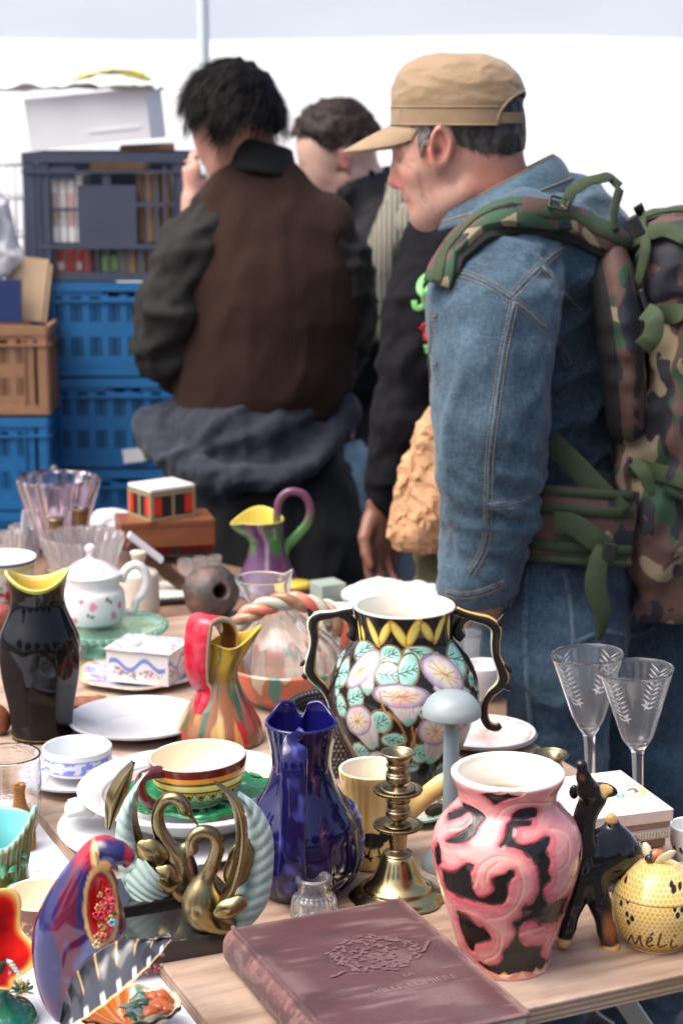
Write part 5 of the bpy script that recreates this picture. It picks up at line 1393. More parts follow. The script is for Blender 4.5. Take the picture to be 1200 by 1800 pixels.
# ---- porcelain inkwell box on its tray
def ribbon_paint(la, t):
 x, y = la.RR * np.sin(la.TH), -la.RR * np.cos(la.TH); n = fbm(np.stack([x * 90, y * 90, x * 0], -1), 3); n2 = fbm(np.stack([x * 120, y * 120, x * 0 + 5], -1), 6)
 la.col = mixc(la.col, (.22, .30, .60), sstep(.56, .62, n) * .7 * la.IN); la.col = mixc(la.col, (.62, .16, .30), sstep(.66, .70, n2) * la.IN)
 la.col = mixc(la.col, (.62, .42, .14), sstep(.03, .01, np.abs(la.RR / t.m(104) - .985)))
plate(244, 1193, 104, 12, 'white porcelain tray with gilt edge and blue ribbons under the inkwell box', 'porcelain_tray', paint=ribbon_paint, lob=(6, .035), cat='tray')
t = Thing('inkwell_box', 'square white porcelain box painted with blue ribbon bows and roses', 'box', 262, 1188, BZ + .012)
t.root.rotation_euler[2] += R(-24)
w_, d_, h_ = .100, .085, .048
def panel(w_, h_, fn, n=120):
 X, Z = np.meshgrid(np.linspace(-w_ / 2, w_ / 2, n), np.linspace(0, h_, n // 2)); c = np.full(X.shape + (3,), (.68, .675, .68)); return X, Z, fn(X, Z, c)
def bow(X, Z, c):
 u = X / .045; zz = (Z - .028) / .012
 d = np.abs(zz - .7 * np.sin(u * 5.5) * np.exp(-u * u * .5)); c = mixc(c, (.16, .24, .60), sstep(.42, .2, d) * (np.abs(u) < 1))
 g = sstep(.55, .62, fbm(np.stack([X * 230, Z * 230, X * 0], -1), 5)) * sstep(1, .6, np.abs((Z - .014 - .006 * np.abs(u)) / .007)) * (np.abs(u) < .8); c = mixc(c, (.62, .10, .26), g);
 g2 = sstep(.55, .62, fbm(np.stack([X * 260 + 9, Z * 260, X * 0], -1), 8)) * sstep(1, .6, np.abs((Z - .012 - .006 * np.abs(u)) / .009)) * (np.abs(u) < .9); return mixc(c, (.10, .26, .14), g2 * .8)
b = Bld()
for (ox, oy, rot, ww) in ((0, -d_ / 2, 0, w_), (w_ / 2, 0, 90, d_), (0, d_ / 2, 180, w_), (-w_ / 2, 0, 270, d_)):
 X, Z, c = panel(ww, h_, bow); a = R(rot); G = np.stack([ox + X * math.cos(a), oy + X * math.sin(a), Z], -1); b.grid(G, False, c.reshape(-1, 3))
b.build('box_walls', glaze('plate_glaze'), t, True)
b = Bld(); n = 100; X, Y = np.meshgrid(np.linspace(-w_ / 2 - .004, w_ / 2 + .004, n), np.linspace(-d_ / 2 - .004, d_ / 2 + .004, n)); e = np.maximum(np.abs(X) / (w_ / 2 + .004), np.abs(Y) / (d_ / 2 + .004))
sunk = sstep(.62, .56, np.maximum(np.abs(X - .004) / .036, np.abs(Y) / .032)); Z = h_ + .002 - sunk * .007 * 1.0 + .003 * sstep(.5, 0, np.abs((e - .9) / .1)) * 0
c = np.full(X.shape + (3,), (.68, .675, .68)); nn = fbm(np.stack([X * 130, Y * 130, X * 0], -1), 3); c = mixc(c, (.25, .32, .60), sstep(.56, .62, nn) * (e > .55) * .8); c = mixc(c, (.60, .2, .32), sstep(.64, .68, fbm(np.stack([X * 150 + 3, Y * 150, X * 0], -1), 8)) * (e > .5))
c = mixc(c, (.62, .44, .16), sstep(.975, .985, e)); b.grid(np.stack([X, Y, Z], -1), False, c.reshape(-1, 3))
b.build('box_top', glaze('plate_glaze'), t, True)
# ---- flowered teapot on a green glass stand
t = Thing('cake_stand', 'green pressed glass cake stand with a beaded rim under the white pot', 'cake stand', 190, 1148, BZ)
r = t.m(100); h = .040
la = Lathe(np.array([(r * .50, 0), (r * .48, .004), (r * .30, .016), (r * .26, .026), (r * .40, h - .008), (r * .80, h - .003), (r, h + .004)]), .004, 120, 8, solid=False, floor=h - .004)
GRN = mat('green_glass', (.50, .88, .72), .05, trans=.85, ior=1.48)
la.build('stand', GRN, t)
b = Bld()
for k in range(46):
 a = k * 2 * math.pi / 46; bm = bmesh.new(); bmesh.ops.create_uvsphere(bm, u_segments=8, v_segments=6, radius=.0052); bm.transform(Matrix.Translation((r * 1.02 * math.sin(a), -r * 1.02 * math.cos(a), h + .004))); b.bm(bm)
b.build('beaded_rim', GRN, t, True)
t = Thing('mustard_pot', 'small white lidded pot painted with pink roses, standing on the green glass stand', 'pot', 163, 1090, BZ + .042)
la = Lathe(t.prof([(1090, 50), (1086, 54), (1070, 58), (1050, 58), (1038, 56), (1032, 51), (1026, 49), (1018, 50), (1010, 52)]), .004, 240, 12); la.fill((.70, .70, .69)); p = Paint(t, la)
for x, y, r_, c in ((145,1058,5,(.62,.10,.26)),(164,1067,8,(.70,.20,.36)),(163,1085,4,(.08,.16,.10)),(156,1082,4,(.08,.14,.10)),(211,1065,7,(.60,.06,.16)),(200,1083,8,(.68,.16,.30)),(190,1055,5,(.10,.14,.12)),(195,1060,4,(.10,.14,.12)),(132,1090,7,(.66,.16,.28)),(120,1072,5,(.66,.2,.3)),(215,1090,5,(.12,.14,.12))):
 d = p.ell(x, y, r_, r_ * 1.1, 20); nn = fbm(np.stack([p.U * .3, p.V * .3, la.TH * 0], -1), 5); p.put(np.clip(sstep(1.1, .5, d + (nn - .5) * .9), 0, .9), c)
la.build('body', glaze('plate_glaze'), t)
lid = Lathe(t.prof([(1012, 52), (1008, 53), (1003, 48), (992, 34), (985, 20), (980, 9), (972, 7), (966, 10), (960, 9), (956, 4)]), nu=96, solid=True); lid.fill((.70, .70, .69)); n = fbm(np.stack([lid.TH * 3, lid.ZZ * 60, lid.TH * 0], -1), 5); lid.col = mixc(lid.col, (.66, .2, .32), sstep(.62, .68, n) * .7)
o = lid.build('lid', glaze('plate_glaze'), t); o.location.z = t.L(t.cx, 1012)[2]
b = Bld(); b.tube(t.Ls([(214, 1022), (222, 1002), (238, 993), (253, 1002), (258, 1022), (252, 1042), (240, 1056), (236, 1072), (222, 1076)]), [t.m(q) for q in (7, 8, 8, 8, 8, 8, 7, 6, 6)], 12); b.build('handle', WHITE, t, True)
t = Thing('cream_bottle', 'cream stoneware bottle with a stopper behind the rose painted pot', 'bottle', 246, 1075, BZ)
Lathe(t.prof([(1075, 34), (1070, 35), (1040, 35), (1018, 35), (1006, 33), (1000, 24), (996, 14), (990, 10), (982, 12), (972, 15), (969, 14)]), nu=64, solid=True).build('bottle_body', mat('cream_stoneware', (.62, .56, .46), .45, nscale=8, namt=.1), t)
# ---- pressed glass: fluted bowl, big vase, glasses at the left
def flutes(n, a): return lambda la, t: a * np.cos(la.TH * n)
def glassware(name, px, py, prof, label, cat, n=0, amp=0., z=BZ - .02, thick=.004, m=None, scal=0, group=None):
 t = Thing(name, label, cat, px, py, z, group); la = Lathe(t.prof(prof), thick, 140, 8)
 if n: la.disp = amp * np.cos(la.TH * n) * sstep(0, la.H * .2, la.ZZ) * sstep(la.H * 1.0, la.H * .97, la.ZZ + (0 if scal else 0))
 def df(P, s):
  if scal: P[..., 2] += sstep(s.H * .9, s.H, s.ZZ) * scal * np.cos(n * s.TH)
  return P
 la.build('glass', m or GLASS_R, t, df); return t
glassware('glass_bowl', 148, 1035, [(1035, 40), (1028, 44), (1000, 54), (970, 64), (948, 72), (942, 74)], 'fluted clear glass bowl with a scalloped rim behind the rose painted pot', 'bowl', 22, .0022, scal=.002)
glassware('glass_vase', 107, 975, [(975, 34), (968, 38), (940, 44), (910, 52), (880, 60), (855, 68), (840, 71)], 'large pink tinted cut glass vase at the back left', 'vase', 9, .004, m=mat('pink_glass', (.93, .82, .88), .04, trans=1, ior=1.48), thick=.005)
glassware('tumbler', 815, 1205, [(1205, 26), (1200, 27), (1160, 29), (1112, 31)], 'plain clear tumbler behind the right handle of the flower vase', 'glass', z=BZ - .02, thick=.002)
for i, (x, y, lab) in enumerate(((20, 985, 'cut glass tumbler at the back left edge, the larger of two'), (44, 972, 'small cut glass tumbler at the back left, next to a larger one'))):
 glassware('cut_tumbler', x, y, [(y, 18), (y - 4, 20), (y - 30, 23), (y - 48, 25)], lab, 'glass', 8, .003)
def small_brass(px, py, lab):
 t = Thing('brass_candlestick', lab, 'candlestick', px, py, BZ - .02, 'two small brass candlesticks by the glass vase')
 Lathe(t.prof([(py, 22), (py - 3, 21), (py - 7, 9), (py - 12, 5), (py - 50, 5), (py - 62, 7), (py - 70, 12), (py - 84, 13), (py - 88, 16), (py - 91, 16)]), nu=48, solid=True).build('stick', BRASS, t)
small_brass(101, 1002, 'small dull brass candlestick on the left, in front of the glass vase'); small_brass(144, 985, 'small dull brass candlestick on the right, in front of the glass vase')
t = Thing('red_bottle', 'small red bottle with a dark cap seen through the glass vase', 'bottle', 100, 935, BZ - .02)
Lathe(t.prof([(935, 18), (925, 20), (890, 19), (866, 15), (860, 12)]), nu=40, solid=True).build('bottle_body', mat('red_label', (.45, .03, .05), .4, nscale=20, namt=.4, ncol=(.55, .3, .3)), t)
o = Lathe(t.prof([(862, 12), (850, 12), (835, 10), (824, 8), (818, 4)]), nu=32, solid=True).build('cap', mat('dark_cap', (.06, .07, .08), .4), t); o.location.z = t.L(t.cx, 862)[2]
# ---- bowl at the left edge
t = Thing('bowl', 'large white bowl with a yellow and blue rim at the left edge', 'bowl', 5, 1068, BZ)
la = Lathe(t.prof([(1068, 34), (1060, 36), (1045, 44), (1020, 54), (995, 60), (980, 63)]), .004, 200, 12); la.fill((.74, .74, .68), (.80, .79, .74)); p = Paint(t, la)
la.col[(p.V < 985) & ~la.IN] = (.06, .08, .22); la.col[(p.V >= 988) & (p.V < 996) & ~la.IN] = (.66, .62, .10)
nn = fbm(np.stack([p.U * .09, p.V * .09, la.TH * 0], -1), 5); g = sstep(.58, .64, nn) * sstep(1005, 1015, p.V) * ~la.IN; la.col = mixc(la.col, (.45, .02, .05), g); g = sstep(.60, .66, fbm(np.stack([p.U * .1 + 4, p.V * .1, la.TH * 0], -1), 9)) * sstep(1005, 1015, p.V) * ~la.IN; la.col = mixc(la.col, (.03, .22, .14), g)
la.build('bowl_wall', glaze('plate_glaze'), t)
# ---- plates at the right back, white bowl
def transfer(la, t):
 x, y = la.RR * np.sin(la.TH), -la.RR * np.cos(la.TH); r = t.m(92); n = fbm(np.stack([x * 150, y * 150, x * 0], -1), 3, 4)
 m = np.clip(sstep(.06, .02, np.abs(la.RR / r - .90)) * sstep(.45, .55, n) + sstep(.55, .3, np.hypot((x - r * .1) / r, (y - r * .05) / (r * 1.1))) * sstep(.53, .60, n), 0, 1) * la.IN
 la.col = mixc(la.col, (.40, .25, .17), m * .8)
plate(850, 1302, 92, 12, 'white plate with brown printed flowers, lower of two behind the pink vase', group='two white plates with brown prints', paint=transfer, z=BZ)
plate(849, 1299, 91, 12, 'white plate with brown printed flowers, upper of two behind the pink vase', group='two white plates with brown prints', paint=transfer, z=BZ + .006)
t = Thing('white_bowl', 'plain white bowl half hidden behind the right vase handle', 'bowl', 848, 1228, BZ - .02)
Lathe(t.prof([(1228, 18), (1222, 20), (1205, 28), (1182, 36), (1168, 39)]), .003, 80, 8).build('bowl_wall', WHITE, t)
# ---- right edge: cup on a lacquer dish, orange box
plate(1228, 1530, 56, 12, 'dark red lacquer dish at the right edge', 'lacquer_dish', m=mat('lacquer', (.07, .006, .012), .15, coat=.5), cat='dish')
t = Thing('beaker', 'small white beaker with a brown dotted band at the right edge', 'beaker', 1212, 1518, BZ + .008)
la = Lathe(t.prof([(1518, 24), (1512, 26), (1480, 36), (1450, 39)]), .003, 160, 14); la.fill((.70, .70, .69)); p = Paint(t, la); dd = np.hypot(((p.U + 400) % 15) - 7.5, (p.V - 1486 - 2 * np.sin(p.U * .4)) * .8); la.col[(dd < 4.2) & ~la.IN] = (.09, .045, .03); la.build('beaker_wall', glaze('plate_glaze'), t)
t = Thing('orange_box', 'small orange cardboard box behind the honey pot', 'box', 1214, 1592, BZ); b = Bld(); b.box((.01, .01, .02), (.06, .045, .04), rot=.4, bev=.001); b.build('carton', mat('orange_card', (.50, .16, .05), .6, nscale=15, namt=.15), t)
# ================================================================== near left corner: glazed oddments on the cloth
# ---- parrot shaped wall vase
def parrot():
 t = Thing('parrot_vase', 'purple and red glazed parrot vase with a gilt edged red hollow in its breast', 'vase', 128, 1840, CZ)
 t.y0 = 1840
 L = t.L; m = t.m
 a, b_ = L(45, 1850, 0), L(300, 1450, 0)
 B = SDF(np.array([a[0], -.075, -.002]), np.array([b_[0], .07, b_[2]]), .0019)
 # teardrop body: tail low left, breast, neck, head bent over to the right
 B.chain([L(104, 1790, .0), L(96, 1740, .0), L(98, 1690, 0), L(108, 1640, .0), L(128, 1590, 0), L(150, 1540, 0), L(168, 1505, 0), L(184, 1490, -.004)], [m(q) for q in (8, 22, 34, 44, 42, 32, 22, 19)], .008, seg=3)
 B.chain([L(160, 1690, 0), L(172, 1620, 0), L(182, 1560, 0)], [m(q) for q in (46, 40, 24)], .02)
 B.ell(L(200, 1500, -.008), [m(27), m(24), m(22)], .008)
 B.chain([L(212, 1494, -.008), L(226, 1505, -.010), L(222, 1522, -.010)], [m(13), m(10), m(5)], .006)
 B.chain([L(165, 1500, -.022), L(172, 1520, -.026)], [m(6), m(5)], .006)
 # hollow in the breast
 B.ell(L(184, 1605, -.045), [m(32), .036, m(74)], .005, 's', rot=(0, -.06, 0))
 B.ell(L(186, 1522, -.034), [m(9), .012, m(20)], .005, 's')
 V, Q = B.mesh(1)
 V0 = V.copy()
 n = fbm(V * np.array([60, 60, 14.]), 4, 4); n2 = fbm(V * np.array([45, 45, 20.]), 14, 3)
 col = np.full(V.shape, (.016, .015, .085)); col = mixc(col, (.10, .009, .030), sstep(.46, .60, n)); col = mixc(col, (.09, .11, .26), sstep(.55, .70, n2))
 hd = sstep(L(0, 1545)[2], L(0, 1500)[2], V[:, 2]); col = mixc(col, (.34, .015, .035), hd * sstep(.38, .56, n))
 N = vnormals(V, Q); c = L(184, 1605, -.045)
 k0 = np.sqrt(((V[:, 0] - c[0]) / m(32)) ** 2 + ((V[:, 1] - c[1]) / .036) ** 2 + ((V[:, 2] - c[2]) / m(74)) ** 2)
 col = mixc(col, (.50, .008, .010), sstep(1.10, 1.02, k0)); col = mixc(col, (.60, .36, .12), sstep(.10, .05, np.abs(k0 - 1.16)))
 c2 = L(167, 1508, -.02); col = mixc(col, (.60, .36, .14), sstep(1.1, .8, np.hypot((V[:, 0] - c2[0]) / m(7), (V[:, 2] - c2[2]) / m(24))) * (V[:, 1] < 0))
 link('body', mesh_from('body', V, Q, True, col), glaze('parrot_glaze', rough=.09, coat=.3), t)
 # flowers and shells heaped in the hollow
 rnd = random.Random(4)
 for i in range(26):
  x, y = rnd.uniform(168, 202), rnd.uniform(1560, 1668); f = rnd.choice([(.5, .3, .09), (.5, .02, .03), (.55, .05, .06), (.4, .22, .06)])
  if 1615 < y < 1650 and x > 182: f = rnd.choice([(.18, .42, .48), (.45, .60, .60), (.15, .25, .25)])
  if y > 1650 and x < 186: f = (.62, .48, .22)
  c_ = L(x, y, -.022 - .008 * rnd.random()); b = Bld(); rr = m(rnd.uniform(5, 9)); tl = rnd.uniform(-.5, .5)
  for k in range(5):
   a = k * 1.256 + rnd.random(); d = np.array([math.cos(a), -.35, math.sin(a)])
   b.tube([c_, c_ + d * rr * .7 + [0, -.003, 0], c_ + d * rr], [rr * .25, rr * .42, rr * .15], 7, flat=.4, up=(0, 1, 0), seg=3)
  o = b.build('flower', mat('flower_%02x%02x%02x' % tuple(int(v * 255) for v in f), f, .12, coat=.5), t, True)
 # leaf on which it rests
 wl = Thing('leaf_wing_dish', 'black leaf shaped dish with gilt and white stripes leaning against the parrot vase', 'dish', 200, 1830, CZ); L, m = wl.L, wl.m
 top = crom(np.array([L(104, 1800, -.075), L(118, 1744, -.07), L(150, 1692, -.068), (L(205, 1656, -.066)), L(260, 1652, -.066), L(300, 1648, -.066)]), 34)
 bot = crom(np.array([L(106, 1812, -.085), L(150, 1790, -.10), L(195, 1758, -.11), L(235, 1724, -.11), L(270, 1690, -.095), L(301, 1652, -.07)]), 34)
 v = np.linspace(0, 1, 110)[None, :, None]; G = top[:, None] * (1 - v) + bot[:, None] * v; u = np.linspace(0, 1, len(top))[:, None] * np.ones((1, 110)); vv = np.linspace(0, 1, 110)[None] * np.ones((len(top), 1))
 G[..., 1] += .010 * np.sin(np.pi * vv); ph = (u * 7.5 + vv * .9) % 1; G[..., 1] += .0010 * np.cos(ph * 2 * np.pi)
 col = np.full(G.shape, (.030, .032, .040)); col = mixc(col, (.60, .38, .15), sstep(.055, .02, np.abs(ph - .5)) * sstep(.62, .45, vv) * sstep(.1, .3, u)); col = mixc(col, (.62, .62, .72), sstep(.17, .08, np.abs(ph - .5)) * sstep(.76, .86, vv) * sstep(.05, .15, u)); col = mixc(col, (.66, .44, .18), sstep(.95, .98, vv))
 K = G.copy(); K[..., 1] += .005; b = Bld(); b.grid(np.concatenate([G, K[:, ::-1]], 1), True, np.concatenate([col, col[:, ::-1] * .7], 1).reshape(-1, 3)); b.build('leaf', glaze('parrot_glaze'), wl, True)
 b = Bld(); rnd = random.Random(8)
 for i in range(16):
  p0 = L(258 + rnd.uniform(-10, 26), 1690 + rnd.uniform(-12, 22), -.06 + rnd.uniform(-.01, .01))
  for k in range(4):
   a = rnd.uniform(0, 6.28); b.tube([p0, p0 + np.array([math.cos(a), -.3, math.sin(a)]) * m(6)], [m(3.4), m(1.5)], 6, seg=2, col=rnd.choice([(.40, .01, .02), (.45, .02, .03), (.5, .5, .4)]))
 b.build('berry_cluster', glaze('parrot_glaze'), wl, True)
parrot()
# ---- orange shell dish with vegetables
t = Thing('shell_dish', 'orange and white fan shell dish with green leaves at the bottom edge', 'dish', 225, 1812, CZ)
r = t.m(95); th = np.linspace(0, 2 * np.pi, 160, endpoint=False); q = np.linspace(.02, 1, 30)
TH, QQ = np.meshgrid(th, q); x = r * QQ * np.cos(TH) * 1.0; y = r * QQ * np.sin(TH) * .75; sc = np.cos(TH * 14); z = .006 + .022 * QQ ** 2 + .0016 * sc * QQ
G = np.stack([x, y, z], -1); n = fbm(G * 90, 3); col = np.full(G.shape, (.72, .66, .55)); col = mixc(col, (.66, .17, .02), sstep(.25, .0, x / r + (n - .5) * .5)); col = mixc(col, (.12, .30, .20), sstep(.14, .06, np.abs(x / r - .22) + (n - .5) * .2)); col = mixc(col, (.55, .38, .16), sstep(.95, .98, QQ))
col = mixc(col, (.78, .55, .30), sstep(.5, .9, sc) * sstep(.1, -.2, x / r) * .5)
K = G.copy(); K[..., 2] -= .004; b = Bld(); b.grid(np.concatenate([K[::-1], G]), True, np.concatenate([col[::-1] * .8, col]).reshape(-1, 3)); b.build('shell', glaze('plate_glaze'), t, True)
rnd = random.Random(6)
for i in range(16):
 kind = 'petal' if i < 7 else 'leaf'; c_ = np.array([rnd.uniform(.32, .72) * r, rnd.uniform(-.35, .35) * r, .026]) if kind == 'petal' else np.array([rnd.uniform(.02, .35) * r, rnd.uniform(-.45, .5) * r, .024])
 f = (.66, .14, .02) if kind == 'petal' else rnd.choice([(.03, .10, .05), (.05, .16, .07), (.22, .30, .24)])
 b = Bld(); a = rnd.uniform(0, 6.28); d = np.array([math.cos(a), math.sin(a), .25]) * (.012 if kind == 'petal' else .010); b.tube([c_ - d, c_ + [0, 0, .004], c_ + d], [.003, .008 if kind == 'petal' else .005, .002], 10, flat=.5, up=(0, 0, 1)); b.build(kind, mat('ornament_%02x%02x' % (int(f[0] * 255), int(f[1] * 255)), f, .15, coat=.5), t, True)
# ---- red lined shell on a green foot
t = Thing('shell_vase', 'red lined shell vase with a gilt lip on a green foot, left edge', 'vase', 5, 1795, CZ)
L, m = t.L, t.m
r = m(66); b = Bld(); th = np.linspace(0, 2 * np.pi, 90, endpoint=False)
la = Lathe(np.array([(m(62), 0), (m(64), .006), (m(50), .016), (m(20), .026), (m(12), .04)]), nu=64, solid=True); la.build('foot', mat('teal_glaze', (.006, .12, .075), .08, coat=.7, nscale=20, namt=.4), t)
c0 = L(-8, 1645, 0); ax = np.array([.42, -.72, .55]); ax /= np.linalg.norm(ax); ux = np.cross(ax, [0, 0, 1.]); ux /= np.linalg.norm(ux); uz = np.cross(ux, ax)
q = np.r_[np.linspace(.02, 1, 26), np.linspace(1.02, .02, 26)]; dep = np.r_[-(1 - np.linspace(.02, 1, 26) ** 2) * .05, -(1 - np.linspace(1.0, .02, 26) ** 2) * .058]
TH, QQ = np.meshgrid(th, q); lob = 1 + .07 * np.cos(TH * 5) * QQ; ru, rz_ = m(66), m(92)
G = c0 + (QQ * lob * np.cos(TH))[..., None] * ux * ru + (QQ * lob * np.sin(TH))[..., None] * uz * rz_ + (dep[:, None] + .010 * np.cos(TH * 5) * QQ)[..., None] * ax
inn = (np.arange(len(q)) < 26)[:, None] * np.ones((1, 90)); n = fbm(G * 60, 3)
col = np.full(G.shape, (.40, .02, .015)); col = mixc(col, (.50, .012, .010), inn); col = mixc(col, (.26, .008, .008), inn * sstep(.45, .6, n) * .7); col = mixc(col, (.60, .36, .10), sstep(.90, .96, QQ));
b = Bld(); b.grid(G, True, col.reshape(-1, 3)); sh = b.build('shell', glaze('parrot_glaze'), t, True)
b = Bld(); b.tube([L(-4, 1795, 0) + [0, 0, .03], L(-6, 1740, .01), L(-8, 1690, .02)], [m(14), m(12), m(20)], 14); b.build('stem', MATS['teal_glaze'], t, True)
rnd = random.Random(2); b = Bld()
for i in range(70):
 a = rnd.uniform(0, 6.28); e = rnd.uniform(-.2, 1.2); d = np.array([math.cos(a) * math.cos(e), math.sin(a) * math.cos(e), math.sin(e)]); p0 = L(38, 1742, -.02); b.tube([p0, p0 + d * m(rnd.uniform(14, 26))], [m(2.6), m(1.6)], 5, seg=2, col=rnd.choice([(.45, .30, .10), (.36, .24, .08), (.05, .16, .11)]))
b.build('coral_sprig', mat('gilt_coral', rough=.3, vcol=True, metal=.4), t, True)
b = Bld()
for k in range(5):
 p0 = L(14 + 4 * k, 1690 + 5 * k, -.03); b.tube([p0, p0 + np.array([m(9), -.004, m(2 - k)])], [m(5), m(2)], 8, flat=.5, seg=3, col=((.30, .55, .62), (.62, .52, .25), (.28, .5, .55))[k % 3])
b.build('glazed_leaf', glaze('plate_glaze'), t, True)
# ---- cream bowl behind the parrot
t = Thing('cream_bowl', 'wide cream lined bowl with a brown outside, half hidden behind the parrot vase', 'bowl', 82, 1650, CZ)
la = Lathe(t.prof([(1650, 44), (1645, 47), (1625, 60), (1600, 70), (1580, 74), (1572, 75)]), .004, 140, 10); la.fill((.14, .05, .03), (.82, .74, .56)); p = Paint(t, la)
nn = fbm(np.stack([p.U * .2, p.V * .2, la.TH * 0], -1), 5); la.col = mixc(la.col, (.45, .28, .10), sstep(.55, .62, nn) * sstep(1590, 1600, p.V) * ~la.IN); la.col[(p.V > 1635) & ~la.IN] = (.70, .66, .58); la.build('bowl_wall', glaze('plate_glaze'), t)
# ---- leaf moulded jardiniere
t = Thing('leaf_vase', 'green and olive leaf moulded vase with a turquoise inside and a raised pointed corner', 'vase', -6, 1580, CZ)
la = Lathe(t.prof([(1580, 58), (1572, 60), (1530, 56), (1490, 58), (1460, 64), (1445, 68)]), .005, 200, 16); n = fbm(np.stack([la.TH * 8, la.ZZ * 10, la.TH * 0], -1), 5, 4)
la.fill((.08, .085, .012), (.20, .58, .58)); st = .5 + .5 * np.cos(la.TH * 40); la.col = mixc(la.col, (.26, .17, .03), np.clip(st * sstep(.3, .6, n) * 1.4, 0, 1) * ~la.IN * sstep(la.H * .45, la.H * .7, la.ZZ)); la.col = mixc(la.col, (.06, .22, .09), sstep(.52, .62, n) * ~la.IN * .8); la.col = mixc(la.col, (.45, .55, .30), sstep(la.H - .006, la.H - .001, la.ZZ) * ~la.IN); la.disp = .0012 * np.cos(la.TH * 40) * ~la.IN * sstep(la.H * .4, la.H * .6, la.ZZ)
def df(P, s):
 f = sstep(s.H * .3, s.H, s.ZZ); c = np.exp(-((s.TH - 1.25) / .30) ** 2) ; P[..., 2] += f * (.020 * c - .018 * np.exp(-((s.TH - .2) / .5) ** 2)); P[..., 0] += f * c * .006; P[..., 0] *= 1.05; return P
la.build('body', glaze('parrot_glaze'), t, df)
for (x, y, dx, dy) in ((40, 1478, 8, -28), (44, 1508, -4, -14), (46, 1524, -12, -16), (30, 1520, -16, 14), (12, 1560, 22, -8), (4, 1548, 4, -40), (10, 1580, -4, -12)):
 a, c_ = t.L(x, y, -t.m(52 if x < 35 else 34)), t.L(x + dx, y + dy, -t.m(54 if x < 35 else 30)); b = Bld(); b.tube([a, (a + c_) / 2 + [0, -.003, 0], c_], [t.m(2), t.m(5.5), t.m(1.5)], 10, flat=.5); b.build('raised_leaf', mat('raised_leaf_glaze', (.06, .34, .16), .1, coat=.6, nscale=30, namt=.3), t, True)
# ---- tumbler and wicker flask
glassware('ripple_tumbler', 18, 1462, [(1462, 44), (1456, 47), (1430, 54), (1390, 58), (1350, 59), (1325, 59)], 'clear rippled glass tumbler at the left edge above the leaf vase', 'glass', z=CZ, thick=.0024, m=mat('ripple_glass', (.97, .98, .98), .02, trans=1, ior=1.48, bump=.35, bscale=30, stretch=(1, 1, 3)))
t = Thing('wicker_flask', 'small amber wicker covered flask standing behind the leaf vase', 'flask', 38, 1492, CZ)
la = Lathe(t.prof([(1492, 22), (1486, 25), (1450, 25), (1430, 20), (1415, 12), (1395, 9), (1382, 11), (1378, 10)]), nu=160, solid=True, seg=12); wv = np.sin(la.TH * 26) * np.sin(la.ZZ * 900); la.fill((.36, .16, .035)); la.col = mixc(la.col, (.12, .045, .012), sstep(-.1, -.6, wv)); la.disp = wv * .0009; la.build('wicker', mat('wicker', rough=.45, vcol=True), t)
t = Thing('glass_stopper', 'small clear glass stopper lying on the white cloth behind the cream bowl', 'stopper', 72, 1532, CZ); Lathe(t.prof([(1532, 6), (1528, 8), (1522, 8), (1516, 5)]), nu=32, solid=True).build('stopper_glass', GLASS, t)
# ================================================================== rear of the table
RZ = BZ - .020
def block(name, label, cat, px, py, size, m, rot=0., z=RZ, bev=.002, part='body', group=None, dz=0.):
 t = Thing(name, label, cat, px, py, z, group); b = Bld(); b.box((0, 0, size[2] / 2), size, bev=bev); o = b.build(part, m, t); t.root.rotation_euler[2] += rot; return t
WOODBOX = mat('box_wood', (.26, .085, .030), .35, nscale=4, namt=.6, ncol=(.12, .038, .016), stretch=(1, 8, 8), coat=.2)
t = block('wooden_box', 'polished orange brown wooden box under the red and black tin', 'box', 290, 952, (.185, .10, .052), WOODBOX, R(8), z=RZ + .036)
b = Bld(); b.box((0, 0, .0405), (.1866, .1016, .0012)); b.build('lid_seam', mat('seam', (.06, .02, .01), .6), t)
t = block('box_stack', 'flat cardboard boxes with red labels under the wooden box', 'boxes', 300, 968, (.17, .085, .035), mat('card_box', (.20, .14, .09), .7, nscale=9, namt=.2), R(8))
for i, (x, c) in enumerate(((-.02, (.55, .03, .02)), (.03, (.50, .03, .02)), (.065, (.5, .03, .02)))):
 b = Bld(); b.box((x, -.0432, .018), (.03, .0012, .024)); b.build('label', mat('red_paper', (.55, .03, .02), .5), t)
# tin box
t = Thing('tin_box', 'red and black panelled tin box with a white lid and gold edges', 'tin', 285, 906, RZ + .088); t.root.rotation_euler[2] += R(31)
w_, d_, h_ = .100, .085, .058
b = Bld(); b.box((0, 0, h_ / 2), (w_, d_, h_), bev=.002); b.build('tin_body', mat('tin_black', (.018, .016, .018), .3), t)
gold = mat('tin_gold', (.40, .33, .19), .35, metal=.3); red = mat('tin_red', (.60, .035, .015), .35, nscale=20, namt=.2); b = Bld()
for sx, ln, rt in ((0, w_, 0), (1, d_, 90), (2, w_, 180), (3, d_, 270)):
 a = R(rt); off = d_ / 2 if rt in (0, 180) else w_ / 2; f = lambda u, z, e=.0008: (math.cos(a) * u + math.sin(a) * (off + e), math.sin(a) * u - math.cos(a) * (off + e), z)
 for u in (-ln / 2 + .003, 0, ln / 2 - .003): b.box(f(u, h_ / 2), (.006, .0014, h_ - .004), rot=a)
 for z in (.004, h_ - .006): b.box(f(0, z, .0012), (ln, .0014, .006), rot=a)
 for u in (-ln / 4 - ln * .10, ln / 4 + ln * .10):
  q = Bld(); q.box(f(u, h_ / 2, .0010), (ln * .17, .0014, h_ * .62), rot=a); q.build('red_panel', red, t)
b.build('gold_edging', gold, t); b = Bld(); b.box((0, 0, h_ + .003), (w_ * 1.02, d_ * 1.02, .008), bev=.002); b.build('lid', mat('tin_lid', (.80, .76, .68), .3, nscale=8, namt=.15, ncol=(.6, .5, .4)), t)
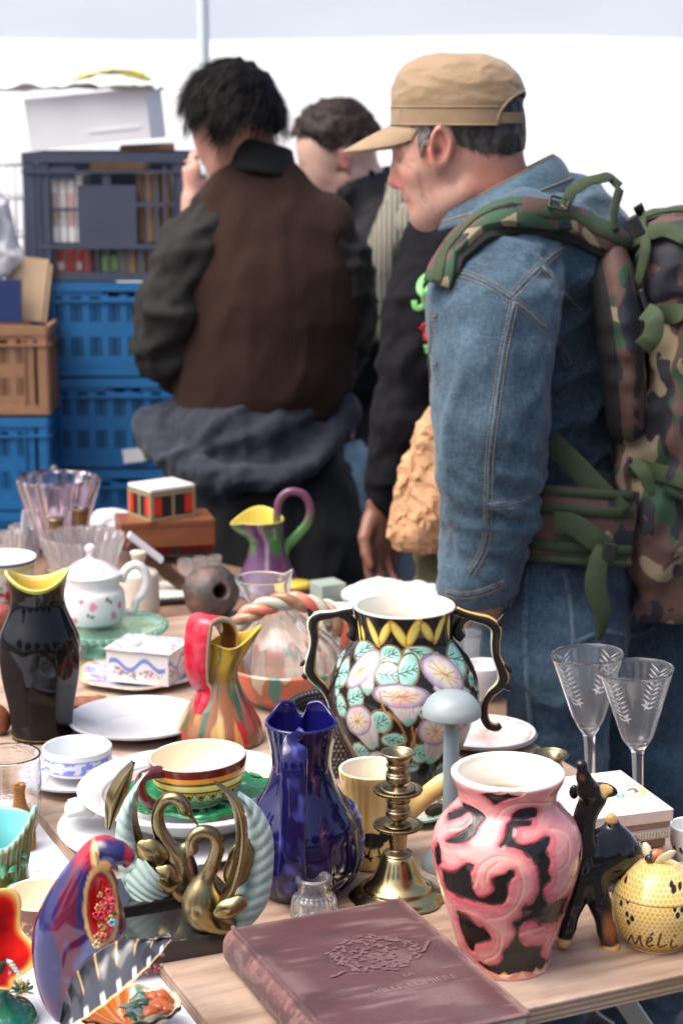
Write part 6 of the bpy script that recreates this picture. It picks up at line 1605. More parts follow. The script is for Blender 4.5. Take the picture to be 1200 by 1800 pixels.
# slanting razor strop / knife rest
t = Thing('wooden_clapper', 'dark brown wooden plank with a whitish top edge leaning across the rear wares', 'plank', 300, 1046, RZ)
a, c_ = t.L(228, 952, .01), t.L(338, 1042, -.01); d = c_ - a; ln = np.linalg.norm(d)
b = Bld(); ang = math.atan2(-d[2], d[0]); b.box((a + c_) / 2 + [0, 0, .0], (ln, .030, .022), rot=(0, ang, 0), bev=.002); b.build('plank_wood', mat('dark_walnut', (.07, .03, .018), .35, nscale=6, namt=.4, stretch=(1, 6, 6)), t)
a2, c2 = t.L(224, 948, .0), t.L(288, 990, -.004); d = c2 - a2; b = Bld(); b.box((a2 + c2) / 2 + [0, -.004, .008], (np.linalg.norm(d), .030, .009), rot=(0, ang, 0), bev=.002); b.build('white_strip', mat('ivory_strip', (.60, .58, .64), .4), t)
# metal tray with lace paper
t = block('metal_tray', 'small metal tray lined with white lace paper behind the clay pot', 'tray', 322, 1045, (.14, .13, .010), mat('dark_metal', (.06, .06, .06), .4, metal=.6), R(10))
b = Bld(); b.box((0, 0, .0115), (.130, .120, .002), bev=.0008); b.build('lace_paper', mat('lace', (.62, .60, .54), .8, nscale=70, namt=.45, ncol=(.25, .22, .18)), t)
b = Bld()
for k in range(18):
 for (x, y) in ((-.068 + k * .008, -.066), (-.068 + k * .008, .066)): b.tube([(x, y, .008), (x + .003, y, .014), (x + .006, y, .008)], .0014, 6, seg=3)
b.build('beaded_edge', mat('silver_beads', (.55, .53, .50), .25, metal=.9), t, True)
for i, (x, y) in enumerate(((326, 1018), (352, 1014), (378, 1012))):
 glassware('shot_glass', x, y, [(y, 10), (y - 3, 11), (y - 20, 12), (y - 34, 13)], ('small shot glass on the lace tray, leftmost of three', 'small shot glass on the lace tray, middle of three', 'small shot glass on the lace tray, nearest the dark pot')[i], 'glass', z=RZ + .013, thick=.0018, group='shot glasses on the lace tray')
t = Thing('yellow_tin', 'round maroon tin with a yellow top behind the rope handle', 'tin', 522, 1052, RZ); Lathe(t.prof([(1052, 24), (1048, 25), (1034, 25), (1030, 24)]), nu=48, solid=True).build('tin_body', mat('maroon_tin', (.10, .025, .018), .3), t)
o = Lathe(t.prof([(1032, 24), (1029, 25), (1025, 24), (1023, 22)]), nu=48, solid=True).build('tin_lid', mat('yellow_lid', (.60, .46, .05), .35, nscale=12, namt=.3, ncol=(.3, .2, .03)), t); o.location.z = t.L(t.cx, 1032)[2]
block('grey_box', 'small grey green cardboard box near the yellow topped tin', 'box', 576, 1058, (.05, .05, .038), mat('grey_card', (.26, .32, .28), .7), R(28))
# white paper and cloth bundles
def bundle(px, py, rx, ry, rz, label, m, seed):
 t = Thing('white_cloth_bundle', label, 'cloth', px, py, RZ); B = SDF((-rx * 1.4, -ry * 1.4, -.01), (rx * 1.4, ry * 1.4, rz * 1.6), .005); B.ell((0, 0, rz * .45), (rx, ry, rz * .6), 0); B.plane((0, 0, -1), 0)
 V, Q = B.mesh(1); N = vnormals(V, Q); V += N * ((fbm(V * np.array([26, 40, 30.]), seed, 3) - .5) * .030)[:, None]; V[:, 2] = np.maximum(V[:, 2], 0); link('cloth_folds', mesh_from('cloth_folds', V, Q, True), m, t)
WC = mat('white_linen', (.74, .74, .76), .9, sheen=.2)
bundle(690, 1062, .085, .05, .040, 'rumpled white cloth lying behind the flower vase', WC, 3); bundle(600, 1080, .05, .035, .022, 'crumpled white paper beside the grey green box', WC, 5); bundle(196, 940, .045, .04, .055, 'white towel between the glass vase and the wooden box', WC, 8)
bundle(735, 1070, .05, .04, .03, 'small white cloth at the back, hard against the denim sleeve', WC, 13)
t = Thing('white_card', 'white card standing on edge left of the glass vase', 'card', 56, 975, RZ); b = Bld(); b.box((0, 0, .045), (.045, .0025, .09), rot=(0, .15, .5)); b.build('card', mat('white_card', (.75, .76, .80), .6), t)
# starfish and dried leaf
t = Thing('starfish', 'dried ochre starfish beside the black vase', 'starfish', 160, 1232, BZ); b = Bld()
for k in range(5): a = k * 1.2566 + .3; d = np.array([math.cos(a), math.sin(a), 0]) * .024; b.tube([np.array([0, 0, .007]), d * .5 + [0, 0, .006], d + [0, 0, .004]], [.006, .0042, .0018], 8, flat=.7, up=(0, 0, 1))
b.build('arms', mat('starfish', (.50, .32, .13), .8, nscale=60, namt=.4, bump=.4), t, True)
t = Thing('dried_leaf', 'curled red brown dried leaf under the starfish', 'leaf', 150, 1250, BZ); gx, gy = np.meshgrid(np.linspace(-1, 1, 30), np.linspace(-1, 1, 20)); wd = (1 - gx ** 2) ** .7; G = np.stack([gx * .055, gy * wd * .024, .002 + .010 * gy ** 2 * wd + .004 * fbm(np.stack([gx * 4, gy * 4, gx * 0], -1), 3)], -1)
b = Bld(); K = G.copy(); K[..., 2] += .0012; b.grid(np.concatenate([G, K[:, ::-1]], 1), True); b.build('leaf_blade', mat('dried_leaf', (.20, .055, .025), .5, nscale=40, namt=.5), t, True)
t = Thing('red_trinket', 'small red and brown painted trinket behind the black vase at the left edge', 'trinket', 2, 1105, BZ); Lathe(t.prof([(1105, 20), (1090, 26), (1070, 22), (1062, 10)]), nu=40, solid=True).build('trinket_body', mat('red_brown', (.34, .03, .03), .2, coat=.4, nscale=30, namt=.8, ncol=(.05, .12, .08)), t)
t = Thing('brown_trinket', 'brown nut shell at the left edge beside the foot of the black vase', 'shell', -2, 1290, BZ); Lathe(t.prof([(1290, 12), (1275, 22), (1255, 20), (1240, 8)]), nu=40, solid=True).build('nut', mat('brown_nut', (.22, .07, .03), .4, nscale=20, namt=.5), t)
# ================================================================== crates behind
YC = 4.5
def crate(px0, px1, ytop, ybot, label, col, depth, openings, yc=YC, name='plastic_crate', group=None, hand=True, rot=0.):
 a, b_ = at_y(px0, ybot, yc), at_y(px1, ytop, yc); W, H = b_[0] - a[0], b_[2] - a[2]
 c = ((a[0] + b_[0]) / 2, yc, a[2]); t = Thing(name, label, 'crate', at=c, group=group); t.root.rotation_euler = (0, 0, rot)
 m = mat('crate_%02x%02x%02x' % tuple(int(v * 255) for v in col), col, .45, nscale=12, namt=.14)
 b = Bld(); th = .004
 if openings == 'grey': b.box((0, depth - .012, H / 2), (W - .02, .003, H - .05))
 # bottom, back, inner dark sides made of ribs
 b.box((0, depth / 2, .004), (W - .01, depth - .01, .006))
 for (yy, ww, rz_, xx) in ((0, W, 0, 0), (depth, W, 0, 0), (depth / 2, depth, math.pi / 2, -W / 2), (depth / 2, depth, math.pi / 2, W / 2)):
  def bx(u, z, su, sz, d=th, off=0.):
   if rz_ == 0: b.box((u, yy + (-off if yy == 0 else off), z), (su, d, sz))
   else: b.box((xx + (off if xx > 0 else -off), yy + u, z), (d, su, sz))
  bx(0, H - .012, ww, .022, .010, .001); bx(0, .012, ww, .020, .007, .0005); bx(0, H - .045, ww, .006, .012, .002)
  for s_ in (-1, 1): bx(s_ * (ww / 2 - .012), H / 2, .022, H - .03, .007, .0007); bx(s_ * (ww / 2 - .055), H / 2, .006, H - .06, .011, .0012); bx(s_ * (ww / 2 - .034), H / 2, .004, H - .08, .008, .0012)
  if openings == 'grey':
   bx(.0, H * .52, ww * .36, H * .46); bx(-ww * .40, H * .5, ww * .10, H - .05); bx(ww * .43, H * .5, ww * .05, H - .05); bx(0, H * .275, ww - .05, .012, .008, .0015); bx(-ww * .27, H * .56, ww * .2, .008, .003); bx(ww * .3, H * .6, ww * .24, .010, .006)
   bx(0, H * .80, ww * .05, H * .1); bx(-ww * .28, H * .84, ww * .18, .03)
   for u in (.24, .30, .36): bx(ww * u, H * .55, .005, H * .50, .003)
   for k in range(11): bx(ww * (-.33 + k * .066), H * .16, .004, H * .2, .003)
  else:
   bx(0, H * .5, ww - .06, H * .16); bx(0, H * .80, ww - .06, H * .08, .004); bx(0, H * .16, ww - .06, H * .12, .004)
   nb = 7
   for k in range(nb + 1): bx((k / nb - .5) * (ww - .08), H * .5, .020, H - .06, .004, .0004)
   for k in range(nb * 4): bx(((k + .5) / nb / 4 - .5) * (ww - .08), H * .48, .005, H * .62, .003)
   if hand: bx(ww * -.27, H * .86, ww * .40, H * .12, .004); bx(ww * .30, H * .86, ww * .34, H * .12, .004)
   else: bx(0, H * .86, ww - .06, H * .12, .004)
 b.build('crate_body', m, t)
 if openings != 'grey': b = Bld(); b.box((0, depth / 2, H / 2 - .01), (W - .024, depth - .03, H - .05)); b.build('shade_fill', mat('crate_shade_fill', (.030, .034, .045), .9, nscale=30, namt=.9, ncol=(.10, .08, .06)), t)
 # the plain dark box stands in for the shade behind the slots
 return t, W, H
GREY, BLUE, BROWN = (.055, .068, .105), (.012, .135, .34), (.31, .165, .088)
gt, GW, GH = crate(50, 330, 268, 495, 'dark grey plastic crate full of books on top of the right stack', GREY, .30, 'grey')
crate(60, 345, 495, 662, 'blue plastic crate under the grey crate of books', BLUE, .30, 'blue', group='blue crates in the right stack')
crate(72, 352, 664, 822, 'blue plastic crate in the middle of the right stack, a white label on its corner', BLUE, .30, 'blue', group='blue crates in the right stack')
crate(82, 358, 824, 975, 'blue plastic crate low in the right stack, just above the table line', BLUE, .30, 'blue', group='blue crates in the right stack')
crate(84, 362, 977, 1125, 'blue plastic crate near the bottom of the right stack, mostly hidden by the table', BLUE, .30, 'blue', group='blue crates in the right stack')
zb = at_y(84, 1125, YC)[2]
t = Thing('wooden_pallet', 'low wooden pallet carrying the crate stacks', 'pallet', at=(-.9, YC + .15, 0)); t.root.rotation_euler = (0, 0, 0); b = Bld()
for k in range(6): b.box((-.45 + k * .2, 0, zb / 2 - .002), (.12, .5, zb - .004), bev=.004)
b.box((.05, -.22, zb / 2 - .01), (1.3, .04, zb - .03)); b.build('boards', mat('pallet_wood', (.25, .18, .11), .8, nscale=5, namt=.4), t)
crate(-190, 82, 572, 730, 'brown plastic crate on the left stack', BROWN, .30, 'blue', yc=4.35, hand=False)
crate(-186, 84, 733, 897, 'blue plastic crate under the brown one at the left edge', BLUE, .30, 'blue', yc=4.35, hand=False)
crate(-186, 86, 899, 1060, 'blue plastic crate at the bottom of the left stack, hidden behind the table', BLUE, .30, 'blue', yc=4.35)
zb2 = at_y(-100, 1060, 4.35)[2]
t = Thing('wooden_trestle', 'rough wooden block that lifts the left crates off the ground', 'block', at=(-.95, 4.5, 0)); t.root.rotation_euler = (0, 0, 0); b = Bld(); b.box((0, -.02, zb2 / 2 - .002), (.34, .22, zb2 - .004), bev=.006); b.build('timber', mat('pallet_wood'), t)
# dark fill in crates: a plain box each, standing in for inner shade
t = Thing('paper_label', 'white and green paper label stuck on the blue crate', 'label', at=at_y(240, 800, YC - .012)); t.root.rotation_euler = (0, 0, 0); b = Bld(); b.box((0, 0, 0), (.065, .002, .034), rot=(0, -.12, 0)); b.build('paper', mat('label_paper', (.72, .74, .76), .6), t); b = Bld(); b.box((.028, -.0015, -.002), (.02, .0015, .02), rot=(0, -.12, 0)); b.build('green_corner', mat('label_green', (.03, .30, .14), .5), t)
# books in the grey crate
x0 = gt.p[0] - GW / 2; zc = gt.p[2]; rnd = random.Random(12)
cols = dict(w=(.84, .82, .78), r=(.36, .05, .03), g=(.05, .10, .05), b=(.16, .09, .05), t=(.36, .22, .10), d=(.03, .035, .04), gr=(.18, .17, .15))
def crate_book(u, z, w_, h_, c, label, band=None):
 t = Thing('book', label, 'book', at=(x0 + u * GW, YC + .009, zc + z), group='books in the grey crate'); t.root.rotation_euler = (0, 0, 0)
 b = Bld(); b.box((0, .075, h_ / 2), (w_, .14, h_), bev=.002); b.build('cover', mat('bk_%02x%02x%02x' % tuple(int(v * 255) for v in c), c, .5, nscale=25, namt=.15), t)
 if band: b = Bld(); b.box((0, .0042, h_ * band[0]), (w_ * .8, .0012, h_ * band[1])); b.build('spine_print', mat('bp_%02x%02x' % (int(band[2][0] * 255), int(band[2][1] * 255)), band[2], .5), t)
posn = ['far left', 'second from the left', 'third from the left', 'fourth from the left', 'fifth from the left', 'sixth from the left', 'seventh from the left', 'eighth from the left', 'ninth from the left', 'tenth from the left', 'far right']
for i, u in enumerate((.175, .225, .275, .325)): crate_book(u, GH * .30, .0165, GH * .52, cols['w'], 'white spined book in the upper row of the grey crate, %s' % posn[i], (.5, .5, ((.5, .4, .38), (.62, .6, .55), (.6, .35, .35), (.6, .6, .58))[i]))
for i, u in enumerate((.70, .75, .80, .86)): crate_book(u, GH * .30, .018, GH * .55, (cols['b'], cols['t'], cols['gr'], cols['t'])[i], 'brown spined book in the upper row of the grey crate, %s on the right side' % ('first', 'second', 'third', 'last')[i])
for i, u in enumerate((.20, .255, .31, .365, .42, .475, .53, .585, .64, .70, .76)):
 c = (cols['r'], cols['r'], cols['r'], cols['r'], cols['d'], cols['g'], cols['d'], cols['gr'], cols['t'], cols['gr'], cols['b'])[i]
 crate_book(u, .012, .020, GH * .20, c, 'book in the lower row of the grey crate, %s' % posn[i], ((.4, .3, (.5, .42, .35)) if i in (0, 2) else (.5, .6, (.15, .28, .08)) if i in (5, 6) else None))
t = Thing('book', 'yellow brown book lying flat just under the rim of the grey crate', 'book', at=(x0 + .56 * GW, YC + .09, zc + GH * .86), group='books in the grey crate'); t.root.rotation_euler = (0, 0, 0); b = Bld(); b.box((0, 0, .011), (.13, .12, .022), bev=.002); b.build('cover', mat('bk_flat', (.42, .24, .08), .6, nscale=30, namt=.4, ncol=(.55, .5, .4), stretch=(8, 1, 1)), t)
# white box, papers, yellow bag on top
zt = gt.p[2] + GH
t = Thing('white_carton', 'open white carton tilted on top of the grey crate', 'carton', at=(at_y(165, 260, YC)[0], YC + .12, zt + .018)); t.root.rotation_euler = (0, R(-5.5), R(-3)); b = Bld(); W, D, H = .285, .24, .118
b.box((0, 0, .003), (W, D, .005)); b.box((0, -D / 2, H / 2), (W, .004, H)); b.box((0, D / 2, H / 2), (W, .004, H)); b.box((-W / 2, 0, H / 2), (.004, D, H)); b.box((W / 2, 0, H / 2), (.004, D, H)); b.box((.06, -D / 2 - .003, .03), (.12, .002, .008)); b.build('carton_walls', mat('white_carton', (.84, .84, .84), .7, nscale=4, namt=.06), t)
t2 = Thing('brown_book', 'flat brown book wedged under the right side of the white carton', 'book', at=(at_y(250, 262, YC)[0], YC + .12, zt + .001)); t2.root.rotation_euler = (0, 0, .1); b = Bld(); b.box((0, 0, .008), (.13, .18, .016), rot=(0, -.05, 0), bev=.002); b.build('cover', mat('brown_cover', (.28, .15, .08), .6), t2)
def crumple(name, label, cat, at, sz, m, seed, amp, part, rot=0.):
 t = Thing(name, label, cat, at=at); t.root.rotation_euler = (0, 0, rot); gx, gy = np.meshgrid(np.linspace(-.5, .5, 50), np.linspace(-.5, .5, 30)); z = amp * fbm(np.stack([gx * sz[0] * 22, gy * sz[1] * 22, gx * 0], -1), seed, 4); G = np.stack([gx * sz[0] + z * .3, gy * sz[1], z + sz[2] * (1 - (2 * gx) ** 2)], -1); K = G.copy(); K[..., 2] -= .003
 b = Bld(); b.grid(np.concatenate([G, K[:, ::-1]], 1), True); b.build(part, m, t, True); return t
zw = zt + .018 + .118
crumple('paper_sheet', 'loose white paper sheets lying across the white carton', 'paper', (at_y(120, 170, YC)[0], YC + .10, zw + .004), (.40, .26, .004), mat('paper_white', (.74, .74, .74), .7), 4, .020, 'sheet', R(-3))
crumple('yellow_bag', 'crumpled yellow plastic bag on the white papers', 'bag', (at_y(192, 160, YC)[0], YC + .06, zw + .024), (.17, .16, .012), mat('yellow_plastic', (.75, .68, .16), .4), 9, .030, 'bag_sheet')
# folder and beige board on the brown crate
zb3 = at_y(0, 572, 4.35)[2]
t = Thing('beige_board', 'beige cardboard folder leaning at the back of the brown crate', 'folder', at=(at_y(25, 570, 4.35)[0], 4.46, zb3)); t.root.rotation_euler = (R(-10), R(6), R(-4)); b = Bld(); b.box((0, 0, .075), (.10, .006, .15), bev=.001); b.box((.055, .01, .07), (.006, .02, .14)); b.build('board', mat('beige_card', (.46, .33, .20), .7, nscale=6, namt=.15), t)
t = Thing('blue_folder', 'dark blue folder standing on the brown crate', 'folder', at=(at_y(2, 570, 4.35)[0], 4.42, zb3)); t.root.rotation_euler = (R(-8), 0, 0); b = Bld(); b.box((0, 0, .05), (.075, .010, .10), bev=.001); b.build('folder_cover', mat('blue_folder', (.008, .02, .10), .4), t)
# white wire basket with a bag at the far left
t = Thing('wire_basket', 'white wire basket hanging at the far left beside the grey crate', 'basket', at=(at_y(10, 480, 4.62)[0], 4.62, at_y(10, 480, 4.62)[2])); t.root.rotation_euler = (0, 0, 0); b = Bld(); wm = mat('white_wire', (.55, .57, .62), .4)
for k in range(11): x = -.10 + k * .019; b.tube([(x, 0, 0), (x, 0, .26)], .0022, 6, seg=1); b.tube([(x, .2, 0), (x, .2, .26)], .0022, 6, seg=1)
for z in (0, .09, .18, .26):
 for y in (0, .2): b.tube([(-.11, y, z), (.1, y, z)], .0032, 6, seg=1)
b.tube([(-.1, 0, 0), (-.1, .2, 0)], .003, 6, seg=1); b.tube([(.09, 0, 0), (.09, .2, 0)], .003, 6, seg=1); b.build('wires', wm, t, True)
t = Thing('white_bag', 'white plastic bag bulging below the wire basket', 'bag', at=(at_y(-8, 480, 4.5)[0], 4.5, at_y(-8, 480, 4.5)[2])); t.root.rotation_euler = (0, 0, 0); B = SDF((-.12, -.1, -.02), (.12, .1, .26), .006); B.ell((-.01, 0, .10), (.06, .06, .11), 0); B.ell((.01, 0, .04), (.06, .06, .05), .03); V, Q = B.mesh(1); V += vnormals(V, Q) * ((fbm(V * 30, 5) - .5) * .03)[:, None]; link('bag_skin', mesh_from('bag_skin', V, Q, True), mat('white_plastic', (.78, .78, .80), .4), t)
# red basin with cutlery on a far stall
t = Thing('red_basin', 'red plastic basin behind the people', 'basin', at=at_y(622, 850, 4.7)); t.root.rotation_euler = (0, 0, 0); Lathe(np.array([(.05, 0), (.055, .004), (.068, .06), (.075, .075)]), .003, 48, 6).build('basin_wall', mat('red_plastic', (.50, .02, .05), .35), t)
zbs = at_y(622, 850, 4.7)[2]
t2 = Thing('far_table', 'small brown table carrying the red basin', 'table', at=(at_y(622, 850, 4.7)[0] + .02, 4.85, 0)); t2.root.rotation_euler = (0, 0, 0); b = Bld(); b.box((0, 0, zbs - .012), (.4, .5, .02), bev=.002); b.build('tabletop', m_wood_dk, t2)
for x in (-.18, .18):
 for y in (-.2, .2): b = Bld(); b.box((x, y, (zbs - .022) / 2), (.03, .03, zbs - .022)); b.build('leg', m_wood_dk, t2)
rnd = random.Random(9)
for i in range(14):
 q = Thing('fork', 'old fork among the cutlery standing in the red basin', 'fork', at=t.p + np.array([rnd.uniform(-.045, .045), rnd.uniform(-.04, .04), .006]), group='cutlery in the red basin'); q.root.rotation_euler = (rnd.uniform(-.15, .15), rnd.uniform(-.2, .2), rnd.uniform(0, 3)); b = Bld(); h = rnd.uniform(.14, .20); b.tube([(0, 0, 0), (0, 0, h * .6), (0, 0, h * .72)], [.003, .003, .007], 6, flat=.4, seg=3)
 for k in (-1, 0, 1): b.tube([(k * .004, 0, h * .72), (k * .0045, 0, h)], .0014, 5, seg=1)
 b.build('fork_body', mat('worn_steel', (.42, .36, .33), .35, metal=.7), q, True)
# trestle clamp under the front edge
t = Thing('metal_clamp', 'steel bracket clamp hanging under the front edge of the board', 'clamp', at=on_z(1095, 1800, .70)); a = t; b = Bld(); b.box((0, .02, .01), (.014, .012, .10), rot=(0, -.6, 0), bev=.002); b.box((.018, .02, .0), (.012, .010, .09), rot=(0, -.6, 0), bev=.002); b.tube([(-.02, .012, .03), (-.03, .01, .01), (-.01, .008, -.005)], .003, 8); b.build('bracket', mat('steel_bracket', (.40, .40, .38), .35, metal=.8), t)
t = Thing('glazed_jar', 'small brown and green glazed jar standing between the rope handle and the flower vase', 'jar', 588, 1180, BZ)
la = Lathe(t.prof([(1180, 22), (1174, 26), (1150, 32), (1125, 30), (1105, 20), (1095, 22)]), .003, 100, 10); n = fbm(np.stack([la.TH * 3, la.ZZ * 30, la.TH * 0], -1), 7, 4)
la.fill((.10, .035, .02)); la.col = mixc(la.col, (.08, .22, .15), sstep(.5, .56, n)); la.col = mixc(la.col, (.42, .34, .28), sstep(.62, .66, n)); la.build('jar_wall', glaze('marble_glaze'), t)
# ================================================================== people
from mathutils.bvhtree import BVHTree
def denim(name, c0, c1, sc=1.):
 m = bpy.data.materials.new(name); m.use_nodes = True; n, l = m.node_tree.nodes, m.node_tree.links; b = n['Principled BSDF']
 b.inputs['Roughness'].default_value = .85; b.inputs['Sheen Weight'].default_value = .15
 tc = n.new('ShaderNodeTexCoord')
 def noise(s, stretch=(1, 1, 1), det=4):
  mp = n.new('ShaderNodeMapping'); mp.inputs['Scale'].default_value = stretch; l.new(tc.outputs['Object'], mp.inputs[0]); z = n.new('ShaderNodeTexNoise'); z.inputs['Scale'].default_value = s; z.inputs['Detail'].default_value = det; l.new(mp.outputs[0], z.inputs[0]); return z.outputs['Fac']
 at = n.new('ShaderNodeAttribute'); at.attribute_name = 'Col'
 big = noise(9 * sc); fine = noise(260, (1, 1, .25), 2); fine2 = noise(340, (.3, .3, 1), 2)
 def mth(op, a, b_): q = n.new('ShaderNodeMath'); q.operation = op; (l.new(a, q.inputs[0]) if not isinstance(a, float) else setattr(q.inputs[0], 'default_value', a)); (l.new(b_, q.inputs[1]) if not isinstance(b_, float) else setattr(q.inputs[1], 'default_value', b_)); return q.outputs[0]
 s = mth('ADD', mth('MULTIPLY', mth('SUBTRACT', big, .5), 1.3), mth('MULTIPLY', mth('SUBTRACT', mth('ADD', fine, fine2), 1.0), .9))
 sep = n.new('ShaderNodeSeparateColor'); l.new(at.outputs['Color'], sep.inputs[0])
 s = mth('ADD', s, sep.outputs[0]); cl = n.new('ShaderNodeClamp'); l.new(s, cl.inputs[0])
 mx = n.new('ShaderNodeMix'); mx.data_type = 'RGBA'; l.new(cl.outputs[0], mx.inputs[0]); mx.inputs[6].default_value = (*c0, 1); mx.inputs[7].default_value = (*c1, 1); l.new(mx.outputs[2], b.inputs['Base Color'])
 bp = n.new('ShaderNodeBump'); bp.inputs['Strength'].default_value = .25; bp.inputs['Distance'].default_value = .002; l.new(mth('ADD', fine, fine2), bp.inputs['Height']); l.new(bp.outputs[0], b.inputs['Normal'])
 return m
def camo(name):
 m = bpy.data.materials.new(name); m.use_nodes = True; n, l = m.node_tree.nodes, m.node_tree.links; b = n['Principled BSDF']; b.inputs['Roughness'].default_value = .8
 tc = n.new('ShaderNodeTexCoord'); src = None
 for i, (c, s, thr) in enumerate((((.088, .046, .036), 1, 0), ((.022, .062, .032), 14, .52), ((.24, .19, .115), 13, .575), ((.017, .018, .026), 13.5, .58), ((.088, .046, .036), 19, .61))):
  if i == 0:
   q = n.new('ShaderNodeRGB'); q.outputs[0].default_value = (*c, 1); src = q.outputs[0]; continue
  mp = n.new('ShaderNodeMapping'); mp.inputs['Location'].default_value = (i * 7.3, i * 3.1, i * 1.7); mp.inputs['Scale'].default_value = (1, 1, .72); l.new(tc.outputs['Object'], mp.inputs[0])
  z = n.new('ShaderNodeTexNoise'); z.inputs['Scale'].default_value = s; z.inputs['Detail'].default_value = 1.6; z.inputs['Distortion'].default_value = .5; l.new(mp.outputs[0], z.inputs[0])
  g = n.new('ShaderNodeMath'); g.operation = 'GREATER_THAN'; g.inputs[1].default_value = thr; l.new(z.outputs['Fac'], g.inputs[0])
  mx = n.new('ShaderNodeMix'); mx.data_type = 'RGBA'; l.new(g.outputs[0], mx.inputs[0]); l.new(src, mx.inputs[6]); mx.inputs[7].default_value = (*c, 1); src = mx.outputs[2]
 l.new(src, b.inputs['Base Color']); z = n.new('ShaderNodeTexNoise'); z.inputs['Scale'].default_value = 350; l.new(tc.outputs['Object'], z.inputs[0]); bp = n.new('ShaderNodeBump'); bp.inputs['Strength'].default_value = .3; bp.inputs['Distance'].default_value = .001; l.new(z.outputs['Fac'], bp.inputs['Height']); l.new(bp.outputs[0], b.inputs['Normal'])
 return m
SKIN = mat('skin', rough=.5, vcol=True, nscale=60, namt=.10, bump=.12, bscale=220, sss=.12)
def ridged(P, seed): return 1 - np.minimum(np.abs(2 * fbm(P, seed, 3) - 1) * 5, 1.6)
def folds(V, Q, dirs, amp, seed=1):
 """cloth folds: sharp ridges of noise stretched along a direction"""
 N = vnormals(V, Q); d = np.zeros(len(V))
 for (ax, s_along, s_across, a, mask) in dirs:
  ax = np.array(ax, float); ax /= np.linalg.norm(ax); al = V @ ax; P = V * s_across + np.outer(al, ax) * (s_along - s_across)
  q = ridged(P, seed); seed += 3; q = q * a * (mask if mask is not None else 1); d += q
 return V + N * (d * amp)[:, None], d
class Surf:
 def __init__(s, t, V, Q):
  s.t = t; s.V = V; s.b = BVHTree.FromPolygons([tuple(v) for v in V], [tuple(int(i) for i in q) for q in Q])
  # camera position in the thing's local frame
  p = np.array([0, 0, CAMZ]) - t.p; s.o = Vector((p[0] * t.ca - p[1] * t.sa, p[0] * t.sa + p[1] * t.ca, p[2]))
 def hit(s, px, py, off=0.):
  d = raydir(px, py); d = Vector((d[0] * s.t.ca - d[1] * s.t.sa, d[0] * s.t.sa + d[1] * s.t.ca, d[2])).normalized()
  r = s.b.ray_cast(s.o, d)
  if r[0] is None:
   q = s.b.find_nearest(Vector(s.t.L(px, py, 0)));
   if q[0] is None: return None, None
   nrm = q[1]; nrm = -nrm if nrm.dot(d) > 0 else nrm
   return np.array(s.t.L(px, py, q[0].y)), np.array(nrm)
  n = r[1]; n = -n if n.dot(d) > 0 else n
  return np.array(r[0]) + np.array(n) * off, np.array(n)
 def path(s, pts, off=0., dense=3):
  D = crom(np.array(pts, float), dense); H = [s.hit(x, y, off) for x, y in D]
  P, N = np.array([h[0] for h in H]), np.array([h[1] for h in H])
  for _ in range(1):
   P[1:-1] = (P[:-2] + 2 * P[1:-1] + P[2:]) / 4; N[1:-1] = (N[:-2] + 2 * N[1:-1] + N[2:]) / 4
  return P, N
 def strap(s, pts, hw, thick, off, b, dense=3):
  P, N = s.path(pts, off, dense); T = np.gradient(P, axis=0); sd = np.cross(T, N)
  hw = np.interp(np.linspace(0, 1, len(P)), np.linspace(0, 1, len(hw)), hw) if hasattr(hw, '__len__') else hw
  b.grid(ribbon(P, hw, thick, sd, 2), True)
def strands(V, Q, n, ln, rad, seed, drop=(0, 0, -.4), jitter=.6, sel=None, lift=.45):
 rnd = np.random.default_rng(seed); N = vnormals(V, Q); idx = np.arange(len(V)) if sel is None else np.where(sel)[0]; b = Bld(); pick = rnd.choice(idx, n)
 for i in pick:
  d = rnd.normal(0, jitter, 3) * .5 + np.array(drop) * 1.6; d = d - N[i] * d.dot(N[i]) * .9; d /= np.linalg.norm(d) + 1e-9; d = d + N[i] * lift * rnd.random(); d /= np.linalg.norm(d); l = ln * rnd.uniform(.5, 1.2); p0 = V[i] - N[i] * .003; p1 = p0 + d * l * .5 + N[i] * l * .10; p2 = p0 + d * l
  s_ = np.cross(d, N[i]); s_ /= np.linalg.norm(s_) + 1e-9; r_ = rad * rnd.uniform(.6, 1.2)
  b.add(np.array([p0 - s_ * r_, p0 + s_ * r_, p1 + s_ * r_ * .8, p1 - s_ * r_ * .8, p2]), [np.array([[0, 1, 2, 3]]), np.array([[3, 2, 4]])])
 return b
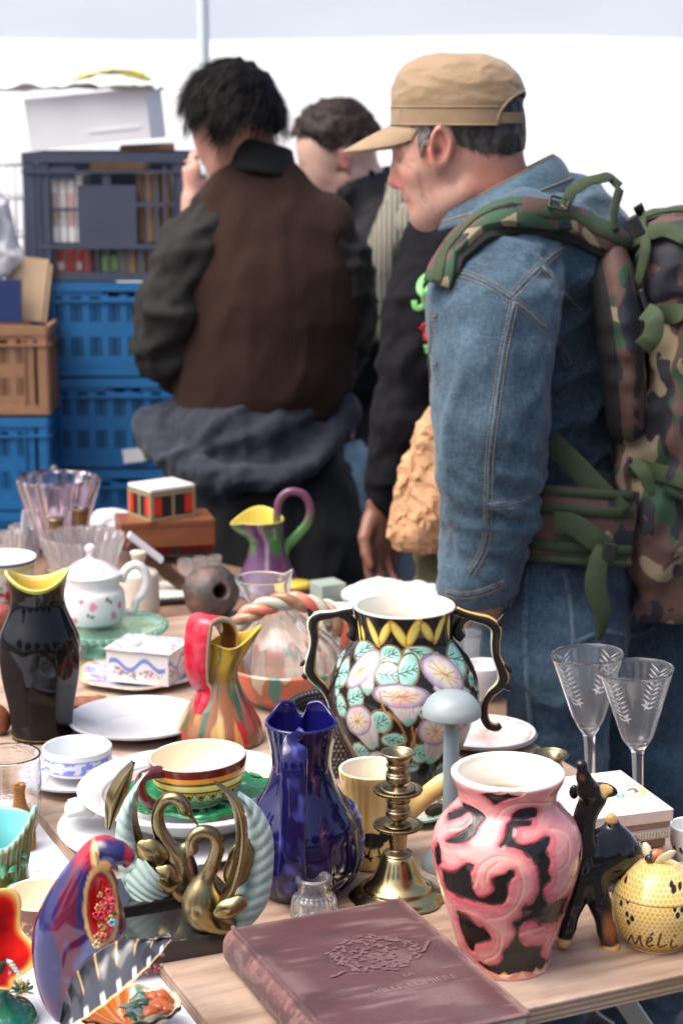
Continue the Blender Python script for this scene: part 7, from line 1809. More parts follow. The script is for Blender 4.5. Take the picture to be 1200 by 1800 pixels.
def hand(B, wrist, palm_dir, side, curl, L, m=1., k=.005, thumb=1):
 """five bent fingers and a thumb; palm_dir points from wrist to knuckles, side from little finger to index, curl towards the palm"""
 w_ = np.array(wrist); d = np.array(palm_dir, float); d /= np.linalg.norm(d); s = np.array(side, float); s -= d * s.dot(d); s /= np.linalg.norm(s); c = np.array(curl, float); c -= d * c.dot(d); c -= s * c.dot(s); c /= np.linalg.norm(c)
 pl = .085 * m
 for o in (-.026, -.009, .009, .026): B.cap(w_, w_ + d * pl + s * o * m, .019 * m, .0125 * m, .012)
 for o, l, cu in ((-.030, .060, .9), (-.010, .074, .75), (.011, .080, .6), (.031, .070, .45)):
  a = w_ + d * pl + s * o * m; p = a; ang = cu * .5
  for i, q in enumerate((.45, .32, .25)):
   dd = d * math.cos(ang) + c * math.sin(ang) + s * o * 1.5; p2 = p + dd / np.linalg.norm(dd) * l * q * m; B.cap(p, p2, (.0092 - .0009 * i) * m, (.0085 - .0009 * i) * m, .0025); p = p2; ang += cu * .55
 a = w_ + d * .020 * m + s * .022 * m; p1 = a + (s * .62 + d * .7 + c * .35) * .040 * m; p2 = p1 + (s * .15 + d * .9 + c * .35) * .030 * m; p3 = p2 + (d * .9 + c * .5) * .024 * m
 B.cap(a, p1, .015 * m, .012 * m, .010); B.cap(p1, p2, .0112 * m, .0100 * m, .003); B.cap(p2, p3, .0100 * m, .0085 * m, .003)
def pxpoly(t, V, poly, y=0.):
 P = t.Ls(poly, y); x, z = V[:, 0], V[:, 2]; r = np.zeros(len(V), bool)
 for a, b_ in zip(P, np.roll(P, -1, 0)):
  if a[2] == b_[2]: continue
  c = (a[2] > z) != (b_[2] > z); r ^= c & (x < (b_[0] - a[0]) * (z - a[2]) / (b_[2] - a[2]) + a[0])
 return r
def subset(V, Q, keep):
 f = keep[Q].all(1); q = Q[f]; u, inv = np.unique(q, return_inverse=True); return V[u], inv.reshape(q.shape)
# ------------------------------------------------------------------ man with the cap and backpack
def capped_man():
 t = Thing('person', 'man in a tan cap and blue denim jacket, looking down to the left', 'person', at=(at_y(930, 600, 3.0)[0], 3.0, 0))
 L = t.L; m = lambda q: t.m(q, 1.5)
 z_chin = L(750, 420)[2]
 B = SDF((-.42, -.32, -.01), (.42, .36, 1.80), .014, fine=[(2, z_chin, 1.80, .0042), (0, -.27, .03, .0042), (1, -.105, .06, .0048)])
 B.ell(L(804, 206), (.099, .076, .096), 0)
 B.ell(L(752, 262), (.056, .062, .060), .02); B.ell(L(758, 310), (.050, .058, .072), .02)
 for s in (-1, 1):
  B.cap(L(752, 374, s * .020), L(812, 338, s * .050), .023, .022, .02); B.ell(L(733, 300, s * .036), (.020, .022, .022), .015)
  B.ell(L(709, 273, s * .031), (.014, .013, .011), .008, 's'); B.ell(L(714, 274, s * .030), (.011, .012, .009), .003)
  B.cap(L(699, 258, s * .012), L(712, 258, s * .046), .008, .006, .008)
  B.cap(L(706, 327, s * .011), L(711, 326, s * .013), .0085, .007, .006); B.ell(L(703, 335, s * .008), (.006, .004, .004), .002, 's')
 B.ell(L(748, 384), (.024, .026, .020), .014)
 B.chain([L(704, 268), L(698, 295), L(694, 318)], [.0075, .0095, .0125], .008)
 B.ell(L(726, 349), (.014, .024, .0075), .006); B.ell(L(730, 363), (.013, .022, .0075), .006); B.cap(L(717, 356.5, -.02), L(717, 356.5, .02), .0022, .0022, .003, 's')
 B.cap(L(852, 285), L(885, 420, .02), .060, .068, .03)
 for s in (-1, 1):
  e = L(775, 258, s * .080); B.ell(e, (.021, .0085, .039), .004, rot=(0, .12, -s * .35)); B.ell(e + [0, s * .006, .004], (.0125, .006, .026), .004, 's', rot=(0, .12, -s * .35)); B.ell(e + [-.004, s * .007, -.006], (.007, .008, .010), .003, 's'); B.ell(L(768, 290, s * .074), (.011, .008, .013), .006)
 # rest of the body (under the clothes)
 B.chain([L(905, 440, .05), L(930, 620, .10), L(950, 860, .10), L(985, 960, .06)], [.085, .10, .09, .11], .04, sc=(1, 1.1, 1))
 B.chain([L(890, 470, -.12), L(862, 620, -.19), L(858, 800, -.19), L(848, 990, -.18), L(860, 1060, -.12)], [.06, .055, .045, .032, .03], .03)
 B.chain([L(905, 480, .22), L(900, 660, .26), L(910, 790, .16)], [.05, .045, .03], .03)
 hand(B, L(858, 1045, -.13), (.25, .25, -1), (-1, .2, -.2), (.2, 1, 0), 1.)
 hand(B, L(908, 795, .15), (-.3, -.6, -.5), (0, .3, 1), (.3, -1, 0), .9)
 for pts in ([L(965, 1000, -.03), L(955, 1330, -.05), L(950, 1700, -.04)], [L(1070, 1010, .12), L(1120, 1350, .12), L(1130, 1700, .12)]):
  pts = pts + [np.array([pts[-1][0], pts[-1][1], .09])]; B.chain(pts, [.10, .075, .055, .04], .03); B.cap(np.array([pts[-1][0], pts[-1][1], .05]), np.array([pts[-1][0] - .16, pts[-1][1], .04]), .045, .035, .03)
 V, Q = B.mesh(1)
 n = fbm(V * 28, 4); n2 = fbm(V * 90, 9, 2)
 col = np.full(V.shape, (.52, .30, .22)); col = mixc(col, (.54, .24, .18), np.clip((n - .38) * 1.8, 0, .7))
 def at(px, py, r0, r1, y=None, sc=1.): d = np.hypot(V[:, 0] - L(px, py)[0], (V[:, 2] - L(px, py)[2]) * sc); return sstep(m(r1), m(r0), d)
 col = mixc(col, (.50, .15, .11), at(770, 258, 18, 44) * .7); col = mixc(col, (.50, .17, .13), at(696, 320, 8, 28) * .7)
 col = mixc(col, (.47, .18, .12), at(880, 330, 40, 95) * .75)
 st = at(742, 372, 20, 52) * sstep(.45, .6, fbm(V * 420, 12, 2)); col = mixc(col, (.55, .45, .40), st * .45)
 col = mixc(col, (.42, .16, .12), at(720, 357, 6, 16) * .5); col = mixc(col, (.08, .05, .04), sstep(m(9), m(3), np.hypot(V[:, 0] - L(702, 257)[0], V[:, 2] - L(702, 257)[2])) * .6)
 ear = np.hypot((V[:, 0] - L(777, 0)[0]) / m(8), (V[:, 2] - L(0, 266)[2]) / m(15)); col = mixc(col, (.17, .055, .04), sstep(1.2, .5, ear) * (V[:, 1] < -.07))  # shade inside the ear painted dark into the skin colour
 ear = np.hypot((V[:, 0] - L(777, 0)[0]) / m(15), (V[:, 2] - L(0, 252)[2]) / m(27)); col = mixc(col, (.30, .10, .075), sstep(.22, .08, np.abs(ear - .8)) * (V[:, 1] < -.07) * .8)
 for (x0, y0, x1, y1) in ((708, 330, 722, 352), (712, 285, 726, 292), (716, 279, 732, 280), (738, 300, 746, 345)):
  a_, b_ = L(x0, y0), L(x1, y1); ab = b_ - a_; tt = np.clip(((V[:, 0] - a_[0]) * ab[0] + (V[:, 2] - a_[2]) * ab[2]) / (ab[0] ** 2 + ab[2] ** 2), 0, 1); dd = np.hypot(V[:, 0] - a_[0] - tt * ab[0], V[:, 2] - a_[2] - tt * ab[2]); col = mixc(col, (.26, .10, .075), sstep(m(6), m(1), dd) * .45 * (V[:, 1] < -.02))  # wrinkles as dark lines, the shade of creases put into the colour
 link('body', mesh_from('body', V, Q, True, col), SKIN, t)
 # hair below the cap: cropped, grey at the temple
 H = SDF(L(690, 300, -.12), L(935, 150, .12), .004); H.ell(L(806, 206), (.1025, .0795, .100), 0); H.ell(L(862, 255), (.050, .062, .045), .03); H.cap(L(748, 250, -.062), L(740, 280, -.056), .011, .006, .012); H.cap(L(748, 250, .062), L(740, 280, .056), .011, .006, .012)
 HV, HQ = H.mesh(1); keep = pxpoly(t, HV, [(700, 150), (925, 150), (925, 264), (900, 272), (850, 270), (806, 256), (790, 228), (768, 222), (752, 250), (746, 288), (728, 284), (724, 246), (700, 240)])
 HV, HQ = subset(HV, HQ, keep); nz = fbm(HV * np.array([160, 160, 60.]), 3, 3); HV = HV + vnormals(HV, HQ) * ((nz - .5) * .006)[:, None]
 hc = mixc(np.full(HV.shape, (.022, .017, .015)), (.30, .29, .28), np.clip(sstep(L(790, 0)[0], L(735, 0)[0], HV[:, 0]) * (.05 + .6 * nz) + .12 * (nz > .55), 0, .6))
 hair = link('hair', mesh_from('hair', HV, HQ, True, hc), mat('hair', rough=.55, vcol=True), t)
 sb = strands(HV, HQ, 1600, .014, .0005, 5, (.3, 0, -.7), .4); sb.build('hair_strands', mat('dark_hair', (.045, .038, .035), .5), hair, True)
 sb = strands(HV, HQ, 620, .017, .00045, 8, (-.15, 0, -.8), .8, HV[:, 0] < L(772, 0)[0]); sb.build('grey_hair', mat('grey_hair', (.33, .32, .31), .5), hair, True)
 # ---- cap
 c = L(803, 218); yaw = R(14); fw = np.array([-math.cos(yaw), math.sin(yaw), 0]); sd_ = np.array([fw[1], -fw[0], 0])
 CAPM = mat('tan_canvas', (.285, .195, .108), .8, nscale=26, namt=.14, bump=.35, bscale=420, sheen=.15)
 nph = 220; ph = np.linspace(-np.pi, np.pi, nph)      # 0 = back
 prof = crom([(1.0, 220), (1.012, 200), (1.02, 187), (1.035, 168), (.995, 146), (.905, 126), (.76, 109), (.54, 98.5), (.27, 93.5), (.01, 92)], 9)
 rx, ry = .1035, .0835; G = np.zeros((len(prof), nph, 3))
 def ringpt(p_, k, z): return c + (-fw) * (rx * k * math.cos(p_)) + sd_ * (ry * k * math.sin(p_)) + [0, 0, z]
 zof = lambda y: L(803, y)[2] - c[2]
 for i, (k, y) in enumerate(prof):
  for j, p_ in enumerate(ph):
   z = zof(y); fr = .5 - .5 * math.cos(p_); lean = -.012 * sstep(.02, .11, z) * (1 - fr)
   G[i, j] = ringpt(p_, k, z + .010 * sstep(.03, .10, z) * (fr - .5) * 2 * -0 ) + fw * lean * -1 * 0
 zz = G[..., 2] - c[2]; f1 = ridged(np.stack([G[..., 0] * 9, G[..., 1] * 9, G[..., 2] * 24], -1), 7); f2 = ridged(np.stack([G[..., 0] * 30, G[..., 1] * 30, G[..., 2] * 55], -1), 17)
 rad = G - (c + [0, 0, .05]); rad /= np.linalg.norm(rad, axis=-1, keepdims=True) + 1e-9
 am = sstep(zof(185), zof(165), zz) * 1.0; G += rad * (am * (f1 * .0022 + f2 * .0006 - .001))[..., None]
 fc = grid_faces(len(prof), nph); PH = np.repeat(ph[None], len(prof), 0).ravel(); ZZ = zz.ravel()
 hw = .72; arch = np.sqrt(np.clip(1 - (PH / hw) ** 2, 0, 1)) * (zof(164) - zof(220)); inh = (np.abs(PH) < hw) & (ZZ < arch)
 fcr = fc[~inh[fc].all(1)]
 # thickness by an inner shell
 Gi = (G - rad * .002).reshape(-1, 3); Vc = np.concatenate([G.reshape(-1, 3), Gi]); fq = np.concatenate([fcr, fcr[:, ::-1] + G.shape[0] * G.shape[1]])
 capo = link('cap', mesh_from('cap', Vc, fq, True), CAPM, t)
 b = Bld()
 for y0, y1, e in ((219, 190, .0028),):
  P = np.array([[ringpt(p_, 1.014 + e * 8 * 0 + .012, zof(y)) for y in np.linspace(y0, y1, 5)] for p_ in np.linspace(hw * .92, 2 * np.pi - hw * .92, 150)]); K = P - rad[0, 0] * 0;
  b.grid(P);
 for y in (188, 218.5):
  b.tube([ringpt(p_, 1.030, zof(y)) for p_ in np.linspace(hw * .95, 2 * np.pi - hw * .95, 90)], .0012, 6, seg=1)
 b.build('cap_band', CAPM, capo, True)
 b = Bld(); P = np.array([[ringpt(p_, 1.022, zof(y)) for y in (197, 205, 216)] for p_ in np.linspace(-hw * 1.05, hw * 1.05, 40)]); b.grid(P); K = np.array([[ringpt(p_, 1.008, zof(y)) for y in (197, 205, 216)] for p_ in np.linspace(-hw * 1.05, hw * 1.05, 40)]); b.grid(K, flip=True); b.build('cap_strap', mat('tan_strap', (.28, .185, .10), .8, bump=.3, bscale=400), capo, True)
 b = Bld(); b.tube([ringpt(p_, 1.028 - .0 * abs(p_), math.sqrt(max(0, 1 - (p_ / hw) ** 2)) * (zof(164) - zof(220))) for p_ in np.linspace(-hw, hw, 50)], .0022, 6, seg=1); b.build('arch_piping', CAPM, capo, True)
 # brim
 nb, ns = 60, 16; P = np.zeros((nb, ns, 3))
 for i, a in enumerate(np.linspace(-1.15, 1.15, nb)):
  for j, s in enumerate(np.linspace(0, 1, ns)):
   base = ringpt(np.pi + a, 1.01, zof(219)); ext = .083 * max(0., math.cos(a * 1.34)) ** .62
   P[i, j] = base + fw * ext * s + [0, 0, -.036 * s * (ext / .083) ** .6 - .010 * (1 - math.cos(a)) - .006 * s * s]
 K = P.copy(); K[..., 2] -= .0035; b = Bld(); b.grid(np.concatenate([P, K[:, ::-1]], 1), True); b.build('brim', CAPM, capo, True)
 # ---- denim jacket
 J = SDF((-.36, -.36, .70), (.36, .40, 1.66), .0075)
 J.chain([L(925, 425, .07), L(925, 520, .09), L(928, 660, .10), L(938, 800, .10), L(962, 900, .09)], [.105, .143, .146, .132, .126], .05, sc=(1, 1.2, 1))
 J.cap(L(905, 425, -.10), L(1000, 420, .20), .078, .085, .05); J.ell(L(1010, 430, .03), (.09, .15, .10), .05)
 J.chain([L(880, 470, -.12), L(868, 540, -.175), L(866, 620, -.20)], [.086, .092, .0905], .035); J.chain([L(866, 620, -.20), L(864, 730, -.205), L(862, 815, -.20), L(861, 900, -.19), L(848, 970, -.185), L(838, 1026, -.185)], [.0905, .088, .085, .072, .061, .059], .006)
 J.chain([L(905, 480, .24), L(900, 650, .27), L(900, 780, .16)], [.08, .075, .055], .04)
 J.cap(L(838, 1060, -.185), L(838, 1008, -.185), .047, .046, .006, 's')
 J.cap(L(842, 330, 0), L(885, 420, .02), .062, .070, .01, 's')
 V, Q = J.mesh(1); LX = lambda px, py: L(px, py)
 arm = sstep(-.09, -.15, V[:, 1]) * sstep(L(0, 450)[2], L(0, 560)[2], V[:, 2]); body = 1 - arm
 low = sstep(L(0, 640)[2], L(0, 800)[2], V[:, 2])
 az_ = t.Ls([(0, y) for y in (740, 790, 890, 960, 965, 1000, 1045)])[:, 2]; zz_ = V[:, 2]
 el_ = np.maximum(sstep(az_[0], az_[1], zz_) * sstep(az_[3], az_[2], zz_), .8 * sstep(az_[4], az_[5], zz_)) * arm
 wv_ = np.sin(zz_ * 2 * np.pi / .042 + V[:, 0] * 26 + fbm(V * 13, 77) * 9); V = V + vnormals(V, Q) * (np.maximum(wv_, -.4) * .0052 * el_ * (.35 + .65 * sstep(L(840, 0)[0], L(910, 0)[0], V[:, 0])))[:, None]
 V, d = folds(V, Q, [((.25, .1, 1), 5, 15, .55, arm), ((1, .2, -.55), 6, 20, .55, arm * (.4 + .6 * low)), ((.8, 0, .5), 5, 17, .9, body), ((1, 0, -.15), 5, 22, .7, body * low)], .0072, 3)
 denim_tone = np.clip(.36 + .11 * (d) + .25 * (fbm(V * 6, 8) - .5) + .12 * sstep(L(0, 560)[2], L(0, 420)[2], V[:, 2]), 0, 1)  # lighter on fold ridges and towards the shoulders, plus noise
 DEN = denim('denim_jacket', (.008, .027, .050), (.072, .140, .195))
 link('jacket', mesh_from('jacket', V, Q, True, np.repeat(denim_tone[:, None], 3, 1)), DEN, t)
 js = Surf(t, V, Q)
 SEAM = denim('denim_seam', (.02, .045, .075), (.15, .22, .27)); STI = mat('ochre_thread', (.30, .22, .12), .7)
 seams = [[(757, 482), (800, 478), (850, 495), (896, 524), (940, 560), (985, 610), (999, 645)], [(894, 524), (935, 482), (975, 444), (1012, 424)],
   [(903, 530), (884, 620), (870, 720), (860, 800), (857, 890), (851, 960), (826, 1008)], [(860, 889), (900, 887), (934, 872)],
   [(952, 468), (996, 520), (1022, 546), (1050, 572), (1058, 622), (1078, 682), (1086, 730)], [(782, 1040), (810, 1046), (850, 1040), (890, 1022)], [(760, 556), (768, 556)], [(760, 640), (768, 640)], [(757, 545), (756, 620), (757, 712)]]
 for q in seams:
  sb, tbd = Bld(), Bld()
  P, N = js.path(q, .0008, 5); col1 = None; G, th = sweep(P, .0030, 8, .4, N, 1); sb.add(G.reshape(-1, 3), grid_faces(G.shape[0], 8, True), np.full((G.shape[0] * 8, 3), .30))
  T = np.gradient(P, axis=0); sdv = np.cross(T, N); sdv /= np.linalg.norm(sdv, axis=1)[:, None] + 1e-9
  for o in (-.0055, .0055):
   C = P + sdv * o + N * .0004; L_ = np.r_[0, np.cumsum(np.linalg.norm(np.diff(C, axis=0), axis=1))]; k = 0.
   while k < L_[-1] - .004:
    a_, b_ = [np.array([np.interp(k + e, L_, C[:, i]) for i in range(3)]) for e in (0, .0034)]; tbd.tube([a_, b_], .0007, 4, seg=1, caps=False); k += .0052
  so_ = sb.build('seam', SEAM, t, True); tbd.build('stitching', STI, so_, True) if tbd.n else None
 # collar
 cc = L(874, 345, .015); b = Bld(); n_ = 70; cols = []
 up, lo = [], []
 for a in np.linspace(-2.45, 2.45, n_):     # 0 = nape
  ca_, sa_ = math.cos(a), math.sin(a); fr = .5 - .5 * ca_
  up.append(cc + np.array([.080 * ca_ + .004, -.080 * sa_, .066 - .090 * fr]))
  lo.append(cc + np.array([.122 * ca_ + .002, -.128 * sa_, .012 - .072 * fr]))
 up, lo = np.array(up), np.array(lo); v = np.linspace(0, 1, 12)[None, :, None]; F = up[:, None] * (1 - v) + lo[:, None] * v; F[..., 2] += .014 * np.sin(np.pi * v[..., 0]);
 I = up[:, None] * (1 - v) + (lo * .86 + cc * .14)[:, None] * v - np.array([0, 0, .0])
 b.grid(np.concatenate([F, I[:, ::-1]], 1), True, np.full((n_ * 24, 3), .36));
 fz = fbm(np.concatenate([F, I[:, ::-1]], 1) * 25, 3); b.C[-1] = np.repeat((.18 + .5 * fz).reshape(-1, 1), 3, 1); co = b.build('collar', DEN, t, True)
 b = Bld(); b.tube(F[:, 9] + [0, 0, .0012], .0012, 5, seg=1); b.tube(F[:, 1] + [0, 0, .001], .0011, 5, seg=1); b.build('collar_stitch', STI, co, True)
 # ---- jeans
 K = SDF((-.30, -.30, .02), (.42, .36, 1.10), .010)
 K.chain([L(985, 905, .05), L(990, 985, .05)], [.120, .135], .05, sc=(1, 1.25, 1)); K.chain([L(968, 1010, -.04), L(958, 1150, -.07), L(952, 1330, -.07), L(950, 1700, -.05), np.array([L(950, 1700)[0], -.05, .10])], [.125, .118, .098, .085, .075], .04)
 K.chain([L(1085, 1010, .12), L(1110, 1150, .12), L(1130, 1350, .12), L(1135, 1700, .12), np.array([L(1135, 1700)[0], .12, .10])], [.125, .115, .098, .085, .075], .04)
 KV, KQ = K.mesh(1); KV, d = folds(KV, KQ, [((1, 0, -.3), 6, 16, .7, None), ((.2, 0, 1), 4, 14, .6, None)], .006, 21)
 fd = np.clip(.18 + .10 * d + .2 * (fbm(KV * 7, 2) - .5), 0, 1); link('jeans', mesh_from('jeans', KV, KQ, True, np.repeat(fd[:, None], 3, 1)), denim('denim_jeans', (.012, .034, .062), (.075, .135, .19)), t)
 ks = Surf(t, KV, KQ); sb = Bld()
 for q in ([(925, 1000), (922, 1080), (925, 1180), (935, 1300)], [(990, 1000), (1002, 1060), (1008, 1130), (1012, 1250)], [(1012, 1130), (1060, 1110), (1110, 1118), (1150, 1100)]):
  P, N = ks.path(q, .0008, 5); G, th = sweep(P, .0045, 8, .45, N, 1); sb.add(G.reshape(-1, 3), grid_faces(G.shape[0], 8, True), np.full((G.shape[0] * 8, 3), .25))
 sb.build('jeans_seams', SEAM, t, True)
 b = Bld()
 for (x, y) in ((L(950, 1700)[0], -.05), (L(1135, 1700)[0], .12)):
  bm_ = SDF((x - .24, y - .07, -.004), (x + .10, y + .07, .14), .008); bm_.cap((x - .16, y, .045), (x, y, .05), .042, .05, .02); bm_.cap((x, y, .05), (x, y, .12), .05, .048, .02); bm_.plane((0, 0, -1), 0); sv, sq = bm_.mesh(1)
  link('shoe', mesh_from('shoe', sv, sq, True), mat('dark_leather', (.03, .022, .018), .5), t)
 # ---- backpack: worn, a thing of its own
 p = Thing('backpack', 'camouflage army backpack with green webbing straps worn by the man in the cap', 'backpack', at=t.p)
 CAMO = camo('camouflage'); WEB = mat('green_webbing', (.030, .050, .018), .8, nscale=30, namt=.18, bump=.4, bscale=500, stretch=(1, 1, 3)); BLK = mat('black_plastic', (.012, .012, .013), .4); PADM = mat('black_padding', (.010, .010, .011), .9)
 b0 = L(1050, 1130, -.22); b1 = L(1390, 330, .24)
 A = SDF(b0, b1, .008)
 A.box(L(1238, 690, .03), (.100, .155, .24), .05, 0); A.box(L(1232, 455, .03), (.105, .160, .065), .05, .03); A.box(L(1222, 930, .03), (.122, .165, .085), .05, .03); A.box(L(1236, 1030, .03), (.118, .160, .055), .05, .02)
 A.box(L(1250, 720, -.13), (.060, .05, .16), .04, .02); A.box(L(1135, 800, .0), (.05, .12, .10), .03, .03)
 A.cap(L(1110, 985, -.14), L(1330, 985, -.14), .0, .0, 0) if False else None
 PV, PQ = A.mesh(1); PV, d = folds(PV, PQ, [((.3, 0, 1), 5, 16, .8, None), ((1, 0, .3), 5, 14, .7, None)], .008, 31)
 link('pack_body', mesh_from('pack_body', PV, PQ, True), CAMO, p)
 A = SDF(L(1030, 800, -.20), L(1140, 390, .16), .006); A.chain([L(1072, 445, -.06), L(1092, 560, -.09), L(1104, 700, -.08), L(1108, 770, -.06)], [.026, .026, .024, .02], .02, sc=(1, 2.6, 1), seg=3); qv, qq = A.mesh(1); link('back_pad', mesh_from('back_pad', qv, qq, True), CAMO, p)
 A = SDF(L(1030, 800, -.20), L(1140, 390, .16), .006); A.chain([L(1060, 450, -.055), L(1078, 560, -.085), L(1091, 700, -.075), L(1096, 770, -.055)], [.024, .024, .022, .018], .02, sc=(1, 2.6, 1), seg=3); qv, qq = A.mesh(1); link('pad_edge', mesh_from('pad_edge', qv, qq, True), PADM, p)
 sp_ = [(1120, 452), (1075, 428), (1030, 405), (985, 388), (935, 376), (885, 382), (840, 406), (805, 440), (784, 474), (774, 502)]
 b = Bld(); js.strap([(x, y + 8) for x, y in sp_[:-1]], m(27), .010, .005, b); b.build('strap_lining', PADM, p, True)
 b = Bld(); js.strap(sp_, m(25), .012, .010, b); so2 = b.build('shoulder_strap', CAMO, p, True)
 b = Bld(); js.strap([(x, y - 3) for x, y in sp_], m(10), .0025, .0185, b); b.build('strap_webbing', WEB, p, True)
 b = Bld(); js.strap([(968, 378), (1000, 360), (1032, 344), (1052, 338), (1066, 345)], m(10), .002, .034, b); b.tube([], 0) if False else None
 q0 = np.array([js.hit(1066, 347, .034)[0], L(1078, 372, -.10), L(1082, 405, -.11)]); b.grid(ribbon(q0, m(9), .002, (.6, .7, 0), 6), True); b.build('loose_loop', WEB, p, True)
 bk, nn = js.hit(962, 371, .027); b = Bld(); th = np.linspace(0, 2 * np.pi, 25); ux = np.array([1, 0, -.25]); ux /= np.linalg.norm(ux); uy = np.cross(nn, ux)
 b.tube([bk + ux * m(15) * max(-1, min(1, 1.35 * math.cos(a))) + uy * m(13) * max(-1, min(1, 1.35 * math.sin(a))) for a in th], .0022, 8, seg=1, caps=False); b.build('buckle', BLK, p, True)
 ps = Surf(p, np.concatenate([PV]), PQ)
 def pstrap(pts, hw, off=.006, th_=.003, name='webbing_strap'): b = Bld(); ps.strap(pts, hw, th_, off, b); return b.build(name, WEB, p, True)
 pstrap([(1112, 440), (1140, 418), (1170, 408), (1204, 425)], m(14), .010); pstrap([(1128, 545), (1160, 548), (1210, 556)], m(17)); pstrap([(1106, 822), (1150, 828), (1210, 846)], m(15))
 pstrap([(1130, 380), (1160, 370), (1210, 378)], m(10), .012); pstrap([(1120, 362), (1135, 395), (1140, 440), (1132, 500)], m(9), .014)
 b = Bld(); b.grid(ribbon(np.array([L(1132, 548, -.20), L(1148, 558, -.215), L(1146, 590, -.22), L(1128, 612, -.22)]), m(16), .0025, (.7, 0, .6), 6), True); b.build('loose_strap_end', WEB, p, True)
 b = Bld(); b.grid(ribbon(np.array([L(1112, 812, -.19), L(1130, 830, -.20), L(1140, 855, -.20), L(1146, 872, -.2)]), np.array([m(10), m(12), m(10), m(5)]), .0025, (.9, 0, .5), 6), True); b.build('loose_strap_end', WEB, p, True)
 b = Bld(); b.grid(ribbon(np.array([L(966, 775, -.13), L(1000, 808, -.15), L(1040, 850, -.165), L(1094, 905, -.165)]), m(20), .003, (.7, 0, .7), 8), True); b.build('hip_strap', WEB, p, True)
 # hip belt
 hb = crom(np.array([L(915, 915, -.15), L(955, 918, -.17), L(1010, 922, -.175), L(1060, 926, -.165), L(1110, 928, -.14)]), 8)
 def belt(zoff, hw, off, mm, name, thick=.004): b = Bld(); P = hb + np.array([0, -off, zoff]); b.grid(ribbon(P, hw, thick, (0, .0, 1), 2), True); return b.build(name, mm, p, True)
 belt(0, m(64), 0, CAMO, 'hip_belt', .014); belt(m(58), m(7), .009, WEB, 'belt_edging'); belt(m(28), m(9), .010, WEB, 'belt_edging'); belt(-m(38), m(9), .010, WEB, 'belt_edging'); belt(-m(62), m(6), .009, WEB, 'belt_edging')
 b = Bld(); b.grid(ribbon(np.array([L(972, 918, -.195), L(1005, 922, -.20), L(1040, 945, -.20), L(1068, 968, -.19)]), m(19), .003, (0, 0, 1), 8), True); b.build('belt_strap', WEB, p, True)
 b = Bld(); b.grid(ribbon(np.array([L(1062, 962, -.20), L(1052, 985, -.21), L(1046, 1030, -.215), L(1058, 1080, -.21), L(1053, 1125, -.205)]), np.array([m(14), m(16), m(19), m(15), m(3)]), .0025, (1, .25, 0), 8), True); b.build('hanging_strap', WEB, p, True)
 for c_, sz, r_ in (((1070, 970, -.205), (24, .010, 34), .25), ((1104, 820, -.185), (9, .012, 34), .1), ((1116, 398, -.16), (22, .014, 36), -.5), ((1132, 530, -.18), (10, .012, 44), -.35)): b = Bld(); b.box(L(*c_), (m(sz[0]), sz[1], m(sz[2])), rot=(0, r_, 0), bev=.003); b.build('buckle', BLK, p)
capped_man()
# ------------------------------------------------------------------ shared small builder for the people further back
def figure(name_label, X0, Y0, build, h=.010, lo=(-.5, -.4, -.01), hi=(.5, .4, 1.85), fine=()):
 t = Thing('person', name_label, 'person', at=(at_y(X0, 600, Y0)[0], Y0, 0)); B = SDF(lo, hi, h, fine); return t, B
def cloth_mesh(t, J, name, m, dirs, amp, seed, cf=None, smooth=1):
 V, Q = J.mesh(smooth); V, d = folds(V, Q, dirs, amp, seed); o = link(name, mesh_from(name, V, Q, True, None if cf is None else cf(V, d)), m, t); return V, Q, o
SHOE = mat('dark_leather', (.03, .022, .018), .5)
def legs_feet(B, t, pts, r):
 for a, y in pts:
  top = t.L(*a); x = top[0]; B.chain([top, np.array([x, y, .5]), np.array([x, y, .08])], [r, r * .75, r * .55], .03); B.cap((x, y, .05), (x, y - .14 if True else y, .04), .05, .04, .03)
def head_at(B, t, c, fdir, s=1., k=.02):
 """head: skull, face, jaw, nose, ears, brow; c = skull centre, fdir = facing direction"""
 f = np.array(fdir, float); f /= np.linalg.norm(f); up = np.array([0, 0, 1.]); up = up - f * f.dot(up); up /= np.linalg.norm(up); sd = np.cross(f, up); c = np.array(c)
 P = lambda a, b_, d: c + (f * a + sd * b_ + up * d) * s
 yaw = math.atan2(f[1], f[0]); pit = -math.asin(max(-1, min(1, f[2])))
 rot = (0, pit, yaw)
 B.ell(P(-.008, 0, .015), np.array((.098, .076, .092)) * s, 0, rot=rot); B.ell(P(.045, 0, -.035), np.array((.050, .060, .070)) * s, k, rot=rot); B.ell(P(.050, 0, -.085), np.array((.040, .042, .034)) * s, k, rot=rot)
 for q in (-1, 1):
  B.cap(P(.06, q * .018, -.10), P(.0, q * .050, -.065), .020 * s, .020 * s, k); B.ell(P(-.005, q * .078, -.020), np.array((.018, .009, .032)) * s, .005, rot=rot); B.ell(P(-.002, q * .084, -.016), np.array((.010, .006, .018)) * s, .004, 's', rot=rot)
  B.ell(P(.088, q * .030, -.008), np.array((.010, .013, .010)) * s, .008, 's', rot=rot); B.ell(P(.080, q * .030, -.009), np.array((.011, .012, .009)) * s, .003, rot=rot)
 B.chain([P(.090, 0, .0), P(.104, 0, -.028), P(.108, 0, -.040)], np.array([.008, .010, .012]) * s, .008); B.ell(P(.090, 0, -.075), np.array((.012, .022, .010)) * s, .008, rot=rot); B.ell(P(.080, 0, -.105), np.array((.018, .022, .016)) * s, .012, rot=rot)
 return P
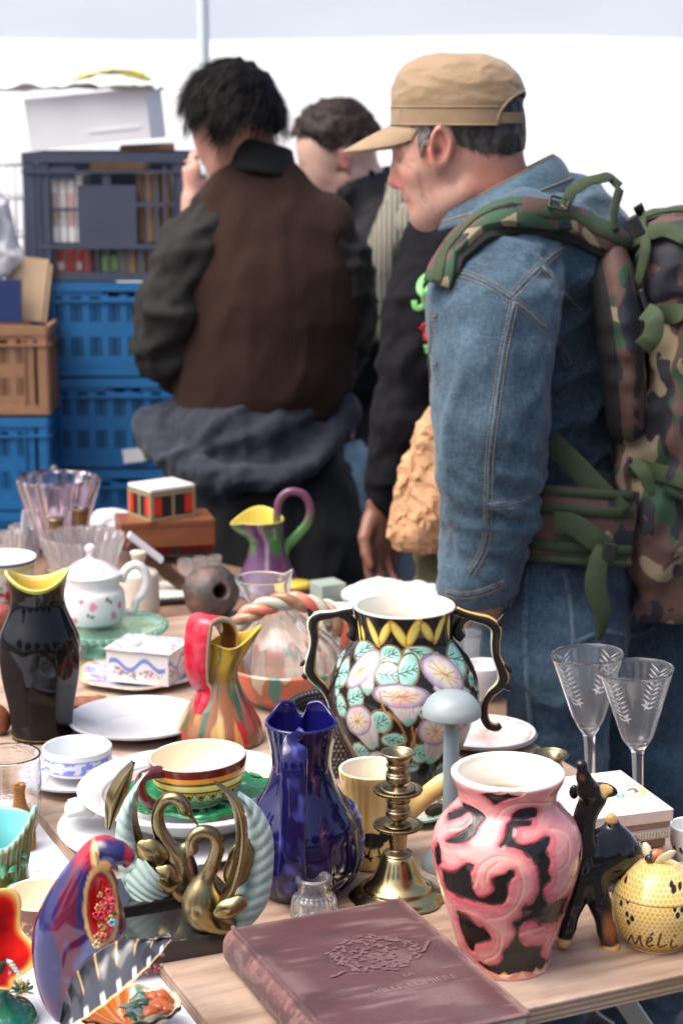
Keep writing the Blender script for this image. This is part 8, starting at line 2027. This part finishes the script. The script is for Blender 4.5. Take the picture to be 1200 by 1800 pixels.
def facecol(V, col, P, s=1.):  # features by colour; eye sockets and ear hollows darkened for their shade
 for a, b_, d, r, c, k in ((.098, .030, -.009, .011, (.06, .04, .035), .8), (.098, .030, .011, .010, (.05, .032, .026), .8), (.092, .018, .012, .009, (.05, .032, .026), .7), (.098, .012, -.073, .011, (.34, .12, .10), .6), (.100, 0, -.074, .010, (.34, .12, .10), .6), (.104, .009, -.047, .006, (.16, .06, .05), .6)):
  for q in (-1, 1): col = mixc(col, c, k * sstep(r * 1.3, r * .5, np.linalg.norm((V - P(a, q * b_, d)) * [1, 1, 1.3], axis=1)))
 for q in (-1, 1):
  e = np.linalg.norm((V - P(-.004, q * .084, -.020)) * [1, 1, .7], axis=1); col = mixc(col, (.52, .19, .14), .8 * sstep(.030, .018, e)); col = mixc(col, (.22, .08, .06), .8 * sstep(.013, .006, e))
 return col
def hair_cap(t, c, fdir, s, keep, m, seed, thick=.012, n=2600, ln=.035, name='hair', drop=(0, 0, -.3), jit=.6):
 f = np.array(fdir, float); f /= np.linalg.norm(f); up = np.array([0, 0, 1.]); up = up - f * f.dot(up); up /= np.linalg.norm(up); sd = np.cross(f, up); c = np.array(c)
 H = SDF(c - .19 * s, c + .19 * s, .006); rot = (0, -math.asin(f[2]), math.atan2(f[1], f[0])); H.ell(c + (f * -.010 + up * .018) * s, np.array((.098 + thick, .076 + thick, .092 + thick)) * s, 0, rot=rot); H.ell(c + (f * -.05 + up * -.03) * s, np.array((.055 + thick, .062 + thick, .06 + thick)) * s, .04, rot=rot)
 V, Q = H.mesh(1); q = (V - c) / s; la = np.stack([q @ f, q @ sd, q @ up], 1); k = keep(la); V, Q = subset(V, Q, k)
 nz = fbm(V * np.array([70, 70, 40.]), seed, 3); V = V + vnormals(V, Q) * ((nz - .45) * .022 * s)[:, None]
 o = link(name, mesh_from(name, V, Q, True), m, t); strands(V, Q, n, ln, .0011, seed, drop, jit, None, .22).build('hair_strands', m, o, True); return o
DARKH = mat('black_hair', (.006, .005, .005), .6, nscale=40, namt=.4, spec=.12); BROWNH = mat('brown_hair', (.020, .012, .009), .6, nscale=40, namt=.4, spec=.25)
def skincol(V, base, red, seed): n = fbm(V * 22, seed); return mixc(np.full(V.shape, base), red, np.clip((n - .38) * 1.6, 0, .7))
# ------------------------------------------------------------------ man in the brown knitted vest, from behind
def vest_man():
 t, B = figure('black haired man seen from behind in a brown knitted vest, head bent', 460, 4.1, None, .012, fine=[(2, 1.40, 1.86, .006)])
 L = t.L; fd = (-.62, .62, -.42); c = L(404, 212, .02)
 head_at(B, t, c, fd, 1.02); B.cap(L(432, 240, .03), L(466, 350, 0), .056, .058, .03)
 B.chain([L(470, 400), L(472, 560), L(462, 720), L(460, 840)], [.075, .09, .09, .11], .05, sc=(1.3, .9, 1)); B.chain([L(385, 395, .0), L(303, 590, -.02), L(335, 640, .20), L(340, 430, .30), L(337, 350, .32)], [.045, .042, .038, .03, .026], .03); B.chain([L(570, 420), L(602, 560), L(595, 640, .15)], [.055, .045, .035], .03)
 hand(B, L(337, 346, .32), (0, 0, 1), (1, 0, 0), (0, 1, 0), 1., .72); hand(B, L(590, 650, .17), (-.3, .8, -.3), (0, 0, 1), (-1, 0, 0), 1.)
 for x in (405, 530):
  a = L(x, 840); B.chain([a, np.array([a[0], 0, .45]), np.array([a[0], 0, .09])], [.09, .07, .05], .03); B.cap((a[0], 0, .05), (a[0], .15, .04), .05, .04, .03)
 V, Q = B.mesh(1); link('body', mesh_from('body', V, Q, True, skincol(V, (.56, .32, .24), (.58, .24, .18), 3)), SKIN, t)
 hair_cap(t, c, fd, 1.02, lambda q: (q[:, 2] > -.055 + sstep(.0, .06, q[:, 0]) * .13) & ~((np.abs(q[:, 1]) > .068) & (q[:, 2] < -.0) & (q[:, 0] > -.03)), DARKH, 5, .014, 5200, .055, drop=(-.25, -.1, -.6), jit=.4)
 VEST = bpy.data.materials.new('brown_knit'); VEST.use_nodes = True; n, l = VEST.node_tree.nodes, VEST.node_tree.links; b = n['Principled BSDF']; b.inputs['Roughness'].default_value = .95; b.inputs['Specular IOR Level'].default_value = .2
 tc = n.new('ShaderNodeTexCoord'); wv = n.new('ShaderNodeTexWave'); wv.inputs['Scale'].default_value = 50; wv.inputs['Distortion'].default_value = .6; wv.inputs['Detail'].default_value = 1; l.new(tc.outputs['Object'], wv.inputs[0]); cr = n.new('ShaderNodeValToRGB'); cr.color_ramp.elements[0].color = (.020, .0105, .0075, 1); cr.color_ramp.elements[1].color = (.054, .0285, .020, 1); l.new(wv.outputs['Fac'], cr.inputs[0]); l.new(cr.outputs[0], b.inputs['Base Color']); bp = n.new('ShaderNodeBump'); bp.inputs['Strength'].default_value = .6; bp.inputs['Distance'].default_value = .004; l.new(wv.outputs['Fac'], bp.inputs['Height']); l.new(bp.outputs[0], b.inputs['Normal'])
 J = SDF((-.40, -.30, .85), (.40, .30, 1.66), .010); J.chain([L(472, 410), L(474, 480), L(472, 560), L(462, 660), L(452, 720)], [.110, .128, .132, .132, .132], .06, sc=(1.34, .95, 1)); J.cap(L(392, 358), L(570, 395), .055, .060, .06); J.cap(L(425, 318, 0), L(500, 318, 0), .050, .046, .05); J.cap(L(438, 250, .03), L(456, 292, .02), .064, .066, .008, 's'); J.plane((0, 0, -1), -L(455, 738)[2], .01)
 cloth_mesh(t, J, 'vest', VEST, [((.3, 0, 1), 4, 9, .8, None), ((1, 0, .2), 4, 9, .4, None)], .0045, 4)
 SH = mat('dark_shirt', (.020, .0195, .019), .8, nscale=8, namt=.2, bump=.2, bscale=250, spec=.2)
 J = SDF((-.48, -.30, .80), (.42, .42, 1.66), .010); J.chain([L(378, 385, -.01), L(340, 450, -.02), L(308, 540, -.03), L(294, 605, 0), L(318, 640, .12), L(340, 560, .26), L(342, 430, .3)], [.062, .070, .072, .068, .058, .05, .045], .04); J.chain([L(575, 412), L(598, 480), L(605, 570, .02), L(590, 655, .16)], [.062, .066, .062, .05], .04); J.chain([L(472, 400), L(466, 700)], [.085, .10], .03, sc=(1.3, .9, 1))
 cloth_mesh(t, J, 'shirt', SH, [((.5, 0, 1), 5, 14, .9, None), ((1, 0, .3), 5, 18, .7, None)], .009, 9)
 b = Bld(); G = []
 for a in np.linspace(0, 2 * np.pi, 60, endpoint=False): cx = L(458, 284, .01); G.append([cx + np.array([.072 * math.sin(a) * (1 + .16 * v), -.068 * math.cos(a) * (1 + .16 * v), (.022 - .055 * v) + .012 * math.cos(a) * 1 - .012 * math.sin(a)]) for v in np.linspace(-.2, 1, 6)] )
 G = np.array(G); I = G * 1.0; I[..., :2] = (G[..., :2] - cx[:2]) * .93 + cx[:2]; b.grid(np.concatenate([G, I[:, ::-1]], 1).transpose(1, 0, 2), True); b.build('shirt_collar', SH, t, True)
 FL = mat('navy_fleece', (.018, .023, .037), .95, nscale=70, namt=.4, bump=.7, bscale=160, sheen=.08); DK = mat('dark_trousers', (.006, .0078, .0098), .9, nscale=10, namt=.25, bump=.3, bscale=300)
 J = SDF((-.40, -.42, .60), (.36, .34, 1.10), .010); J.chain([L(452, 715, -.0), L(440, 760, -.01), L(436, 830, -.01)], [.118, .138, .142], .05, sc=(1.28, 1.0, 1)); J.chain([L(268, 745, -.01), L(284, 790, -.08), L(330, 822, -.145), L(420, 846, -.175), L(510, 832, -.155), L(575, 785, -.10), L(600, 725, -.02)], [.030, .024, .021, .020, .020, .022, .028], .022, seg=4); J.chain([L(590, 712, 0), L(500, 720, .14), L(360, 730, .14), L(285, 760, 0)], .04, .04, seg=3)
 cloth_mesh(t, J, 'tied_fleece', FL, [((1, 0, .4), 5, 13, .9, None), ((.2, 0, 1), 6, 16, .5, None)], .010, 14)
 J = SDF((-.42, -.30, .02), (.42, .30, 1.0), .014); J.chain([L(455, 820), L(465, 930), L(480, 1060)], [.155, .17, .17], .06, sc=(1.2, .9, 1));
 for x in (405, 540): a = L(x, 1000); J.chain([a, np.array([a[0], 0, .4]), np.array([a[0], 0, .10])], [.13, .10, .085], .05)
 cloth_mesh(t, J, 'trousers', DK, [((.2, 0, 1), 4, 10, 1, None)], .010, 24)
 for x in (405, 540): a = L(x, 1000); q = SDF((a[0] - .07, -.07, -.004), (a[0] + .07, .24, .13), .01); q.cap((a[0], .16, .04), (a[0], 0, .05), .04, .05, .02); q.plane((0, 0, -1), 0); v_, q_ = q.mesh(1); link('shoe', mesh_from('shoe', v_, q_, True), SHOE, t)
vest_man()
# ------------------------------------------------------------------ young man with the beige scarf
def scarf_man():
 t, B = figure('young man with short brown hair, black jacket and a ribbed beige scarf', 680, 4.7, None, .014, fine=[(2, 1.38, 1.86, .007)])
 L = t.L; fd = (-.86, -.12, -.40); c = L(590, 266, 0)
 P = head_at(B, t, c, fd, 1.04); B.cap(L(625, 300, .02), L(690, 400, .03), .056, .068, .03)
 B.chain([L(690, 440), L(690, 620), L(690, 780)], [.09, .11, .11], .05, sc=(1.1, 1.3, 1)); B.chain([L(655, 440, -.16), L(635, 580, -.18), L(625, 690, -.16)], [.055, .045, .035], .03); B.chain([L(720, 440, .2), L(690, 600, .22), L(640, 680, .12)], [.055, .045, .035], .03)
 hand(B, L(625, 695, -.16), (-.4, 0, -1), (-1, .3, 0), (.2, 1, 0), 1.); hand(B, L(640, 682, .12), (-1, -.2, -.3), (0, 0, 1), (0, -1, 0), 1.)
 for y in (-.09, .10): a = L(680, 800); B.chain([np.array([a[0], y, a[2]]), np.array([a[0], y, .45]), np.array([a[0], y, .09])], [.09, .07, .05], .03); B.cap((a[0], y, .05), (a[0] - .15, y, .04), .05, .04, .03)
 V, Q = B.mesh(1); link('body', mesh_from('body', V, Q, True, facecol(V, skincol(V, (.66, .43, .34), (.64, .33, .26), 5), P)), SKIN, t)
 hair_cap(t, c, fd, 1.04, lambda q: (q[:, 2] > -.015 + sstep(.0, .065, q[:, 0]) * .085) & ~((np.abs(q[:, 1]) > .058) & (q[:, 2] < np.where(q[:, 0] > .022, -.022, .006)) & (q[:, 0] > -.045)), BROWNH, 15, .008, 3600, .020, drop=(-.5, 0, .25), jit=.45)
 BJ = mat('black_jacket', (.008, .009, .011), .7, nscale=8, namt=.2, bump=.3, bscale=200, spec=.2)
 J = SDF((-.36, -.40, .75), (.36, .42, 1.62), .012); J.chain([L(690, 440), L(690, 560), L(685, 700), L(680, 790)], [.125, .148, .145, .14], .05, sc=(1.1, 1.35, 1)); J.cap(L(690, 405, -.09), L(715, 400, .14), .070, .075, .05); J.chain([L(660, 440, -.17), L(640, 560, -.2), L(628, 660, -.18)], [.075, .07, .05], .04); J.chain([L(720, 440, .21), L(690, 600, .24), L(650, 670, .15)], [.075, .07, .05], .04)
 J.cap(L(636, 350, 0), L(690, 360, .03), .082, .085, .03); J.cap(L(600, 300, 0), L(655, 360, .02), .060, .058, .01, 's')
 V, Q, o = cloth_mesh(t, J, 'jacket', BJ, [((.4, 0, 1), 5, 13, 1, None)], .010, 34)
 SC = bpy.data.materials.new('beige_rib'); SC.use_nodes = True; n, l = SC.node_tree.nodes, SC.node_tree.links; b = n['Principled BSDF']; b.inputs['Roughness'].default_value = .95; tc = n.new('ShaderNodeTexCoord'); wv = n.new('ShaderNodeTexWave'); wv.inputs['Scale'].default_value = 26; l.new(tc.outputs['Object'], wv.inputs[0]); cr = n.new('ShaderNodeValToRGB'); cr.color_ramp.elements[0].color = (.15, .14, .105, 1); cr.color_ramp.elements[1].color = (.33, .31, .25, 1); l.new(wv.outputs['Fac'], cr.inputs[0]); l.new(cr.outputs[0], b.inputs['Base Color']); bp = n.new('ShaderNodeBump'); bp.inputs['Distance'].default_value = .006; l.new(wv.outputs['Fac'], bp.inputs['Height']); l.new(bp.outputs[0], b.inputs['Normal'])
 ss = Surf(t, V, Q); b = Bld(); ss.strap([(694, 340), (684, 385), (672, 440), (667, 500), (666, 560), (664, 592)], [t.m(14), t.m(20), t.m(22), t.m(22), t.m(20), t.m(18)], .020, .016, b); ss.strap([(742, 350), (722, 372), (708, 408), (702, 450), (704, 520)], [t.m(20), t.m(24), t.m(22), t.m(18), t.m(14)], .020, .020, b); b.build('scarf', SC, t, True)
 J = SDF((-.30, -.30, .02), (.30, .30, 1.0), .016);
 for y in (-.09, .10): a = L(680, 790); J.chain([np.array([a[0], y, a[2]]), np.array([a[0] - .03, y, .45]), np.array([a[0], y, .10])], [.115, .09, .075], .04)
 a, c_ = L(640, 860, -.16), L(628, 940, -.18);
 cloth_mesh(t, J, 'jeans', mat('blue_jeans', (.06, .13, .22), .85, nscale=9, namt=.3), [((.2, 0, 1), 5, 12, 1, None)], .008, 44)
 for y in (-.09, .10): a = L(680, 800); q = SDF((a[0] - .24, y - .07, -.004), (a[0] + .08, y + .07, .13), .01); q.cap((a[0] - .16, y, .04), (a[0], y, .05), .04, .05, .02); q.plane((0, 0, -1), 0); v_, q_ = q.mesh(1); link('shoe', mesh_from('shoe', v_, q_, True), SHOE, t)
scarf_man()
# ------------------------------------------------------------------ person in the black hoodie, one hand hanging
def hoodie_man():
 t, B = figure('person in a black hoodie with a green chest print, one hand hanging', 800, 3.75, None, .012, lo=(-.40, -.36, -.01), fine=[(2, .80, 1.04, .004), (0, -.24, -.08, .005), (1, -.28, -.10, .005), (2, 1.40, 1.85, .008)])
 L = t.L; fd = (-.75, -.45, -.35); c = L(812, 245, .08)
 head_at(B, t, c, fd, 1.0); B.cap(L(822, 290, .09), L(835, 400, .08), .055, .065, .03)
 B.chain([L(830, 440, .05), L(830, 640, .05), L(830, 830, .05)], [.09, .11, .11], .05, sc=(1.1, 1.3, 1)); B.chain([L(760, 450, -.10), L(735, 620, -.16), L(700, 770, -.17), L(672, 880, -.17)], [.055, .05, .040, .030], .03); B.chain([L(880, 450, .2), L(880, 640, .2), L(850, 760, .02)], [.055, .045, .03], .03)
 hand(B, L(668, 890, -.17), (.02, -.05, -1), (-.75, -.65, 0), (.9, -.5, 0), 1.05, 1.12); hand(B, L(848, 765, .0), (-.8, -.4, -.3), (0, 0, 1), (0, 1, 0), 1.)
 for y in (-.08, .14): a = L(800, 860); B.chain([np.array([a[0], y, a[2]]), np.array([a[0], y, .45]), np.array([a[0], y, .09])], [.09, .07, .05], .03); B.cap((a[0], y, .05), (a[0] - .15, y, .04), .05, .04, .03)
 V, Q = B.mesh(1); n = fbm(V * 30, 3); col = mixc(np.full(V.shape, (.17, .070, .042)), (.24, .105, .065), np.clip((n - .4) * 2, 0, 1)); link('body', mesh_from('body', V, Q, True, col), SKIN, t)
 hair_cap(t, c, fd, 1.0, lambda q: (q[:, 2] > -.03 + sstep(.0, .065, q[:, 0]) * .09), DARKH, 25, .006, 600, .01)
 HD = mat('black_hoodie', (.0045, .0048, .007), .9, nscale=9, namt=.25, bump=.3, bscale=260, spec=.2)
 J = SDF((-.36, -.36, .72), (.36, .42, 1.62), .010); J.chain([L(835, 440, .05), L(832, 560, .05), L(832, 720, .05), L(832, 850, .05)], [.125, .145, .145, .14], .05, sc=(1.1, 1.35, 1)); J.cap(L(790, 420, -.06), L(860, 410, .18), .07, .08, .05)
 J.chain([L(765, 450, -.09), L(745, 540, -.14), L(735, 630, -.17), L(712, 740, -.175), L(694, 820, -.175), L(680, 876, -.175)], [.075, .072, .066, .058, .050, .042], .04); J.chain([L(890, 450, .22), L(880, 640, .22), L(855, 745, .06)], [.07, .06, .045], .04)
 V, Q, o = cloth_mesh(t, J, 'hoodie', HD, [((.3, 0, 1), 5, 14, .9, None), ((1, 0, .3), 6, 18, .7, None)], .007, 54)
 hs = Surf(t, V, Q); GP = mat('green_print', (.20, .52, .16), .6); RP = mat('red_print', (.42, .01, .02), .6)
 for q, w_, mm, nm in (([(770, 490), (755, 484), (742, 492), (737, 506), (743, 518), (754, 508), (764, 492)], .0065, GP, 'green_lettering'), ([(742, 516), (746, 532), (740, 541), (730, 540), (728, 528)], .006, GP, 'green_lettering'), ([(746, 518), (754, 528), (762, 545), (770, 556)], .006, GP, 'green_lettering'), ([(740, 572), (750, 580), (752, 600), (760, 570)], .008, RP, 'red_print'), ([(748, 606), (752, 622)], .005, GP, 'green_lettering')):
  P, N = hs.path(q, .001, 4); b = Bld(); G, th = sweep(P, w_, 8, .25, N, 1); b.grid(G, True); b.build(nm, mm, t, True)
 J = SDF((-.30, -.30, .02), (.30, .34, 1.0), .014);
 for y in (-.08, .14): a = L(800, 850); J.chain([np.array([a[0], y, a[2]]), np.array([a[0] - .05, y, .72]), np.array([a[0], y, .40]), np.array([a[0], y, .10])], [.125, .115, .09, .075], .04)
 cloth_mesh(t, J, 'jeans', mat('navy_jeans', (.010, .020, .045), .85, nscale=9, namt=.3), [((.2, 0, 1), 5, 12, 1, None)], .008, 64)
 for y in (-.08, .14): a = L(800, 860); q = SDF((a[0] - .24, y - .07, -.004), (a[0] + .08, y + .07, .13), .01); q.cap((a[0] - .16, y, .04), (a[0], y, .05), .04, .05, .02); q.plane((0, 0, -1), 0); v_, q_ = q.mesh(1); link('shoe', mesh_from('shoe', v_, q_, True), SHOE, t)
hoodie_man()
# ------------------------------------------------------------------ crumpled paper bag and an olive cloth bag below it
t = Thing('paper_bag', 'crumpled brown paper bag hanging beside the denim sleeve', 'paper bag', at=at_y(760, 950, 3.36)); L = t.L
B = SDF((-.14, -.10, -.03), (.16, .10, .33), .011); B.chain([L(775, 735), L(765, 790), L(755, 860), L(748, 920), L(770, 945)], [.018, .038, .055, .056, .040], .04, sc=(1, .8, 1)); B.cap(L(775, 735), L(790, 690), .016, .02, .02)
V, Q = B.mesh(1); N = vnormals(V, Q); V = V + N * ((ridged(V * np.array([9, 9, 6.]), 6)) * .010)[:, None] + np.random.default_rng(4).normal(0, .0022, V.shape)
link('bag_paper', mesh_from('bag_paper', V, Q, False), mat('kraft_paper', (.47, .26, .13), .75, nscale=26, namt=.18, bump=.4, bscale=90), t)
t = Thing('canvas_bag', 'olive canvas bag hanging under the paper bag', 'bag', at=at_y(770, 1075, 3.42)); L = t.L
B = SDF((-.16, -.10, -.02), (.16, .10, .20), .006); B.chain([L(770, 985), L(785, 1040), L(785, 1075)], [.045, .055, .05], .03, sc=(1, .8, 1)); V, Q = B.mesh(1); V, d = folds(V, Q, [((1, 0, -.3), 6, 18, 1, None)], .006, 3); link('bag_canvas', mesh_from('bag_canvas', V, Q, True), mat('olive_canvas', (.105, .095, .045), .85, nscale=30, namt=.3, bump=.3, bscale=200), t)
